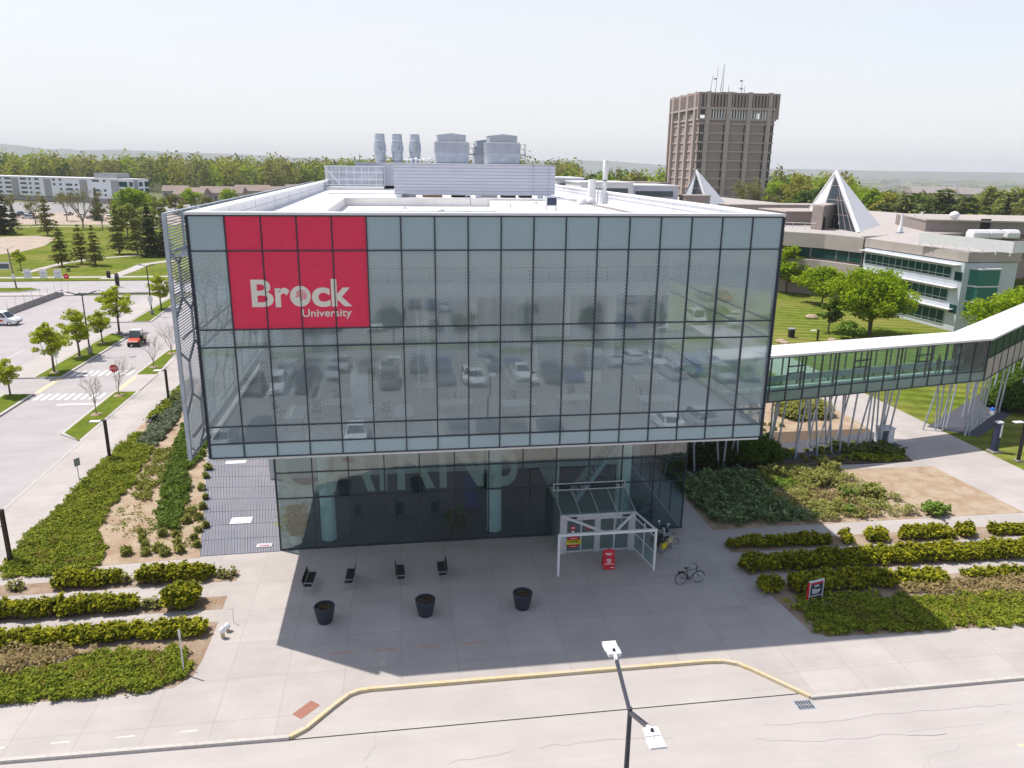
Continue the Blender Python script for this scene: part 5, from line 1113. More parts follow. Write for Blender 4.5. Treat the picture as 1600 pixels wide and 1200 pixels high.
# ------------------------------------------------------------------ vehicles
def wheel(parent, x, y, r, w_=.2):
    s = 1 if y > 0 else -1
    o = MB().lathe([(r*.62, -w_/2), (r*.95, -w_/2), (r, -w_*.3), (r, w_*.3), (r*.95, w_/2), (r*.62, w_/2)], n=20, capb=False, capt=False).build('wheel', M['tyre'], parent, smooth=True); o.rotation_euler.x = R(90); o.location = (x, y, r)
    MB().lathe([(r*.63, -w_*.35), (r*.63, w_*.35)], n=16).build('rim', M['rim'], o)
def car(label, paint, L=4.5, W=1.8, H=1.48, style='sedan', name='parked_car', group=None):
    o = thing(name, label, 'car' if style != 'van' else 'van', group=group); hl, hw = L/2, W/2
    prof = {'sedan': [(-hl, .42), (-hl, .78), (-hl+.25, .95), (-hl+1.0, .98), (hl-1.25, .93), (hl-.25, .76), (hl, .6), (hl, .34), (hl-.3, .24), (-hl+.3, .24)],
            'suv': [(-hl, .45), (-hl, .95), (-hl+.1, 1.02), (hl-1.2, 1.0), (hl-.25, .88), (hl, .7), (hl, .38), (hl-.3, .28), (-hl+.3, .28)],
            'van': [(-hl, .42), (-hl, 1.0), (-hl+.1, 1.08), (hl-1.1, 1.06), (hl-.2, .88), (hl, .66), (hl, .36), (hl-.3, .26), (-hl+.3, .26)]}[style]
    b = MB(); n = len(prof); ins = lambda z: hw-.05*max(0, (.5-z))-.03*max(0, z-.75)/.3
    b.add([(x, s*ins(z), z) for s in (-1, 1) for x, z in prof], [tuple(range(n)), tuple(range(2*n-1, n-1, -1))]+[(i, n+i, n+(i+1) % n, (i+1) % n) for i in range(n)])
    cab = {'sedan': [(-hl+.65, .96), (-hl+1.35, H), (hl-2.0, H), (hl-1.2, .93)], 'suv': [(-hl+.08, 1.0), (-hl+.4, H), (hl-1.9, H), (hl-1.15, .98)], 'van': [(-hl+.05, 1.06), (-hl+.15, H), (hl-1.75, H), (hl-1.0, 1.03)]}[style]
    tw = hw-.24; bw = hw-.04; vs = [(x, s*(bw if z < 1.2 else tw), z) for s in (-1, 1) for x, z in cab]
    b.add(vs, [(0, 1, 2, 3), (7, 6, 5, 4), (1, 5, 6, 2), (0, 4, 5, 1), (2, 6, 7, 3)]); b.build('body', paint, o, bevel=.04)
    g_ = MB()
    def face(ids, k0, k1, v0, v1, off):
        a, b1, c, d = [np.array(vs[i]) for i in ids]; P = lambda u, v: (a*(1-u)+d*u)*(1-v)+(b1*(1-u)+c*u)*v; nrm = np.cross(d-a, b1-a); nrm /= np.linalg.norm(nrm); nrm *= off
        g_.slab(P(k0, v0)+nrm, P(k1, v0)+nrm, P(k1, v1)+nrm, P(k0, v1)+nrm, .01)
    e_ = .45 if style == 'van' else .0
    for ids, sg_ in (((0, 1, 2, 3), 1), ((4, 5, 6, 7), -1)):
        for k0, k1 in (((.03, .32), (.36, .62), (.66, .95)) if style != 'van' else ((.62, .78), (.80, .97))): face(ids, k0, k1, .12, .88, .012*sg_)
    face((3, 2, 6, 7), .06, .94, .06, .92, -.012*-1); 
    if style != 'van': face((4, 5, 1, 0), .06, .94, .1, .9, .012)
    g_.build('window', M['carglass'], o)
    for s in (-1, 1):
        MB().box(hl-.22, hl+.005, s*hw*.78-.2, s*hw*.78+.2, .62, .74).build('headlight', M['lens'], o, bevel=.02); MB().box(-hl-.005, -hl+.1, s*hw*.8-.16, s*hw*.8+.16, .72, .86).build('tail_light', M['red_sign'], o, bevel=.02)
        for x in (-hl+.8, hl-.85): wheel(o, x, s*(hw-.1), .32)
        MB().box(hl-1.55, hl-1.4, s*(hw+.0)-.02+(.08*s), s*hw+.1*s+.02, .98, 1.1).build('mirror', paint, o)
    MB().box(hl-.02, hl+.01, -.5, .5, .38, .55).build('grille', M['black_metal'], o)
    return o
v = car('white delivery van with orange flash at the left edge', M['white_paint'], 4.5, 1.85, 1.85, 'van', 'delivery_van'); nose = G(31, 506)[:2]; v.location = (nose[0]-2.25, nose[1]+.3, RZ); v.rotation_euler.z = R(-8)
MB().box(-1.6, .6, -.945, -.935, .62, .86).build('orange_flash', M['red_paint'], v)
utv = thing('utility_vehicle', 'red utility vehicle with dark roll cage driving up the side road', 'utility vehicle', (-23.85, 64.7, RZ), R(-92))
MB().add([(1.35, s*.62, z) for s in (-1, 1) for z in (.55, .78)]+[(.45, s*.66, z) for s in (-1, 1) for z in (.5, 1.02)], [(0, 1, 3, 2), (4, 6, 7, 5), (1, 5, 7, 3), (0, 4, 5, 1), (2, 3, 7, 6), (0, 2, 6, 4)]).build('bonnet', M['red_paint'], utv, bevel=.06)
MB().box(-.6, .5, -.68, .68, .36, .5).box(-1.5, 1.3, -.4, .4, .3, .45).build('chassis', M['black_metal'], utv); MB().box(-1.6, -.55, -.72, .72, .6, .66).box(-1.6, -.55, -.72, -.66, .66, .95).box(-1.6, -.55, .66, .72, .66, .95).box(-1.6, -1.54, -.66, .66, .66, .95).box(-.61, -.55, -.66, .66, .66, .95).build('cargo_bed', M['tan_paint'], utv, bevel=.02)
MB().box(-.5, .05, -.6, .6, .5, .72).bar((-.45, 0, .7), (-.55, 0, 1.15), 1.2, .1, up=(1, 0, .2)).build('seat', M['black_metal'], utv, bevel=.03); cg = MB()
for s in (-1, 1): cg.path([(.5, s*.66, .95), (.2, s*.62, 1.85), (-.6, s*.62, 1.88), (-.7, s*.66, .6)], .035, 8)
cg.tube((.2, -.62, 1.85), (.2, .62, 1.85), .035).tube((-.6, -.62, 1.88), (-.6, .62, 1.88), .035).build('roll_cage', M['black_metal'], utv); MB().box(-.65, .25, -.64, .64, 1.88, 1.94).build('roof', M['white_paint'], utv, bevel=.02); MB().slab((.49, -.6, 1.0), (.49, .6, 1.0), (.24, .57, 1.82), (.24, -.57, 1.82), .012).build('windscreen', M['glass_far'], utv); MB().box(1.33, 1.37, -.5, .5, .6, .72).build('headlights', M['lens'], utv)
MB().tube((.35, .35, .95), (.2, .3, 1.1), .02).torus((.15, .3, 1.12), .14, .015, 'x', 14, 5).build('steering_wheel', M['black_metal'], utv)
for x in (-1.05, .95):
    for y in (-.62, .62): wheel(utv, x, y, .3, .24)
PAINT = [mat('paint_'+n, c, .28, .04, 1, spec=.6) for n, c in (('silver', (.42, .43, .45)), ('grey', (.13, .135, .145)), ('black', (.018, .018, .02)), ('white', (.72, .72, .72)), ('blue', (.03, .07, .22)), ('red', (.35, .025, .03)), ('navy', (.02, .03, .06)), ('bronze', (.19, .15, .11)))]
PN = ['silver', 'dark grey', 'black', 'white', 'blue', 'red', 'navy', 'bronze']
PROT = {}
rs = np.random.RandomState(11)
def lot_car(x, y, rz, k, st, label, group, z=RZ):
    key = (k, st)
    if key not in PROT:
        PROT[key] = car(label, PAINT[k], 4.5 if st == 'sedan' else 4.6, 1.82, 1.45 if st == 'sedan' else 1.68, st); c = PROT[key]
    else: c = copy_tree(PROT[key])
    c.location = (x, y, z); c.rotation_euler.z = rz; c['label'] = label; c['group'] = group; return c
for row, y in enumerate((-27, -43, -48.5, -70, -87)):
    for i in range(26):
        x = -6+i*2.75
        if rs.rand() < (.62, .7, .62, .42, .35)[row]:
            k = int(rs.choice(8, p=[.16, .2, .16, .16, .09, .08, .09, .06])); st = 'sedan' if rs.rand() < .55 else 'suv'
            lot_car(x+rs.normal()*.08, y+rs.normal()*.2, R(90 if (row % 2) ^ (rs.rand() < .25) else -90), k, st, '%s %s parked in the lot that the glass front mirrors' % (PN[k], 'saloon car' if st == 'sedan' else 'tall estate car'), 'cars in the mirrored lot')
mk = MB()
for y in (-27, -43, -48.5, -70, -87):
    for i in range(27): mk.box(-7.4+i*2.75, -7.3+i*2.75, y-2.5, y+2.5, RZ-.02, RZ+.004)
struct(mk, 'bay_lines', M['mark_white'])
# ------------------------------------------------------------------ planting near the building
mulchless = None
LH = [([(-6.6, 4.85), (-9.9, 4.9)], 0.70, 0.74, 'yew hedge, left clump of the back row beside the grating bed'), ([(-1.95, 4.85), (-5.5, 4.8)], 0.70, 0.82, 'yew hedge, right clump of the back row nearest the plaza'),
      ([(-7.35, 2.1), (-13.6, 2.05)], 0.74, 0.78, 'yew hedge, long left clump of the middle row'), ([(-4.95, 2.1), (-7.2, 2.1)], 0.74, 0.78, 'yew hedge, second clump of the middle row'), ([(-2.0, 2.1), (-3.3, 2.05)], 1.05, 1.3, 'short tall yew clump at the middle row by the plaza'),
      ([(-.9, -.45), (-4.6, -.5), (-13.6, -.15)], .78, .60, 'longest yew hedge running the whole front row at left')]
for i, (p, w_, h, lb) in enumerate(LH): hedge(p, w_, h, M['yew'], lb, 20+i, group='yew hedges at left', size=.115, dens=620)
RH = [([(28.2, 4.75), (34.6, 4.5)], 0.62, 0.53, 'yew hedge, long shaded clump of the back row at right'), ([(35.5, 4.7), (36.3, 4.6)], 0.79, 0.56, 'small round yew clump next to the shaded hedge'), ([(37.2, 4.6), (38.2, 4.5)], 0.79, 0.65, 'second small round yew clump in the back row'),
      ([(39.4, 4.55), (42.5, 4.5)], 0.84, 0.65, 'sunlit yew clump in the back row right of the two round ones'), ([(43.2, 4.45), (44.2, 4.4)], 0.79, 0.65, 'short yew clump before the gap in the back row'), ([(45.4, 4.4), (48, 4.3)], 0.62, 0.50, 'yew clump at the right end of the back row'), ([(49.3, 4.2), (54, 4.1)], 0.62, 0.50, 'yew clump running out at the right edge of the back row'),
      ([(28.0, 2.15), (35.2, 2.05), (56, 1.4)], 0.97, 0.73, 'continuous yew hedge of the middle row, half shaded'), ([(27.95, -.3), (28.9, -.35)], 0.84, 0.73, 'round yew clump at the plaza end of the front row'), ([(29.6, -.35), (35.2, -.4)], 0.92, 0.82, 'shaded yew hedge of the front row behind the blue sign'), ([(36, -.4), (38.6, -.5)], 0.79, 0.60, 'sparse yew clump at the sunlit end of the front row'), ([(40.0, -.3), (44.5, -.4)], 0.52, 0.40, 'yew clump among tan shrubs in the front row')]
for i, (p, w_, h, lb) in enumerate(RH): hedge(p, w_, h, M['yew'], lb, 40+i, group='yew hedges at right', size=.115, dens=620)
LS = [((-11.2, 4.8), (-12.3, 4.85)), ((-6.1, 4.8), (-6.5, 4.8)), ((-.6, 4.8), (-1.6, 4.85)), ((-3.6, 2.1), (-4.7, 2.1))]
for i, (a, b) in enumerate(LS): hedge([a, b], .55, .45, M['shrub_gold'], ['sparse young yew plants at the left end of the back row', 'tiny yew sprig between the two back row clumps', 'sparse young yew plants where the back row meets the plaza', 'sparse young yew plants between the middle row clumps'][i], 70+i, 'shrub', 'young_shrub', .09, 190, 'young shrubs at left')
cover('juniper_cover', [(-13.9, -4.6), (-8.3, -4.85), (-4.2, -4.9), (-1.4, -4.65), (-.8, -3.9), (-1.0, -3.0), (-1.9, -1.75), (-5.6, -1.55), (-8.3, -2.9), (-13.9, -3.4)], M['juniper'], 0.41, 760, .075, 1)
cover('shrub_cover', [(-13.9, -3.4), (-8.3, -2.9), (-5.6, -1.5), (-7, -1.1), (-13.9, -1.0)], M['shrub_tan'], .5, 300, .085, 2)
cover('juniper_cover', [(-13.9, 7.8), (-13.2, 6.15), (-10.5, 6.1), (-8.1, 6.9), (-8.7, 8.7), (-9.7, 11), (-10.1, 12.4), (-10.3, 15), (-10.2, 19), (-10.7, 23.4), (-11.0, 26.2), (-12.4, 28.6), (-13.6, 30), (-13.8, 20)], M['juniper'], 0.38, 760, .075, 3)
cover('juniper_tips', [(-12.8, 7), (-8.6, 7.2), (-9.5, 11), (-12.5, 12)], M['juniper_tip'], .45, 170, .08, 4, thresh=.55)
cover('juniper_cover', [(-13.6, 33), (-12.6, 34), (-12.0, 46), (-13.4, 46)], M['juniper'], .5, 300, .13, 5)
cover('juniper_tips', [(-7.5, -4.6), (-1.6, -4.5), (-2, -2), (-5.5, -2), (-8, -3.2)], M['juniper_tip'], .42, 130, .075, 26, thresh=.56)
cover('juniper_tips', [(29, -4), (33, -4.6), (54, -4.8), (54, -3), (38, -2.4), (31, -2.1)], M['juniper_tip'], .40, 110, .075, 27, thresh=.58)
cover('juniper_tips', [(-12.9, 12), (-10.4, 13), (-10.8, 24), (-12.6, 26)], M['juniper_tip'], .38, 100, .075, 28, thresh=.55)
cover('blue_grass', [(-12.2, 26.6), (-10.9, 26.2), (-10.7, 30), (-11.4, 37), (-12.3, 44), (-13.2, 44), (-12.7, 36), (-12.6, 30)], M['grass_blue'], .5, 420, .12, 6, lump=1.4)
cover('tall_grass', [(-6.6, 11), (-5.2, 10.8), (-5.9, 16), (-7.3, 22), (-7.9, 27), (-9.4, 27), (-8.3, 20), (-7.5, 16)], M['grass_green'], .6, 480, .11, 7, lump=1.2, up=.2)
cover('tall_grass', [(-9.3, 26), (-7.0, 21), (-6.4, 23.6), (-8.4, 34), (-10, 45), (-11.2, 45), (-10.2, 33)], M['grass_green'], .5, 380, .12, 8, lump=1.2, up=.2)
cover('pale_grass', [(-9.8, 16.5), (-8.2, 15.4), (-8.6, 21), (-9.6, 26), (-10.6, 26), (-10.2, 20)], M['grass_tuft'], .35, 230, .11, 9, lump=1.5, up=.2, thresh=.45)
cover('pale_grass', [(-9.6, 11.5), (-3.2, 8), (-4.4, 14.5), (-6.2, 15), (-9.9, 15)], M['grass_tuft'], .12, 60, .08, 25, lump=2.2, up=.2, thresh=.52)
def tuft(seed, m, r=.28, h=.45, n=110):
    rs = np.random.RandomState(seed); a = rs.uniform(0, 2*math.pi, n); q = rs.uniform(.1, 1, n); C = np.column_stack([np.cos(a)*r*q, np.sin(a)*r*q, h*(.25+.75*rs.rand(n))*(1.1-.4*q)]); D = np.column_stack([np.cos(a)*.5*q, np.sin(a)*.5*q, np.ones(n)])
    return leaf_obj('grass_tuft', C, .13, m, None, .35, 3., seed, D)
T0 = [tuft(i, M['grass_tuft']) for i in range(3)]; first = set()
pts = [(-3.9, 9.6), (-4.7, 9.0), (-5.6, 8.3), (-6.5, 8.9), (-4.3, 8.0), (-5.1, 10.1), (-6.9, 9.7), (-7.3, 8.1), (-3.6, 11.2), (-4.3, 12.4), (-3.9, 10.6), (-4.4, 14.0), (-4.9, 13.2), (-7.2, 10.6), (-5.9, 10.3), (-4.6, 15.6), (-5.2, 17.2), (-4.9, 12.0), (-5.4, 19.4), (-5.6, 21.0), (-3.5, 8.6), (-6.2, 7.9), (-5.1, 7.8)]
for i, (x, y) in enumerate(pts):
    b = T0[i % 3]; c = b if i < 3 else b.copy()
    if i >= 3: COL.objects.link(c)
    c.location = (x, y, .01); c.rotation_euler.z = i*1.3; s = .8+.35*((i*7) % 5)/5; c.scale = (s, s, s); tag(c, 'small pale grass tuft in the mulch left of the grating', 'grass tuft', 'grass tufts in the left mulch')
# right garden
cover('broadleaf_cover', [(28.3, 15.6), (28.4, 7.4), (35.2, 7.2), (33.9, 10.5), (35.0, 15.7)], M['shrub_broad'], .8, 170, .15, 11, lump=1.6, thresh=.30)
cover('gold_shrubs', [(33.8, 10.6), (35.3, 7.2), (42.6, 7.2), (42.9, 10), (42.2, 12.4), (40.6, 15.7), (35.0, 15.7)], M['shrub_gold'], .75, 230, .10, 12, lump=.8, thresh=.43)
cover('tan_shrubs', [(34.6, 11), (37, 7.4), (40, 7.4), (39, 12), (37, 14)], M['shrub_tan'], .5, 220, .09, 13, thresh=.40)
cover('bright_grass', [(34.4, 13), (35.8, 12), (37, 13.2), (36.4, 15.4), (34.8, 15.4)], M['shrub_bright'], .5, 140, .15, 14, up=.2)
for i, (x, y, m_, s, h, lb) in enumerate(((44.0, 7.6, 'shrub_bright', 1.1, .7, 'bright green low shrub at the front of the right garden mulch'), (40.6, 15.0, 'shrub_gold', 1.2, .9, 'yellow green round shrub at the back of the right garden'), (41.2, 10.5, 'shrub_gold', 1.1, .8, 'golden shrub at the edge of the bare mulch'), (36.2, 14.9, 'shrub_gold', 1.0, .8, 'golden shrub at the back corner of the sunlit garden'), (39.4, 10.6, 'grass_green', .9, .6, 'deep green low shrub among golden ones'), (38.8, 13.2, 'shrub_gold', 1.2, .9, 'broad golden shrub in the middle of the garden'), (38.2, 8.2, 'shrub_bright', .7, .5, 'small fresh green plant near the front of the golden shrubs'))):
    hedge([(x-s*.5, y), (x+s*.5, y)], s, h, M[m_], lb, 90+i, 'shrub', 'garden_shrub', .13, 260, 'shrubs of the right garden')
cover('juniper_cover', [(28.7, -4.2), (29.6, -4.7), (33, -4.85), (39.8, -4.9), (48, -4.95), (56, -5.1), (56, -2.9), (43, -2.7), (38, -2.2), (34, -1.7), (31.3, -1.9), (29.3, -2.6)], M['juniper'], 0.38, 760, .075, 16)
cover('tan_shrubs', [(34.8, -1.6), (38, -2.1), (43, -2.6), (56, -2.8), (56, -.4), (45, -.6), (39, -.8), (36, -.9)], M['shrub_tan'], .55, 260, .09, 17)
cover('dark_cover', [(28.4, -2.3), (29.3, -1.0), (33.5, -1.1), (34, -1.6), (31, -1.9), (29.2, -2.6)], M['juniper'], .35, 120, .14, 18)
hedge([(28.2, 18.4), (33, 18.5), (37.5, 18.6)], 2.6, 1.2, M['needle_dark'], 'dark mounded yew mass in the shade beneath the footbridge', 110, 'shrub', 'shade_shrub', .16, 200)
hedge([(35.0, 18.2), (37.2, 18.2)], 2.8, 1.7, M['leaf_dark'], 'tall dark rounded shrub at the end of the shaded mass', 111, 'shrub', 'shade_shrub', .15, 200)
cover('shade_cover', [(43.0, 19.2), (48.8, 17.6), (49.2, 20), (44, 21)], M['needle'], .5, 170, .16, 19)
cover('juniper_cover', [(43.5, 17.0), (48.3, 16.7), (48.7, 17.6), (44, 18.4)], M['juniper'], .35, 170, .15, 20)
for i in range(60):
    r_ = np.random.RandomState(300+i); b = T0[i % 3].copy(); COL.objects.link(b); x, y = (r_.uniform(37.8, 43.2), r_.uniform(17, 20)) if i < 26 else (r_.uniform(36.5, 42.5), r_.uniform(24.6, 33)); b.location = (x, y, .01); s = r_.uniform(.5, .9); b.scale = (s, s, s*.8); b.rotation_euler.z = i
    tag(b, 'tiny grass tuft in the dark soil under the footbridge' if i < 26 else 'tiny grass tuft in the pale mulch behind the footbridge', 'grass tuft', 'tufts in the dark soil' if i < 26 else 'tufts in the pale mulch')
hedge([(44.5, 28.5), (47.8, 29)], 2.6, 1.1, M['shrub_gold'], 'olive shrub mass on the mulch behind the bridge legs', 112, 'shrub', 'garden_shrub', .16, 180)
hedge([(43.5, 34.5), (46.2, 35)], 1.8, 1.4, M['shrub_bright'], 'pale flowering shrub behind the bridge legs', 113, 'shrub', 'garden_shrub', .16, 180)
wb = thing('white_cabinet', 'white and green utility cabinet under the footbridge', 'cabinet', (*G(1380, 692)[:2], 0)); MB().box(-.6, .6, -.45, .45, .05, 1.35).build('body', M['panel_white'], wb, bevel=.02); MB().box(-.65, .65, -.5, .5, 1.35, 1.42).build('lid', M['panel_lilac'], wb); MB().box(-.5, .1, -.47, -.45, .2, 1.25).build('door', M['glass_far'], wb)
# street trees
TP = [broadleaf('street_tree', '', 'tree', 5.6, 1.9, 1.6, M['leaf_maple'], M['bark'], 36, 95, .17, 31+i, group='young green trees beside the left lot') for i in range(3)]
for i, (x, y, h, lb) in enumerate(((-28.8, 42.7, 3.9, 'smallest young green tree at the left edge by the near crosswalk'), (-28.2, 51.3, 5.6, 'young green tree with a sign under it, first of the row'), (-28.3, 58.5, 5.7, 'young green tree beside the twin lamp, second of the row'), (-28.2, 65.6, 4.4, 'slim young green tree hidden between two larger ones'), (-28.2, 71.8, 6.4, 'tallest young green tree at the end of the row'), (-27.9, 89.8, 5.4, 'young green tree by the tall dark lamp near the screen'), (-27.7, 103., 5.2, 'young green tree half behind the slatted screen'))):
    put(TP[i % 3], (x, y, 0), i*1.7, lb, scale=h/5.6)
BT = [bare_tree('bare_street_tree', '', 'tree', 4.0, 1.5, M['bark_grey'], 51+i, 5, 'leafless young trees along the side road', .28, .06) for i in range(2)]
for i, (x, y, h, lb) in enumerate(((-18.5, 35.6, 3.9, 'nearest leafless young tree in the long grass strip'), (-18.5, 41.5, 4.2, 'leafless young tree beside the stop sign'), (-18.4, 52.5, 3.8, 'leafless young tree at the near end of the farther strip'), (-18.2, 58.9, 4.3, 'leafless young tree farthest along the side road'))): put(BT[i % 2], (x, y, 0), i*2.1, lb, scale=h/4.)
def ring(x, y):
    return MB().lathe([(.5, 0), (.45, .05), (.1, .07)], (x, y, .03), 12)
for x, y in ((-18.5, 35.6), (-18.5, 41.5), (-18.4, 52.5), (-18.2, 58.9), (-28.2, 51.3), (-28.3, 58.5), (-28.2, 65.6), (-28.2, 71.8)): struct(ring(x, y), 'mulch_ring', M['mulch'])
# ------------------------------------------------------------------ footbridge
BR = thing('covered_footbridge', 'glazed footbridge with white roof on slanted steel legs', 'footbridge', (0, 0, 0))
def seg(A, Bp, wd, z0, zg, z1, z2, npan, nm='', opens=(), slant=0.):
    A, Bp = np.array(A), np.array(Bp); d = (Bp-A)/np.linalg.norm(Bp-A); L_ = np.linalg.norm(Bp-A); nv = np.array((-d[1], d[0]))
    P = lambda t, o, z: (*(A+d*t+nv*o), z)
    MB().bar(P(0, wd/2, z0+.2), P(L_, wd/2, z0+.2), wd-.1, .4).build('deck', M['panel_white'], BR)
    MB().bar(P(-.1, wd/2, z2), P(L_+.1, wd/2, z2), wd+.45, .16).build('roof', M['cap_white'], BR)
    rd = MB()
    for i in range(int(L_/.6)): rd.bar(P(i*.6, -.2, z2+.09), P(i*.6, wd+.2, z2+.09), .05, .03)
    rd.build('roof_seams', M['steel_white'], BR)
    w_ = L_/npan; mu = MB()
    for i in range(npan):
        for o, nm_ in ((0., 'glass_panel'), (wd, 'rear_glass_panel')):
            MB().bar(P(i*w_+.04, o, (zg+z1)/2), P((i+1)*w_-.04, o, (zg+z1)/2), .02, z1-zg-.06).build(nm_, M['glass_bridge' if slant < 1 else 'glass_dark'], BR)
            MB().bar(P(i*w_+.04, o, (z0+zg)/2), P((i+1)*w_-.04, o, (z0+zg)/2), .03, zg-z0-.06).build('spandrel_panel', M['glass_green' if slant < 1 else 'fascia'], BR)
    for i in range(npan+1):
        for o in (0, wd): mu.bar(P(i*w_, o-.03, z0-.02), P(i*w_, o-.03, z1+.05), .06, .12, up=(d[0], d[1], 0))
        mu.bar(P(i*w_, .35, z0+.4), P(i*w_, .35, z1), .14, .1, up=(d[0], d[1], 0)) if i % 2 == 0 else 0
    for o in (-.03, wd+.03):
        for z in (z0, zg, z1): mu.bar(P(0, o, z), P(L_, o, z), .1, .07)
    for i in opens:
        for z in (z1-.75, z1-1.3): mu.bar(P(i*w_, -.05, z), P((i+1)*w_, -.05, z), .1, .09)
    mu.build('mullions', M['mullion'], BR)
    MB().bar(P(0, wd*.5+.9, zg+.25), P(L_, wd*.5+.9, zg+.25), .08, .5).bar(P(0, .25, z0+.9), P(L_, .25, z0+.9), .06, .06).build('handrail_wall', M['panel_lilac'], BR)
    return P, L_, d, nv
bP, bL, bd, bn = seg((27.1, 15.6), (57.7, 21.4), 2.6, 5.0, 5.85, 8.45, 8.6, 20, opens=(7, 11, 15, 3))
P2, L2_, d2, n2 = seg((57.75, 21.42), (92, 46.2), 2.7, 5.0, 6.9, 8.45, 8.62, 20, slant=1.)
# legs: slender slanted tubes in loose clusters, leaving the wide path clear
rs = np.random.RandomState(5)
for t in list(np.linspace(1.2, 13.4, 20))+[14.2, 14.8, 15.5, 16.2, 16.9, 17.6, 18.3, 18.9, 19.7, 20.1, 21.2, 21.9, 22.2, 22.9, 23.4, 15.2, 16.6, 18.0, 19.3, 21.6, 22.6, 28.7, 30.9, 29.0, 29.4, 29.9, 30.2, 30.5]:
    o = rs.choice([.4, 2.2]); lean = rs.uniform(-.9, .9); lat = rs.uniform(-.4, .4); a = bP(t, o, 5.02); b = bP(t-lean, o+lat, 0)
    MB().tube(b, a, .075, n=8).build('leg', M['galv'], BR, smooth=True)
for t in (.7, 1.5, 2.4, 3.4, 4.6, 5.6, 7.2, 8.8, 10.5, 12.5, 15, 18, 21, 25, 29):
    o = rs.choice([.5, 2.3]); lean = rs.uniform(.2, 1.3); MB().tube(P2(t-lean, o, 0), P2(t, o, 5.02), .08, n=8).build('leg', M['galv'], BR, smooth=True)
hedge([tuple(G(1578, 640)[:2]), tuple(G(1592, 612)[:2]), tuple(G(1610, 590)[:2])], 3.2, 1.3, M['leaf_dark'], 'dark shrub mass added as shade on the lawn at the right edge below the footbridge', 114, 'shrub', 'added_shade_shrub', .18, 150)  # shrubs added to stand in for the dark tree shade on this lawn
# strip of gravel underneath, ramp beyond
struct(MB().prism([tuple(P2(0, -.5, 0)[:2]), tuple(P2(34, -.5, 0)[:2]), tuple(P2(34, 3.6, 0)[:2]), tuple(P2(-.5, 3.6, 0)[:2])], -.1, .02), 'bridge_gravel', M['shade_toned_gravel'])
struct(MB().prism([tuple(bP(1, -.2, 0)[:2]), tuple(bP(23.2, -.2, 0)[:2]), tuple(bP(23.2, 3.4, 0)[:2]), tuple(bP(1, 3.4, 0)[:2])], -.1, .022), 'bridge_gravel', M['shade_toned_gravel'])
# the walker on the bridge
def person(loc, rz, label):
    o = thing('person', label, 'person', loc, rz)
    J = dict(pel=(0, 0, .95), sp=(0, 0, 1.18), ch=(0, .02, 1.38), nk=(0, .02, 1.52), hd=(0, 0, 1.63), ht=(0, 0, 1.74), lh=(-.1, 0, .9), lk=(-.11, -.12, .5), la=(-.11, .02, .09), lt=(-.11, -.16, .04), rh=(.1, 0, .9), rk=(.11, .03, .5), ra=(.11, .14, .1), rt=(.11, -.02, .04), ls=(-.19, .02, 1.42), le=(-.24, .06, 1.14), lw=(-.22, -.08, .92), lf=(-.22, -.12, .82), rs=(.19, .02, 1.42), re=(.24, .02, 1.14), rw=(.22, -.14, .95), rf=(.22, -.19, .86))
    rad = dict(pel=.15, sp=.135, ch=.15, nk=.055, hd=.095, ht=.075, lh=.095, lk=.062, la=.045, lt=.035, rh=.095, rk=.062, ra=.045, rt=.035, ls=.075, le=.05, lw=.035, lf=.03, rs=.075, re=.05, rw=.035, rf=.03)
    E_ = [('pel', 'sp'), ('sp', 'ch'), ('ch', 'nk'), ('nk', 'hd'), ('hd', 'ht')]+[(a, b) for s in 'lr' for a, b in (('pel', s+'h'), (s+'h', s+'k'), (s+'k', s+'a'), (s+'a', s+'t'), ('ch', s+'s'), (s+'s', s+'e'), (s+'e', s+'w'), (s+'w', s+'f'))]
    ks = list(J); me = bpy.data.meshes.new('body'); me.from_pydata([J[k] for k in ks], [(ks.index(a), ks.index(b)) for a, b in E_], []); b = bpy.data.objects.new('body', me); COL.objects.link(b); b.parent = o
    me.materials.append(M['cloth_dark']); sk = b.modifiers.new('skin', 'SKIN'); su = b.modifiers.new('sub', 'SUBSURF'); su.levels = su.render_levels = 1
    for i, k in enumerate(ks): me.skin_vertices[0].data[i].radius = (rad[k], rad[k]); me.skin_vertices[0].data[i].use_root = (k == 'pel')
    MB().lathe([(.03, -.1), (.085, -.06), (.1, .02), (.085, .09), (.03, .12)], (0, -.015, 1.66), 14).build('face', M['skin'], o, smooth=True); MB().lathe([(.106, 0), (.1, .07), (.05, .115), (.01, .12)], (0, .01, 1.67), 14).build('hair', M['hair'], o, smooth=True)
    for x, y in ((-.11, -.08), (.11, .06)): MB().box(x-.045, x+.045, y-.14, y+.12, 0, .08).build('shoe', M['white_paint'], o, bevel=.02)
    MB().lathe([(.17, .98), (.165, 1.2), (.19, 1.4), (.1, 1.5)], n=14, capb=False, capt=False).build('jacket', M['cloth_jacket'], o, smooth=True); return o
pp = bP(27.1, 1.1, 5.41); person(pp, R(70), 'walker in dark jacket and pale shoes inside the footbridge')
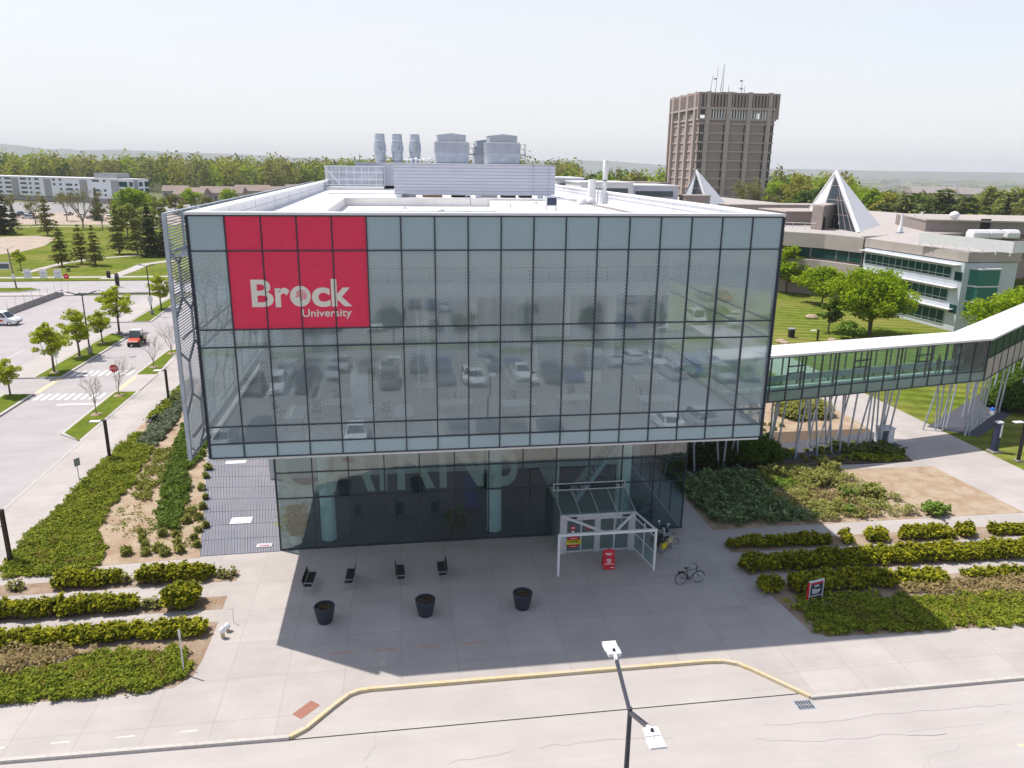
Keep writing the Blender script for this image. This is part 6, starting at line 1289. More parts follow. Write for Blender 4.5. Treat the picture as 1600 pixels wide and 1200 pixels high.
# ------------------------------------------------------------------ white office with green windows
ZT = 9.75
Pl, Pr = G(1352, 387, ZT)[:2], G(1508, 411, ZT)[:2]; Pq = Pr+np.array((8.6, .4))
OF = thing('white_office', 'three storey white panelled office with green strip windows and sunshades', 'building', (*Pr, 0))
def wloc(p): return np.array(p)-Pr
l_, q_ = wloc(Pl), wloc(Pq); fd = -l_/np.linalg.norm(l_); FL = np.linalg.norm(l_); fn = np.array((fd[1], -fd[0]))
if fn[0] > 0: fn = -fn
back = [tuple(q_+np.array((10, 22))), tuple(l_+np.array((16, 12)))]
MB().prism([tuple(l_), (0, 0), tuple(q_), *back], 0, ZT).build('wall', M['office_panel'], OF)
MB().prism([tuple(l_-fn*.0-fd*.2), tuple(-fn*.0+fd*.4), tuple(q_+fd*.4), *back], ZT+.14, ZT+1.5).build('roof_band', M['fascia'], OF)
MB().prism([tuple(l_*.98), tuple(q_*.02), tuple(q_*.98), *[tuple(np.array(b)*.98) for b in back]], ZT+1.5, ZT+1.53).build('roof', M['roof_gravel'], OF)
fp_ = lambda t, o, z: (*(l_+fd*t+fn*o), z)
sh_ = MB(); jt = MB()
for k, (z0, z1) in enumerate(((7.35, 8.95), (4.05, 5.75), (.7, 2.7))):
    t0, t1 = .4, FL-2.1; win = MB().bar(fp_(t0, .03, (z0+z1)/2), fp_(t1, .03, (z0+z1)/2), .06, z1-z0).build('window', M['glass_dark'], OF); fr = MB(); n = 13
    for i in range(n+1): fr.bar(fp_(t0+(t1-t0)*i/n, .075, z0), fp_(t0+(t1-t0)*i/n, .075, z1), .06, .05, up=(fd[0], fd[1], 0))
    for z in (z0, z0+.42, z1): fr.bar(fp_(t0, .075, z), fp_(t1, .075, z), .06, .07)
    fr.build('frame', M['alu'], win)
    MB().bar(fp_(-.3, .45, z1+.42), fp_(FL-.6, .45, z1+.42), .9, .1).build('sunshade', M['cap_white'], OF)
for z in (1.0, 3.2, 3.75, 6.3, 6.8): jt.bar(fp_(.05, .005, z), fp_(FL, .005, z), .02, .03)
for t in np.arange(1, FL, 2.4): jt.bar(fp_(t, .004, 3.1), fp_(t, .004, 3.8), .018, .03, up=(fd[0], fd[1], 0)); jt.bar(fp_(t, .004, 6), fp_(t, .004, 7.2), .018, .03, up=(fd[0], fd[1], 0))
jt.build('panel_joints', M['steel_grey'], OF)
qd = q_/np.linalg.norm(q_); qn = np.array((qd[1], -qd[0])); qp = lambda t, o, z: (*(qd*t+qn*o), z)
for k, (z0, z1) in enumerate(((2.6, 4.3), (4.6, 6.5), (6.7, 8.9))):
    a = MB().prism([tuple(qd*1.0+qn*.0), tuple(qd*1.6+qn*1.3), tuple(qd*4.8+qn*1.3), tuple(qd*5.6+qn*0)], z0, z1).build('bay_window', M['glass_bay'], OF)
    MB().prism([tuple(qd*.9), tuple(qd*1.55+qn*1.38), tuple(qd*4.85+qn*1.38), tuple(qd*5.7)], z1, z1+.18).build('sill', M['cap_white'], a)
for z0, z1 in ((7.2, 8.4), (2.6, 3.8)): MB().bar(fp_(FL-1.4, .05, (z0+z1)/2), fp_(FL-.1, .05, (z0+z1)/2), .08, z1-z0).build('window', M['glass_dark'], OF)
ws = thing('roof_plant_screen', 'long white plant screen standing on the white office roof', 'screen', (0, 0, 0)); zr = ZT+1.53
sa, sb = G(1434, 384, zr)[:2], G(1581, 401, zr)[:2]; m_ = MB().bar((*sa, zr+1.2), (*sb, zr+1.2), .1, 1.5); sdv = (sb-sa)/np.linalg.norm(sb-sa); m_.bar((*sb, zr+1.2), (*(sb+np.array((sdv[1]*-6, sdv[0]*6))), zr+1.2), .1, 1.5); m_.build('panel', M['cap_white'], ws); lg = MB()
for t in np.linspace(.02, .98, 8): p = sa+(sb-sa)*t; lg.tube((*p, zr), (*p, zr+.5), .08, n=6)
lg.build('posts', M['steel_white'], ws)
for i, (px, s) in enumerate(((1527, 1.3), (1551, 1.0), (1577, 1.0))):
    t = thing('roof_fan_unit', ['largest rounded white fan unit behind the office plant screen', 'middle rounded white fan unit behind the office plant screen', 'right rounded white fan unit behind the office plant screen'][i], 'roof fan', (*G(px, 372, zr)[:2], zr)); MB().xprism([(-1, 0), (-1, .9), (-.6, 1.4), (.6, 1.4), (1, .9), (1, 0)], -1.2*s, 1.2*s).build('hood', M['cap_white'], t, bevel=.2); MB().box(-1, 1, -.8, .8, 0, .3).build('base', M['steel_grey'], t)
# ------------------------------------------------------------------ low curved brick buildings behind it
ZB = 11.
fpts = [(30, 140), (58, 117), tuple(G(1226, 362, ZB)[:2]), tuple(G(1290, 366, ZB)[:2]), tuple(G(1350, 372, ZB)[:2]), tuple(Pl+np.array((3, 6)))]
RB = thing('curved_brick_building', 'low curved brown concrete building with ribbon windows and white gables on its roof', 'building', (0, 0, 0))
bk_ = [(112, 96), (150, 118), (140, 170), (60, 190), (25, 165)]
def offs(pts, o):
    out = []
    for i, p in enumerate(pts):
        d = np.array(pts[min(i+1, len(pts)-1)])-np.array(pts[max(i-1, 0)]); d = d/np.linalg.norm(d); out.append(tuple(np.array(p)+np.array((d[1], -d[0]))*o))
    return out
MB().prism(offs(fpts, -.8)+bk_, 0, ZB-.3).build('wall', M['brick_brown'], RB)
MB().prism(fpts+bk_, 8.5, ZB).build('upper_fascia', M['fascia'], RB); MB().prism(offs(fpts, .6)+bk_, 4.3, 6.4).build('lower_fascia', M['fascia'], RB)
rb_ = MB().prism(offs(fpts, -.5)+[(110, 97), (148, 118), (139, 168), (61, 188), (27, 165)], ZB, ZB+.04); rb_.build('roof', M['roof_gravel'], RB)
for z0, z1 in ((6.75, 8.4), (2.6, 4.2)):
    w_ = MB(); f_ = MB(); pts = offs(fpts, -.55)
    for a, b in zip(pts, pts[1:]):
        w_.bar((*a, (z0+z1)/2), (*b, (z0+z1)/2), .4, z1-z0); n = max(2, int(np.linalg.norm(np.array(a)-np.array(b))/2.3))
        for i in range(n+1): p = np.array(a)+(np.array(b)-np.array(a))*i/n; f_.tube((*p, z0), (*p, z1), .24, n=6)
    wo = w_.build('ribbon_window', M['glass_dark'], RB); f_.build('mullions', M['brick_dark'], wo)
def gable(label, P1, P2, P3, ap, bxs, zb):
    o = thing('gabled_skylight', label, 'skylight', (*P1[:2], zb)); o_ = np.array((*P1[:2], zb)); L_ = lambda p: np.array(p)-o_
    a, b, c, t = L_(P1), L_(P2), L_(P3), L_(ap)
    MB().slab(a, b, t+(b-a)*.05, t, .35).build('white_slope', M['cap_white'], o)
    MB().slab(c, c+(a-c)*.36, t, t-(a-c)*.02, .3).build('grey_slope', M['panel_white'], o)
    g_ = MB(); q1 = c+(a-c)*.36; g_.add([q1, a, t+(a-t)*.04], [(0, 1, 2)]); g_.build('glazing', M['glass_slate'], o); f_ = MB()
    for k in range(1, 7): p = q1+(a-q1)*k/7; f_.bar(p, p+(t-p)*.0+np.array((0, 0, 0))+(t-p)*(1 if k > 9 else .97*(k/7)), .12, .12)
    for k in (.25, .5, .75): f_.bar(q1+(t-q1)*k, a+(t-a)*k, .12, .12)
    f_.build('glazing_bars', M['brick_dark'], o)
    MB().slab(b, c, t, t+(b-a)*.05, .3).build('rear_slope', M['fascia'], o); MB().bar(a, t, .5, .5).build('edge_rib', M['cap_white'], o); return o
ap = G(1306, 268, 22.); ap = CAM+(ap-CAM)*1.0
def at_y(px, py, y): return Yp(px, py, y)
P1, P2, P3 = G(1341, 364, ZB), G(1375, 352, ZB), G(1248, 347, ZB)
gable('nearer large white triangular gable skylight on the curved roof', P1, P2, P3, at_y(1306, 268, (P1[1]+P2[1]+P3[1])/3), None, ZB)
bb_ = G(1266, 358, ZB), G(1283, 360, ZB), G(1318, 352, ZB)
bx = thing('roof_stair_house', 'small brown brick stair house with dark door before the nearer gable', 'stair house', (*bb_[0][:2], ZB)); A_, B2, C2 = [np.array(b[:2])-bb_[0][:2] for b in bb_]
ht = hgt(*bb_[1][:2], 323)-ZB
MB().prism([tuple(A_), tuple(B2), tuple(C2), tuple(C2+A_-B2+np.array((0, 1)))], 0, ht).build('wall', M['brick_roof'], bx); MB().prism([tuple(A_*1.03), tuple(B2*1.03), tuple(C2*1.03), tuple(C2+A_-B2+np.array((0, 1)))], ht, ht+.25).build('roof', M['fascia'], bx)
dd = (C2-B2)/np.linalg.norm(C2-B2); MB().bar((*(B2+dd*.5), 1.2), (*(B2+dd*2.2), 1.2), .1, 2.4).build('door', M['dark_gap'], bx)
rl = MB(); ra, rb2 = G(1276, 359, ZB), G(1301, 356, ZB)
rg = thing('roof_railing', 'thin pale railing on the roof before the stair house', 'railing', (*ra[:2], ZB)); v_ = (rb2-ra)
for z in (.6, 1.2): rl.tube((0, 0, z), (v_[0], v_[1], z), .05, n=5); rl.tube((0, 0, z), (-14, 6, z), .05, n=5)
for k in range(4): rl.tube((v_[0]*k/3, v_[1]*k/3, 0), (v_[0]*k/3, v_[1]*k/3, 1.2), .05, n=5)
for k in range(1, 8): rl.tube((-2*k, 6*k/7, 0), (-2*k, 6*k/7, 1.2), .05, n=5)
rl.build('rails', M['steel_white'], rg)
for i, (x, y, w_, d_, h_, m_, lb) in enumerate((( *G(1226, 352, ZB)[:2], 14, 12, 2.6, 'brick_roof', 'brown brick roof block left of the nearer gable'), (*G(1140, 333, ZB)[:2], 26, 8, 2.0, 'brick_roof', 'long low dark brick roof wall between the two gables'))):
    t = thing('roof_block', lb, 'roof block', (x, y, ZB)); MB().box(0, w_, 0, d_, 0, h_).build('wall', M[m_], t); MB().box(-.2, w_+.2, -.2, d_+.2, h_, h_+.2).build('coping', M['fascia'], t)
cb_ = G(1445, 362, ZB); t = thing('roof_block', 'long brown brick plant house with dark door behind the white screen', 'roof block', (*cb_[:2], ZB)); e_ = G(1600, 366, ZB)[:2]-cb_[:2]; e2 = e_*1.5; hb = hgt(*cb_[:2], 345)-ZB
MB().prism([(0, 0), tuple(e2), tuple(e2+np.array((8, 20))), (6, 18)], 0, hb).build('wall', M['brick_roof'], t); MB().prism([(-.3, -.3), tuple(e2+np.array((.3, -.3))), tuple(e2+np.array((8, 20))), (6, 18)], hb, hb+.3).build('coping', M['fascia'], t); en = e_/np.linalg.norm(e_); MB().bar((*(en*9.3), 1.3), (*(en*11), 1.3), .15, 2.6).build('door', M['dark_gap'], t)
for i, (px, py, pt_, lb) in enumerate(((1406, 365, 334, 'nearest white exhaust pipe on the gravel roof'), (1425, 356, 335, 'middle white exhaust pipe on the gravel roof'), (1438, 353, 331, 'white exhaust pipe next to the brick plant house'))):
    p = G(px, py, ZB); t = thing('roof_exhaust_pipe', lb, 'exhaust pipe', (*p[:2], ZB)); h_ = hgt(*p[:2], pt_)-ZB; MB().lathe([(.42, 0), (.42, h_*.3), (.22, h_*.45), (.2, h_)], n=12).build('pipe', M['lamp_head'], t, smooth=True); MB().box(-.5, .5, -.5, .5, 0, .3).build('base', M['steel_grey'], t)
for px, py, z, lb in ((1490, 345, ZB+hb, 'white ball vent on the brick plant house'), (1199, 331, ZB, 'white ball vent on the roof between the gables'), (1315, 358, ZB, 'white ball vent beside the nearer gable')):
    p = G(px, py, z); t = thing('ball_vent', lb, 'vent', (*p[:2], z)); MB().lathe([(.4, 0), (.4, .4), (.8, .7), (.9, 1.1), (.7, 1.5), (.2, 1.75)], n=14).build('ball', M['lamp_head'], t, smooth=True); MB().box(-.6, .6, -.6, .6, 0, .15).build('flashing', M['steel_grey'], t)
P1, P2, P3 = G(1106, 324, ZB), G(1138, 322, ZB), G(1062, 319, ZB)
gable('farther white triangular gable skylight in front of the brick tower', P1, P2, P3, at_y(1088, 266, (P1[1]+P2[1]+P3[1])/3), None, ZB)
bx = thing('roof_stair_house', 'brown brick stair house before the farther gable', 'stair house', (*G(1070, 326, ZB)[:2], ZB)); MB().box(0, 7.2, 0, 5, 0, 3.4).build('wall', M['brick_roof'], bx); MB().box(-.2, 7.4, -.2, 5.2, 3.4, 3.7).build('roof', M['fascia'], bx); MB().box(-1.5, 7.6, -.1, .0, 0, 1.2).build('parapet', M['fascia'], bx)
FB = thing('far_brick_building', 'low brick building under the farther gable skylight', 'building', (60, 200, 0)); MB().box(0, 75, 0, 60, 0, ZB-.2).build('wall', M['brick_brown'], FB); MB().box(-.5, 75.5, -.5, 60.5, ZB-.2, ZB).build('roof', M['roof_gravel'], FB); MB().box(0, 75, -.06, 0, 6.5, 8.2).build('ribbon_window', M['glass_dark'], FB)
# low grey blocks seen over the right parapet
for i, (x0, x1, yt, y, m_, lb) in enumerate(((871, 912, 277, 190, 'panel_lilac', 'grey flat roofed block behind the roof screen'), (908, 990, 284, 170, 'panel_white', 'pale flat roofed block behind the white flues'), (986, 1060, 289, 178, 'panel_lilac', 'long grey block left of the brick tower'), (990, 1046, 285, 215, 'brick_dark', 'dark brick block with band of windows left of the tower'))):
    a, b = Yp(x0, yt, y), Yp(x1, yt, y); t = thing('flat_roof_block', lb, 'building', (a[0], y, 0), group=None); W_ = b[0]-a[0]; MB().box(0, W_, 0, 20, 0, a[2]-.3).build('wall', M[m_], t); MB().box(-.3, W_+.3, -.3, 20.3, a[2]-.3, a[2]).build('roof', M['cap_white' if i != 3 else 'roof_brown'], t); MB().box(W_*.1, W_*.9, -.08, 0, a[2]-3.2, a[2]-1.6).build('window', M['glass_far'], t)
# ------------------------------------------------------------------ the brick tower
TX, TY, TW, TD = 147., 322., 38., 38.
TW_ = thing('brick_tower', 'tall brown brick library tower with finned crown and vertical piers', 'tower', (TX, TY, 0))
FZ = [1.+4.08*i for i in range(12)]; ZL0, ZL1, ZC = 44.0, 47.9, 55.2
MB().box(.7, TW-.7, .7, TD-.7, 0, ZL0-.8).build('wall', M['brick_brown'], TW_); MB().box(17, 29, 15, 30, ZL0-.8, ZL1).build('loggia_core', M['brick_dark'], TW_)
bd_ = MB()
for z in FZ[1:]:
    if z < ZL0: bd_.box(.35, TW-.35, .35, TD-.35, z-.55, z+.15)
bd_.build('floor_bands', M['brick_pale'], TW_)
MB().box(0, TW, 0, TD, ZL0-.8, ZL0).build('loggia_sill', M['brick_pale'], TW_); MB().box(-.6, TW+.6, -.6, TD+.6, ZL1, ZL1+1.0).build('crown_sill', M['brick_pale'], TW_); MB().box(-.2, TW+.2, -.2, TD+.2, ZL1+1, ZC-.8).build('crown', M['crown_recess_shade'], TW_)
MB().box(.5, TW-.5, .5, TD-.5, ZC-.8, ZC-.4).build('roof', M['roof_gravel'], TW_)
PX = [4.2, 14.2, 24.2, 34.2]
for p in PX:
    MB().box(p-.95, p+.95, -.7, .9, 0, ZC+.4).build('pier', M['brick_pale'], TW_); MB().box(-.7, .9, p-.95, p+.95, 0, ZC+.4).build('pier', M['brick_pale'], TW_); MB().box(p-.95, p+.95, TD-.9, TD+.7, 0, ZC+.4).build('pier', M['brick_pale'], TW_); MB().box(TW-.9, TW+.7, p-.95, p+.95, 0, ZC+.4).build('pier', M['brick_pale'], TW_)
# corner posts and crown fins
for x, y in ((0, 0), (TW, 0), (0, TD), (TW, TD)): MB().box(x-.55 if x else -.7, x+.7 if x else .55, y-.55 if y else -.7, y+.7 if y else .55, 0 if (x, y) == (0, TD) else ZL0, ZC).build('corner_post', M['brick_brown'], TW_)
for a, b in ((-.4, 3.2), (5.2, 13.2), (15.2, 23.2), (25.2, 33.2), (35.2, 38.4)):
    n = max(2, int((b-a)/1.55))
    for i in range(n):
        c = a+(b-a)*(i+.5)/n
        for f in (0, 1):
            fn_ = MB()
            B_ = (lambda u0, u1, v0, v1, z0, z1: fn_.box(u0, u1, v0, v1, z0, z1)) if f == 0 else (lambda u0, u1, v0, v1, z0, z1: fn_.box(v0, v1, u0, u1, z0, z1))
            B_(c-.36, c+.36, -.75, -.2, ZL1+1.0, ZC-.9); fn_.build('crown_fin', M['brick_brown'], TW_)
MB().box(-.65, TW+.65, -.65, TD+.65, ZC-.9, ZC-.0).build('crown_cap', M['brick_brown'], TW_)
for a, b in ((5.2, 13.2), (15.2, 23.2), (25.2, 33.2)):
    for i in range(6): c = a+(b-a)*(i+.5)/6; MB().box(c-.3, c+.3, .2, .5, ZL0, ZL1).build('loggia_strip', M['cap_white'], TW_); MB().box(.2, .5, c-.13, c+.13, ZL0, ZL1).build('loggia_strip', M['brick_dark'], TW_)  # white front strips stand in for the brightness of the open slots
for z in FZ:
    if z+3.4 > ZL0: continue
    for p in PX:
        for x in (p+.98, p-1.55): MB().box(x, x+.57, .58, .7, z+.2, z+3.45).build('window', M['dark_gap'], TW_)
    for x0, x1 in ((.9, 2.6), (TW-2.6, TW-.75)):
        w_ = MB().box(x0, x1, .56, .7, z+.2, z+3.45).build('window', M['dark_gap'], TW_); m2 = MB()
        for x in (x0, (x0+x1)/2, x1): m2.box(x-.08, x+.08, .5, .6, z+.2, z+3.45)
        m2.build('mullion', M['brick_pale'], w_)
an = thing('antenna_group', 'thin radio masts and dishes on the tower roof', 'antennas', (TX, TY, ZC-.4)); m_ = MB()
for x, y, h_, lean in ((9.5, 12, 9.5, .8), (12, 12, 13, .6), (13.6, 10, 13.5, .9), (15.5, 12, 14, .2), (18.5, 12, 5, 0), (24, 10, 7.5, 0), (25.5, 10, 4.5, 0)): m_.tube((x, y, 0), (x+lean, y, h_), .16, .06, 5)
for x, z in ((11, 7.2), (24, 6.6), (24.2, 3.2)): m_.box(x-.2, x+1.2, 11.8, 12.1, z, z+.5)
m_.tube((22, 12, .8), (28, 12, .8), .3, n=6).box(14, 21, 8, 14, 0, 1.4); m_.build('masts', M['pole_grey'], an); MB().lathe([(.1, 0), (.9, .5), (.95, .55)], (24, 9.6, 2.6), 12).build('dish', M['lamp_head'], an)
# ------------------------------------------------------------------ residence far left
A_, B2 = G(-60, 308)[:2], G(203, 320)[:2]; rd_ = (B2-A_); RL = np.linalg.norm(rd_); rd_ /= RL; ZR_ = hgt(*B2, 281)
RE = thing('white_residence', 'long four storey white student residence far left with grey stair bays', 'building', (*A_, 0), math.atan2(rd_[1], rd_[0]))
MB().box(0, RL, 0, 13, 2.6, ZR_).build('wall', M['res_white'], RE); MB().box(0, RL, .8, 12.5, 0, 2.6).build('ground_floor', M['res_grey'], RE); MB().box(-.3, RL+.3, -.3, 13.3, ZR_, ZR_+.4).build('roof', M['cap_white'], RE)
MB().box(RL*.80, RL*.92, 3, 11, ZR_+.4, ZR_+3).build('plant_room', M['res_grey'], RE)
rs = np.random.RandomState(8); fh = (ZR_-2.8)/4
for f in (.10, .345, .54, .745, .915): MB().box(RL*f, RL*f+5.5, -.3, 0, 2.6, ZR_-.6).build('stair_bay', M['res_grey'], RE)
x = 2.
while x < RL-8:
    w_ = rs.choice([1.8, 3.6, 5.2])
    if not any(RL*f-w_ < x < RL*f+6 for f in (.10, .345, .54, .745, .915)):
        for k in range(4):
            if rs.rand() < .8: MB().box(x, x+w_, -.12, 0, 2.9+fh*k+.9, 2.9+fh*k+fh*.82).build('window', M['glass_far'], RE)
    x += w_+rs.uniform(2., 4.5)
for z in (ZR_-3.4, ZR_-6.8, ZR_-10.2):
    for y0 in (1.0, 7.0): MB().box(RL, RL+.15, y0, y0+2.2, z, z+2.2).build('window', M['glass_far'], RE)
    MB().box(RL, RL+.2, 10.5, 12.8, z-.2, z+2.4).build('balcony_glass', M['glass_dark'], RE)
MB().box(RL, RL+.3, 4.0, 6.2, 2.6, ZR_-.4).build('stair_bay', M['res_grey'], RE)
for z in (ZR_-3.6, ZR_-7.2, ZR_-10.6): MB().box(RL-6, RL-.2, -.25, 0, z, z+2.6).build('balcony_glass', M['glass_dark'], RE)
# houses far off
def house(w_, d_, h_, label, cat_m, roof_m, loc, rz, grp):
    o = thing('house', label, 'house', loc, rz, grp); MB().box(0, w_, 0, d_, 0, h_).build('wall', M[cat_m], o); r_ = MB(); e = .5; r_.add([(-e, -e, h_), (w_+e, -e, h_), (w_+e, d_+e, h_), (-e, d_+e, h_), (-e*.5, d_/2, h_+d_*.28), (w_+e*.5, d_/2, h_+d_*.28)], [(0, 1, 5, 4), (1, 2, 5), (2, 3, 4, 5), (3, 0, 4), (3, 2, 1, 0)]); r_.build('roof', M[roof_m], o)
    for i in range(int(w_/4)): MB().box(1.2+4*i, 2.6+4*i, -.08, 0, h_*.35, h_*.75).build('window', M['glass_far'], o)
    return o
for i, (px, py, w_, d_, h_) in enumerate(((272, 318, 16, 12, 5), (310, 317, 24, 12, 5.5), (366, 313, 20, 12, 5.5), (412, 314, 26, 12, 5), (447, 311, 16, 12, 5.5), (255, 312, 14, 11, 5))): house(w_, d_, h_, ['brown roofed house at the left end of the far terrace', 'long brown roofed house among the far trees left of the roof', 'brown roofed house in the middle of the far terrace', 'longest brown roofed house near the parapet', 'brown roofed house at the right end of the far terrace', 'small brown roofed house nearest the residence'][i], 'house_wall', 'roof_brown', (*G(px, py)[:2], 0), R(-8+i*3), 'brown roofed houses on the left')
for i, (px, py, w_, d_, h_) in enumerate(((1425, 318, 30, 16, 7), (1500, 320, 26, 14, 7), (1545, 326, 18, 14, 7), (1590, 326, 20, 14, 7))): house(w_, d_, h_, ['pale roofed hall behind the pines at right', 'pale roofed house right of the biggest pine', 'pale roofed house between the pine and the spruce', 'pale roofed house at the right edge'][i], 'house_wall', 'concrete_old', (*G(px, py)[:2], 0), R(-15+6*i), 'pale roofed houses on the right')
# ------------------------------------------------------------------ trees on the left lawn and beyond
def at(px, py, pt): g_ = G(px, py); return g_[0], g_[1], hgt(g_[0], g_[1], pt)
CF = [conifer('pine_tree', '', 'tree', 12, 3.3, M['needle_olive'], M['bark_pine'], 61+i, 13, 7, .42, .2, 'pines on the left lawn', .14, .75) for i in range(2)]
SP = [conifer('spruce_tree', '', 'tree', 14, 4.2, M['needle_dark'], M['bark_pine'], 66+i, 18, 9, .45, .05, None, .04, .9) for i in range(2)]
for i, (px, py, pt, lb) in enumerate(((97, 416, 343, 'leftmost of three slim pines at the lawn path'), (128, 412, 348, 'middle one of three slim pines at the lawn path'), (150, 415, 350, 'right one of three slim pines at the lawn path'), (187, 397, 318, 'tall loose pine left of the biggest conifer'), (215, 398, 330, 'pine leaning against the biggest conifer on its left'), (75, 368, 303, 'conical pine standing at the upper lawn path'))):
    x, y, h = at(px, py, pt); put(CF[i % 2], (x, y, 0), i*2., lb, scale=h/12)
for i, (px, py, pt, lb, wd) in enumerate(((6, 366, 288, 'big dark spruce at the left edge of the lawn', 1.25), (237, 401, 315, 'biggest dark conifer right beside the slatted screen', 1.0), (258, 398, 335, 'dark conifer half behind the slatted screen', 1.0), (154, 345, 291, 'dark spire shaped conifer before the white residence', .7), (22, 352, 318, 'low dark conifer beside the big spruce', 1.1))):
    x, y, h = at(px, py, pt); put(SP[i % 2], (x, y, 0), i*1.4, lb, 'dark conifers on the left', scale=(h/14*wd, h/14*wd, h/14))
for i, (px, py, pt, r_, lb) in enumerate(((130, 357, 284, 6.5, 'large spreading tree just in bud with forked trunk'), (161, 358, 310, 5, 'reddish bare tree right of the spreading one'), (56, 350, 300, 6, 'thin budding tree left of the conical pine'), (105, 345, 298, 6, 'budding tree before the residence car park'), (24, 340, 300, 5, 'budding tree behind the dark spruce'), (183, 345, 303, 5, 'greyish bare tree behind the slim pines'))):
    x, y, h = at(px, py, pt); o = bare_tree('budding_tree', lb, 'tree', h, r_*h/14, M['bark_grey'], 80+i, 6, 'budding trees on the left', .26, h*.02, M['leaf_olive'], 3, 900, .3); o.location = (x, y, 0)
x, y, h = at(211, 350, 289); o = broadleaf('round_tree', 'round bright green tree before the right end of the residence', 'tree', h, h*.42, h*.2, M['leaf_linden'], M['bark'], 60, 90, .5, 91); o.location = (x, y, 0)
x, y, h = at(33, 421, 389); put(TP[1], (x, y, 0), 1., 'small lone green tree on the left lawn', scale=h/5.6)
for i, (px, py, pt, m_, lb) in enumerate(((300, 330, 289, 'leaf_linden', 'fresh green tree left of the brown roofed houses'), (358, 328, 291, 'leaf_linden', 'fresh green tree between the brown roofed houses'), (275, 335, 300, 'leaf_olive', 'olive tree above the slatted screen corner'), (325, 338, 305, 'leaf_olive', 'olive tree before the long brown roof'), (385, 330, 303, 'leaf_olive', 'grey olive tree near the left parapet'), (440, 322, 302, 'leaf_olive', 'grey olive tree by the right end of the terrace'), (345, 345, 312, 'leaf_dark', 'dark low tree touching the screen top'), (405, 335, 304, 'leaf_dark', 'dark reddish tree close to the parapet'), (288, 348, 318, 'leaf_pale', 'pale budding tree just over the slatted screen'), (250, 345, 302, 'leaf_pale', 'pale tree left of the slatted screen top'), (228, 340, 298, 'leaf_olive', 'olive tree right of the round green one'), (480, 305, 285, 'leaf_dark', 'dark green tree left of the white trellis'), (230, 372, 318, 'leaf_pale', 'pale yellowish tree behind the biggest conifer'), (200, 372, 312, 'leaf_pale', 'pale yellowish tree behind the loose pine'))):
    x, y, h = at(px, py, pt); o = broadleaf('mid_tree', lb, 'tree', h, h*.45, h*.15, M[m_], M['bark_grey'], 34, 55, .6*h/12, 120+i); o.location = (x, y, 0); o['group'] = 'trees behind the left lawn'
for i in range(14):
    r_ = np.random.RandomState(700+i); px, py = r_.uniform(-5, 235), r_.uniform(332, 343); k = int(r_.randint(8)); x, y = G(px, py)[:2]; lot_car(x, y, R(r_.choice([80, 170])), k, 'sedan', '%s car in the far car park before the white residence' % PN[k], 'cars in the far car park', .0)
x, y = G(44, 342)[:2]; lot_car(x, y, R(170), 0, 'suv', 'silver car at the left edge of the far car park beside the spruce', 'cars in the far car park', 0.)
# right hand trees
RTREE = (((1360, 524, 419), 5.6, 'leaf_linden', 'largest bright green tree on the right lawn', 90, 180, .26, 2, 201), ((1284, 476, 415), 4.4, 'leaf_linden', 'rounded green tree left of the largest one', 55, 90, .32, 1, 202), ((1228, 458, 384), 3.6, 'leaf_linden', 'tall green tree at the corner of the glass building', 50, 100, .32, 1, 203), ((1294, 519, 466), 1.9, 'leaf_dark', 'slim darker young tree left of the largest green tree', 26, 60, .24, 1, 204), ((1325, 530, 502), 1.9, 'shrub_bright', 'low pale green bush at the foot of the largest tree', 26, 60, .22, 1, 205))
for (px, py, pt), r_, m_, lb, nc, per, lf_, st_, sd in RTREE:
    x, y, h = at(px, py, pt); o = broadleaf('lawn_tree', lb, 'tree', h, r_, h*.24 if sd != 205 else .2, M[m_], M['bark'], nc, per, lf_, sd, st_); o.location = (x, y, 0)
bx_, by_ = 83.5, 47.5; h = hgt(bx_, by_, 453); o = broadleaf('lawn_tree', 'green tree rising behind the footbridge roof at the right edge', 'tree', h, 6.2, h*.25, M['leaf_linden'], M['bark'], 70, 150, .27, 206); o.location = (bx_, by_, 0)
x, y = G(1560, 470, 5)[:2]
b = thing('lawn_bin', 'dark litter bin on the lawn behind the footbridge', 'bin', (*G(1236, 527)[:2], 0)); MB().box(-.35, .35, -.3, .3, 0, 1.1).build('body', M['black_metal'], b, bevel=.02); MB().box(-.42, .42, -.36, .36, 1.1, 1.25).build('lid', M['steel_grey'], b)
for i, (px, py, s) in enumerate(((1268, 497, 1.0), (1220, 535, .8), (1226, 537, .6), (1300, 533, .7))):
    t = thing('lawn_rock', ['pale rock among shrubs on the right lawn', 'pale flat stone by the footbridge roof', 'smaller pale stone by the footbridge roof', 'low stone left of the pale bush'][i], 'rock', (*G(px, py)[:2], 0)); MB().lathe([(s*.9, 0), (s, .2*s), (s*.7, .5*s), (s*.2, .6*s)], n=7).build('stone', M['mulch_pale'], t, smooth=False)
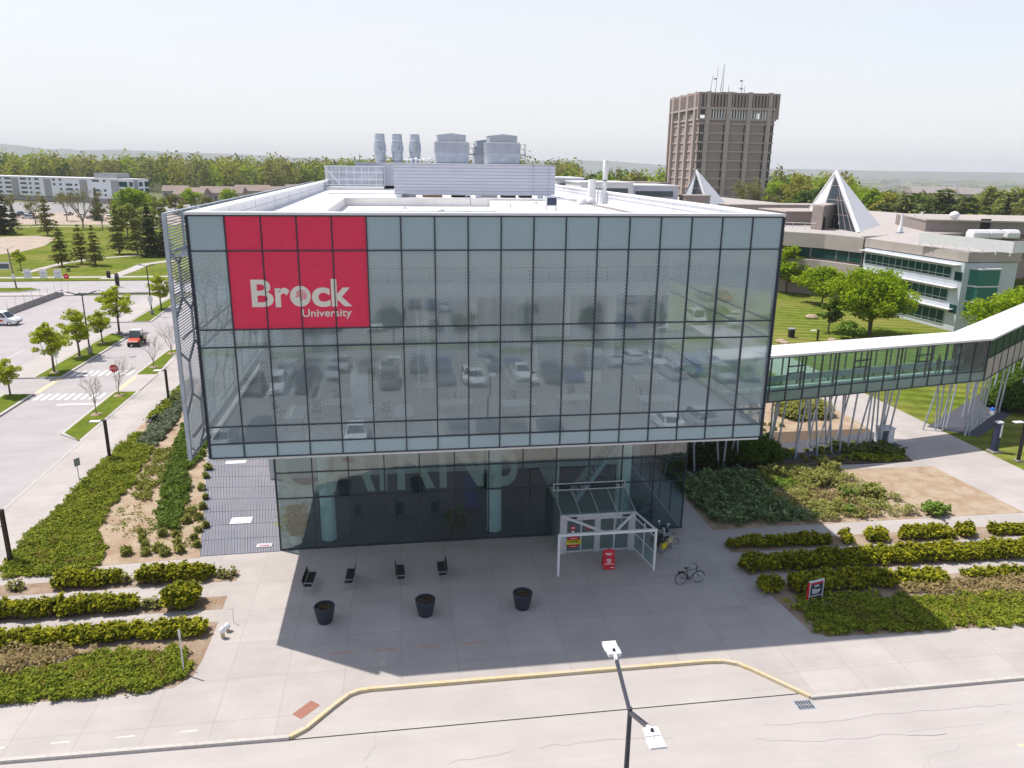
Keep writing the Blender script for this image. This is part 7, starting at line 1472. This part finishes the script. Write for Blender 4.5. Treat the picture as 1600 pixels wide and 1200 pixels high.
# pines and trees behind the curved building
PNE = [conifer('broad_pine', '', 'tree', 16, 6.5, M['needle'], M['bark_pine'], 211+i, 12, 9, .75, .1, 'broad pines behind the curved building', .1, .55) for i in range(2)]
for i, (px, y, pt, wd, lb) in enumerate(((1478, 205, 291, 1.6, 'biggest broad pine behind the brick plant house'), (1520, 200, 304, 1.35, 'broad pine right of the biggest one'), (1418, 190, 300, 1.3, 'broad pine left of the biggest one'), (1385, 185, 312, 1.3, 'lower broad pine right of the nearer gable'), (1450, 180, 316, 1.2, 'low broad pine above the exhaust pipes'), (1545, 190, 318, .8, 'small broad pine before the right pale roof'))):
    g_ = Yp(px, 300, y); h = hgt(g_[0], y, pt); put(PNE[i % 2], (g_[0], y, 0), i*1.9, lb, scale=(h/16*wd, h/16*wd, h/16))
g_ = Yp(1578, 300, 165); h = hgt(g_[0], 165, 302); put(SP[0], (g_[0], 165, 0), 2., 'dark pointed spruce at the right edge behind the brick plant house', 'dark conifers on the right', scale=(h/14, h/14, h/14))
for i, (px, y, pt, m_, r_, lb) in enumerate(((1215, 300, 281, 'leaf_linden', 8, 'bright green tree right of the brick tower'), (1245, 290, 272, 'leaf_yellow', 9, 'yellow green tree between the tower and nearer gable'), (1280, 250, 284, 'leaf_dark', 8, 'dark green tree left of the nearer gable'), (1262, 230, 300, 'leaf_dark', 8, 'low dark tree behind the nearer gable'), (1340, 260, 290, 'leaf_linden', 7, 'green tree just right of the nearer gable'), (1362, 245, 294, 'leaf_linden', 7, 'second green tree right of the nearer gable'), (1318, 230, 300, 'leaf_dark', 7, 'dark tree behind the gable slope'), (1392, 235, 298, 'leaf_yellow', 6, 'yellow green tree left of the broad pines'), (1440, 260, 303, 'leaf_dark', 7, 'dark tree between the broad pines'), (1552, 260, 288, 'leaf_pale', 8, 'pale budding tree behind the right pines'), (1590, 240, 292, 'leaf_pale', 7, 'pale budding tree at the right edge'), (1530, 185, 330, 'leaf_yellow', 5, 'yellow green bush tree under the pines'), (1600, 170, 318, 'leaf_olive', 5, 'olive tree at the right edge below the spruce'))):
    g_ = Yp(px, 300, y); h = hgt(g_[0], y, pt); o = broadleaf('wood_tree', lb, 'tree', h, r_, h*.15, M[m_], M['bark'], 44, 70, .8, 230+i); o.location = (g_[0], y, 0); o['group'] = 'trees behind the curved building'
for i, (px, y, pt, r_, lb) in enumerate(((1160, 250, 277, 8, 'wide hazy grey budding tree before the brick tower'), (1195, 245, 288, 6, 'smaller grey budding tree at the tower foot'))):
    g_ = Yp(px, 300, y); h = hgt(g_[0], y, pt); o = bare_tree('budding_tree', lb, 'tree', h, r_, M['bark_grey'], 260+i, 6, 'grey budding trees by the tower', .15, .35, M['leaf_olive'], 3, 2600, .38); o.location = (g_[0], y, 0)
# ------------------------------------------------------------------ woods far off, read as one mass
def wood(name, m, region, n, hmin, hmax, seed, leaves=110, size=2.0, z0=0., sp=1.):
    rs = np.random.RandomState(seed); C = []
    for i in range(n):
        px, y = rs.uniform(*region[0]), rs.uniform(*region[1]); x = CAM[0]+(y-CAM[1])*(_d(px, 300)[0]/_d(px, 300)[1]); h = hmin+(hmax-hmin)*rs.beta(2, 2.2)*rs.uniform(.75, 1.1); r_ = h*rs.uniform(.17, .42)
        u = rs.normal(size=(leaves, 3)); u /= np.linalg.norm(u, axis=1)[:, None]; u[:, :2] *= (1-.25*np.maximum(0, u[:, 2:]))
        k = (rs.uniform(.2, 1, leaves)**.4)[:, None]; C.append(np.array((x, y, z0+h*.56))+u*k*np.array((r_*sp, r_*sp, h*.46))*rs.uniform(.8, 1.15, (leaves, 3)))
    return tag(leaf_obj(name, np.concatenate(C), size, MATS[m], None, .35, 1.3, seed), kind='stuff')
W = [('leaf_yellow', 150), ('leaf_olive', 150), ('leaf_pale', 90), ('leaf_dark', 36), ('leaf_linden', 50)]
for i, (m_, n) in enumerate(W): wood('far_wood', m_, ((-120, 900), (560, 760)), n*2, 16, 31, 400+i, 130, 1.7)
for i, (m_, n) in enumerate((('leaf_linden', 40), ('leaf_olive', 30), ('leaf_dark', 18), ('leaf_yellow', 20))): wood('far_wood', m_, ((850, 1330), (360, 470)), n, 15, 23, 420+i, 160, 1.5)
for i, (m_, n) in enumerate((('leaf_pale', 60), ('leaf_olive', 70), ('leaf_dark', 50))): wood('far_wood', m_, ((1180, 1750), (300, 520)), n, 6, 11, 430+i, 110, 1.3)
for i, (m_, n) in enumerate((('leaf_olive', 90), ('leaf_pale', 60), ('leaf_dark', 70))): wood('distant_wood', m_, ((800, 1750), (1500, 7000)), n*2, 10, 18, 440+i, 160, 8., -67, 14.)
rs = np.random.RandomState(9); tm = MB()
for i in range(260):
    px, y = rs.uniform(860, 1750), rs.uniform(1500, 6000); x = CAM[0]+(y-CAM[1])*(_d(px, 300)[0]/_d(px, 300)[1]); s = rs.uniform(12, 40); z_ = -64-4*(y > 3000); tm.box(x-s, x+s, y, y+12, z_-4, z_+rs.uniform(5, 9))
tag(tm.build('distant_town', M['house_wall']), kind='stuff')
# the wood and the open ground behind the car park in front (mirrored in the glass)
rs = np.random.RandomState(77); C = []
for i in range(150):
    x, y, h = rs.uniform(-90, 140), rs.uniform(-290, -230), rs.uniform(12, 20); u = rs.normal(size=(110, 3)); u /= np.linalg.norm(u, axis=1)[:, None]; C.append(np.array((x, y, h*.55))+u*np.array((5, 5, h*.45))*rs.uniform(.5, 1.1, (110, 3)))
tag(leaf_obj('mirrored_wood', np.concatenate(C), 1.6, M['leaf_olive'], None, .3, 1.3, 5), kind='stuff')
MT = [broadleaf('lot_tree', '', 'tree', 6, 2.2, 1.6, M['leaf_dark'], M['bark'], 30, 40, .3, 301)]
for i in range(11): put(MT[0], (-18+i*8.5, -59.2+(i % 3)*.4, 0), i*1.3, 'small green tree on the planted island in the mirrored lot', 'trees in the mirrored lot', scale=.8+.07*(i % 4))
# hills on the skyline
hl_ = MB(); prof = [(-900, 120), (-300, 140), (0, 150), (150, 135), (330, 105), (520, 70), (700, 55), (870, 95), (960, 70), (1040, 42), (1200, 18), (1400, 10), (1650, 12), (2300, 16)]
N_ = 260; rs = np.random.RandomState(4); nz = np.convolve(rs.normal(size=N_+30), np.ones(9)/9, 'same')[:N_]
pxs = np.linspace(-900, 2300, N_); hz_ = np.interp(pxs, *zip(*prof))*(1+.22*nz); vs = []
for j, (dist, f) in enumerate(((8200, 0.), (8900, .75), (9400, 1.), (10800, .9))):
    for i, px in enumerate(pxs): d = _d(px, 260); d = d/np.linalg.norm(d[:2]); vs.append((CAM[0]+d[0]*dist, CAM[1]+d[1]*dist, hz_[i]*f-80*(1-f) if f < .5 else hz_[i]*f))
hl_.add(vs, [(j*N_+i, j*N_+i+1, (j+1)*N_+i+1, (j+1)*N_+i) for j in range(3) for i in range(N_-1)]); struct(hl_, 'hills', mat('hill_wood', (.07, .085, .04), .95, .3, .004), smooth=True)
# ------------------------------------------------------------------ the air between
hz = MB().box(-11500, 11500, -3000, 11500, -84, 190).build('haze', [bpy.data.materials.new('haze_air')]); hz['kind'] = 'stuff'
m_ = hz.data.materials[0]; m_.use_nodes = True; t_ = m_.node_tree
for n in list(t_.nodes):
    if n.type != 'OUTPUT_MATERIAL': t_.nodes.remove(n)
pv = t_.nodes.new('ShaderNodeVolumePrincipled'); pv.inputs['Color'].default_value = (.96, .98, 1, 1); pv.inputs['Density'].default_value = .00012; pv.inputs['Anisotropy'].default_value = 0.
t_.links.new(pv.outputs[0], [n for n in t_.nodes if n.type == 'OUTPUT_MATERIAL'][0].inputs['Volume'])
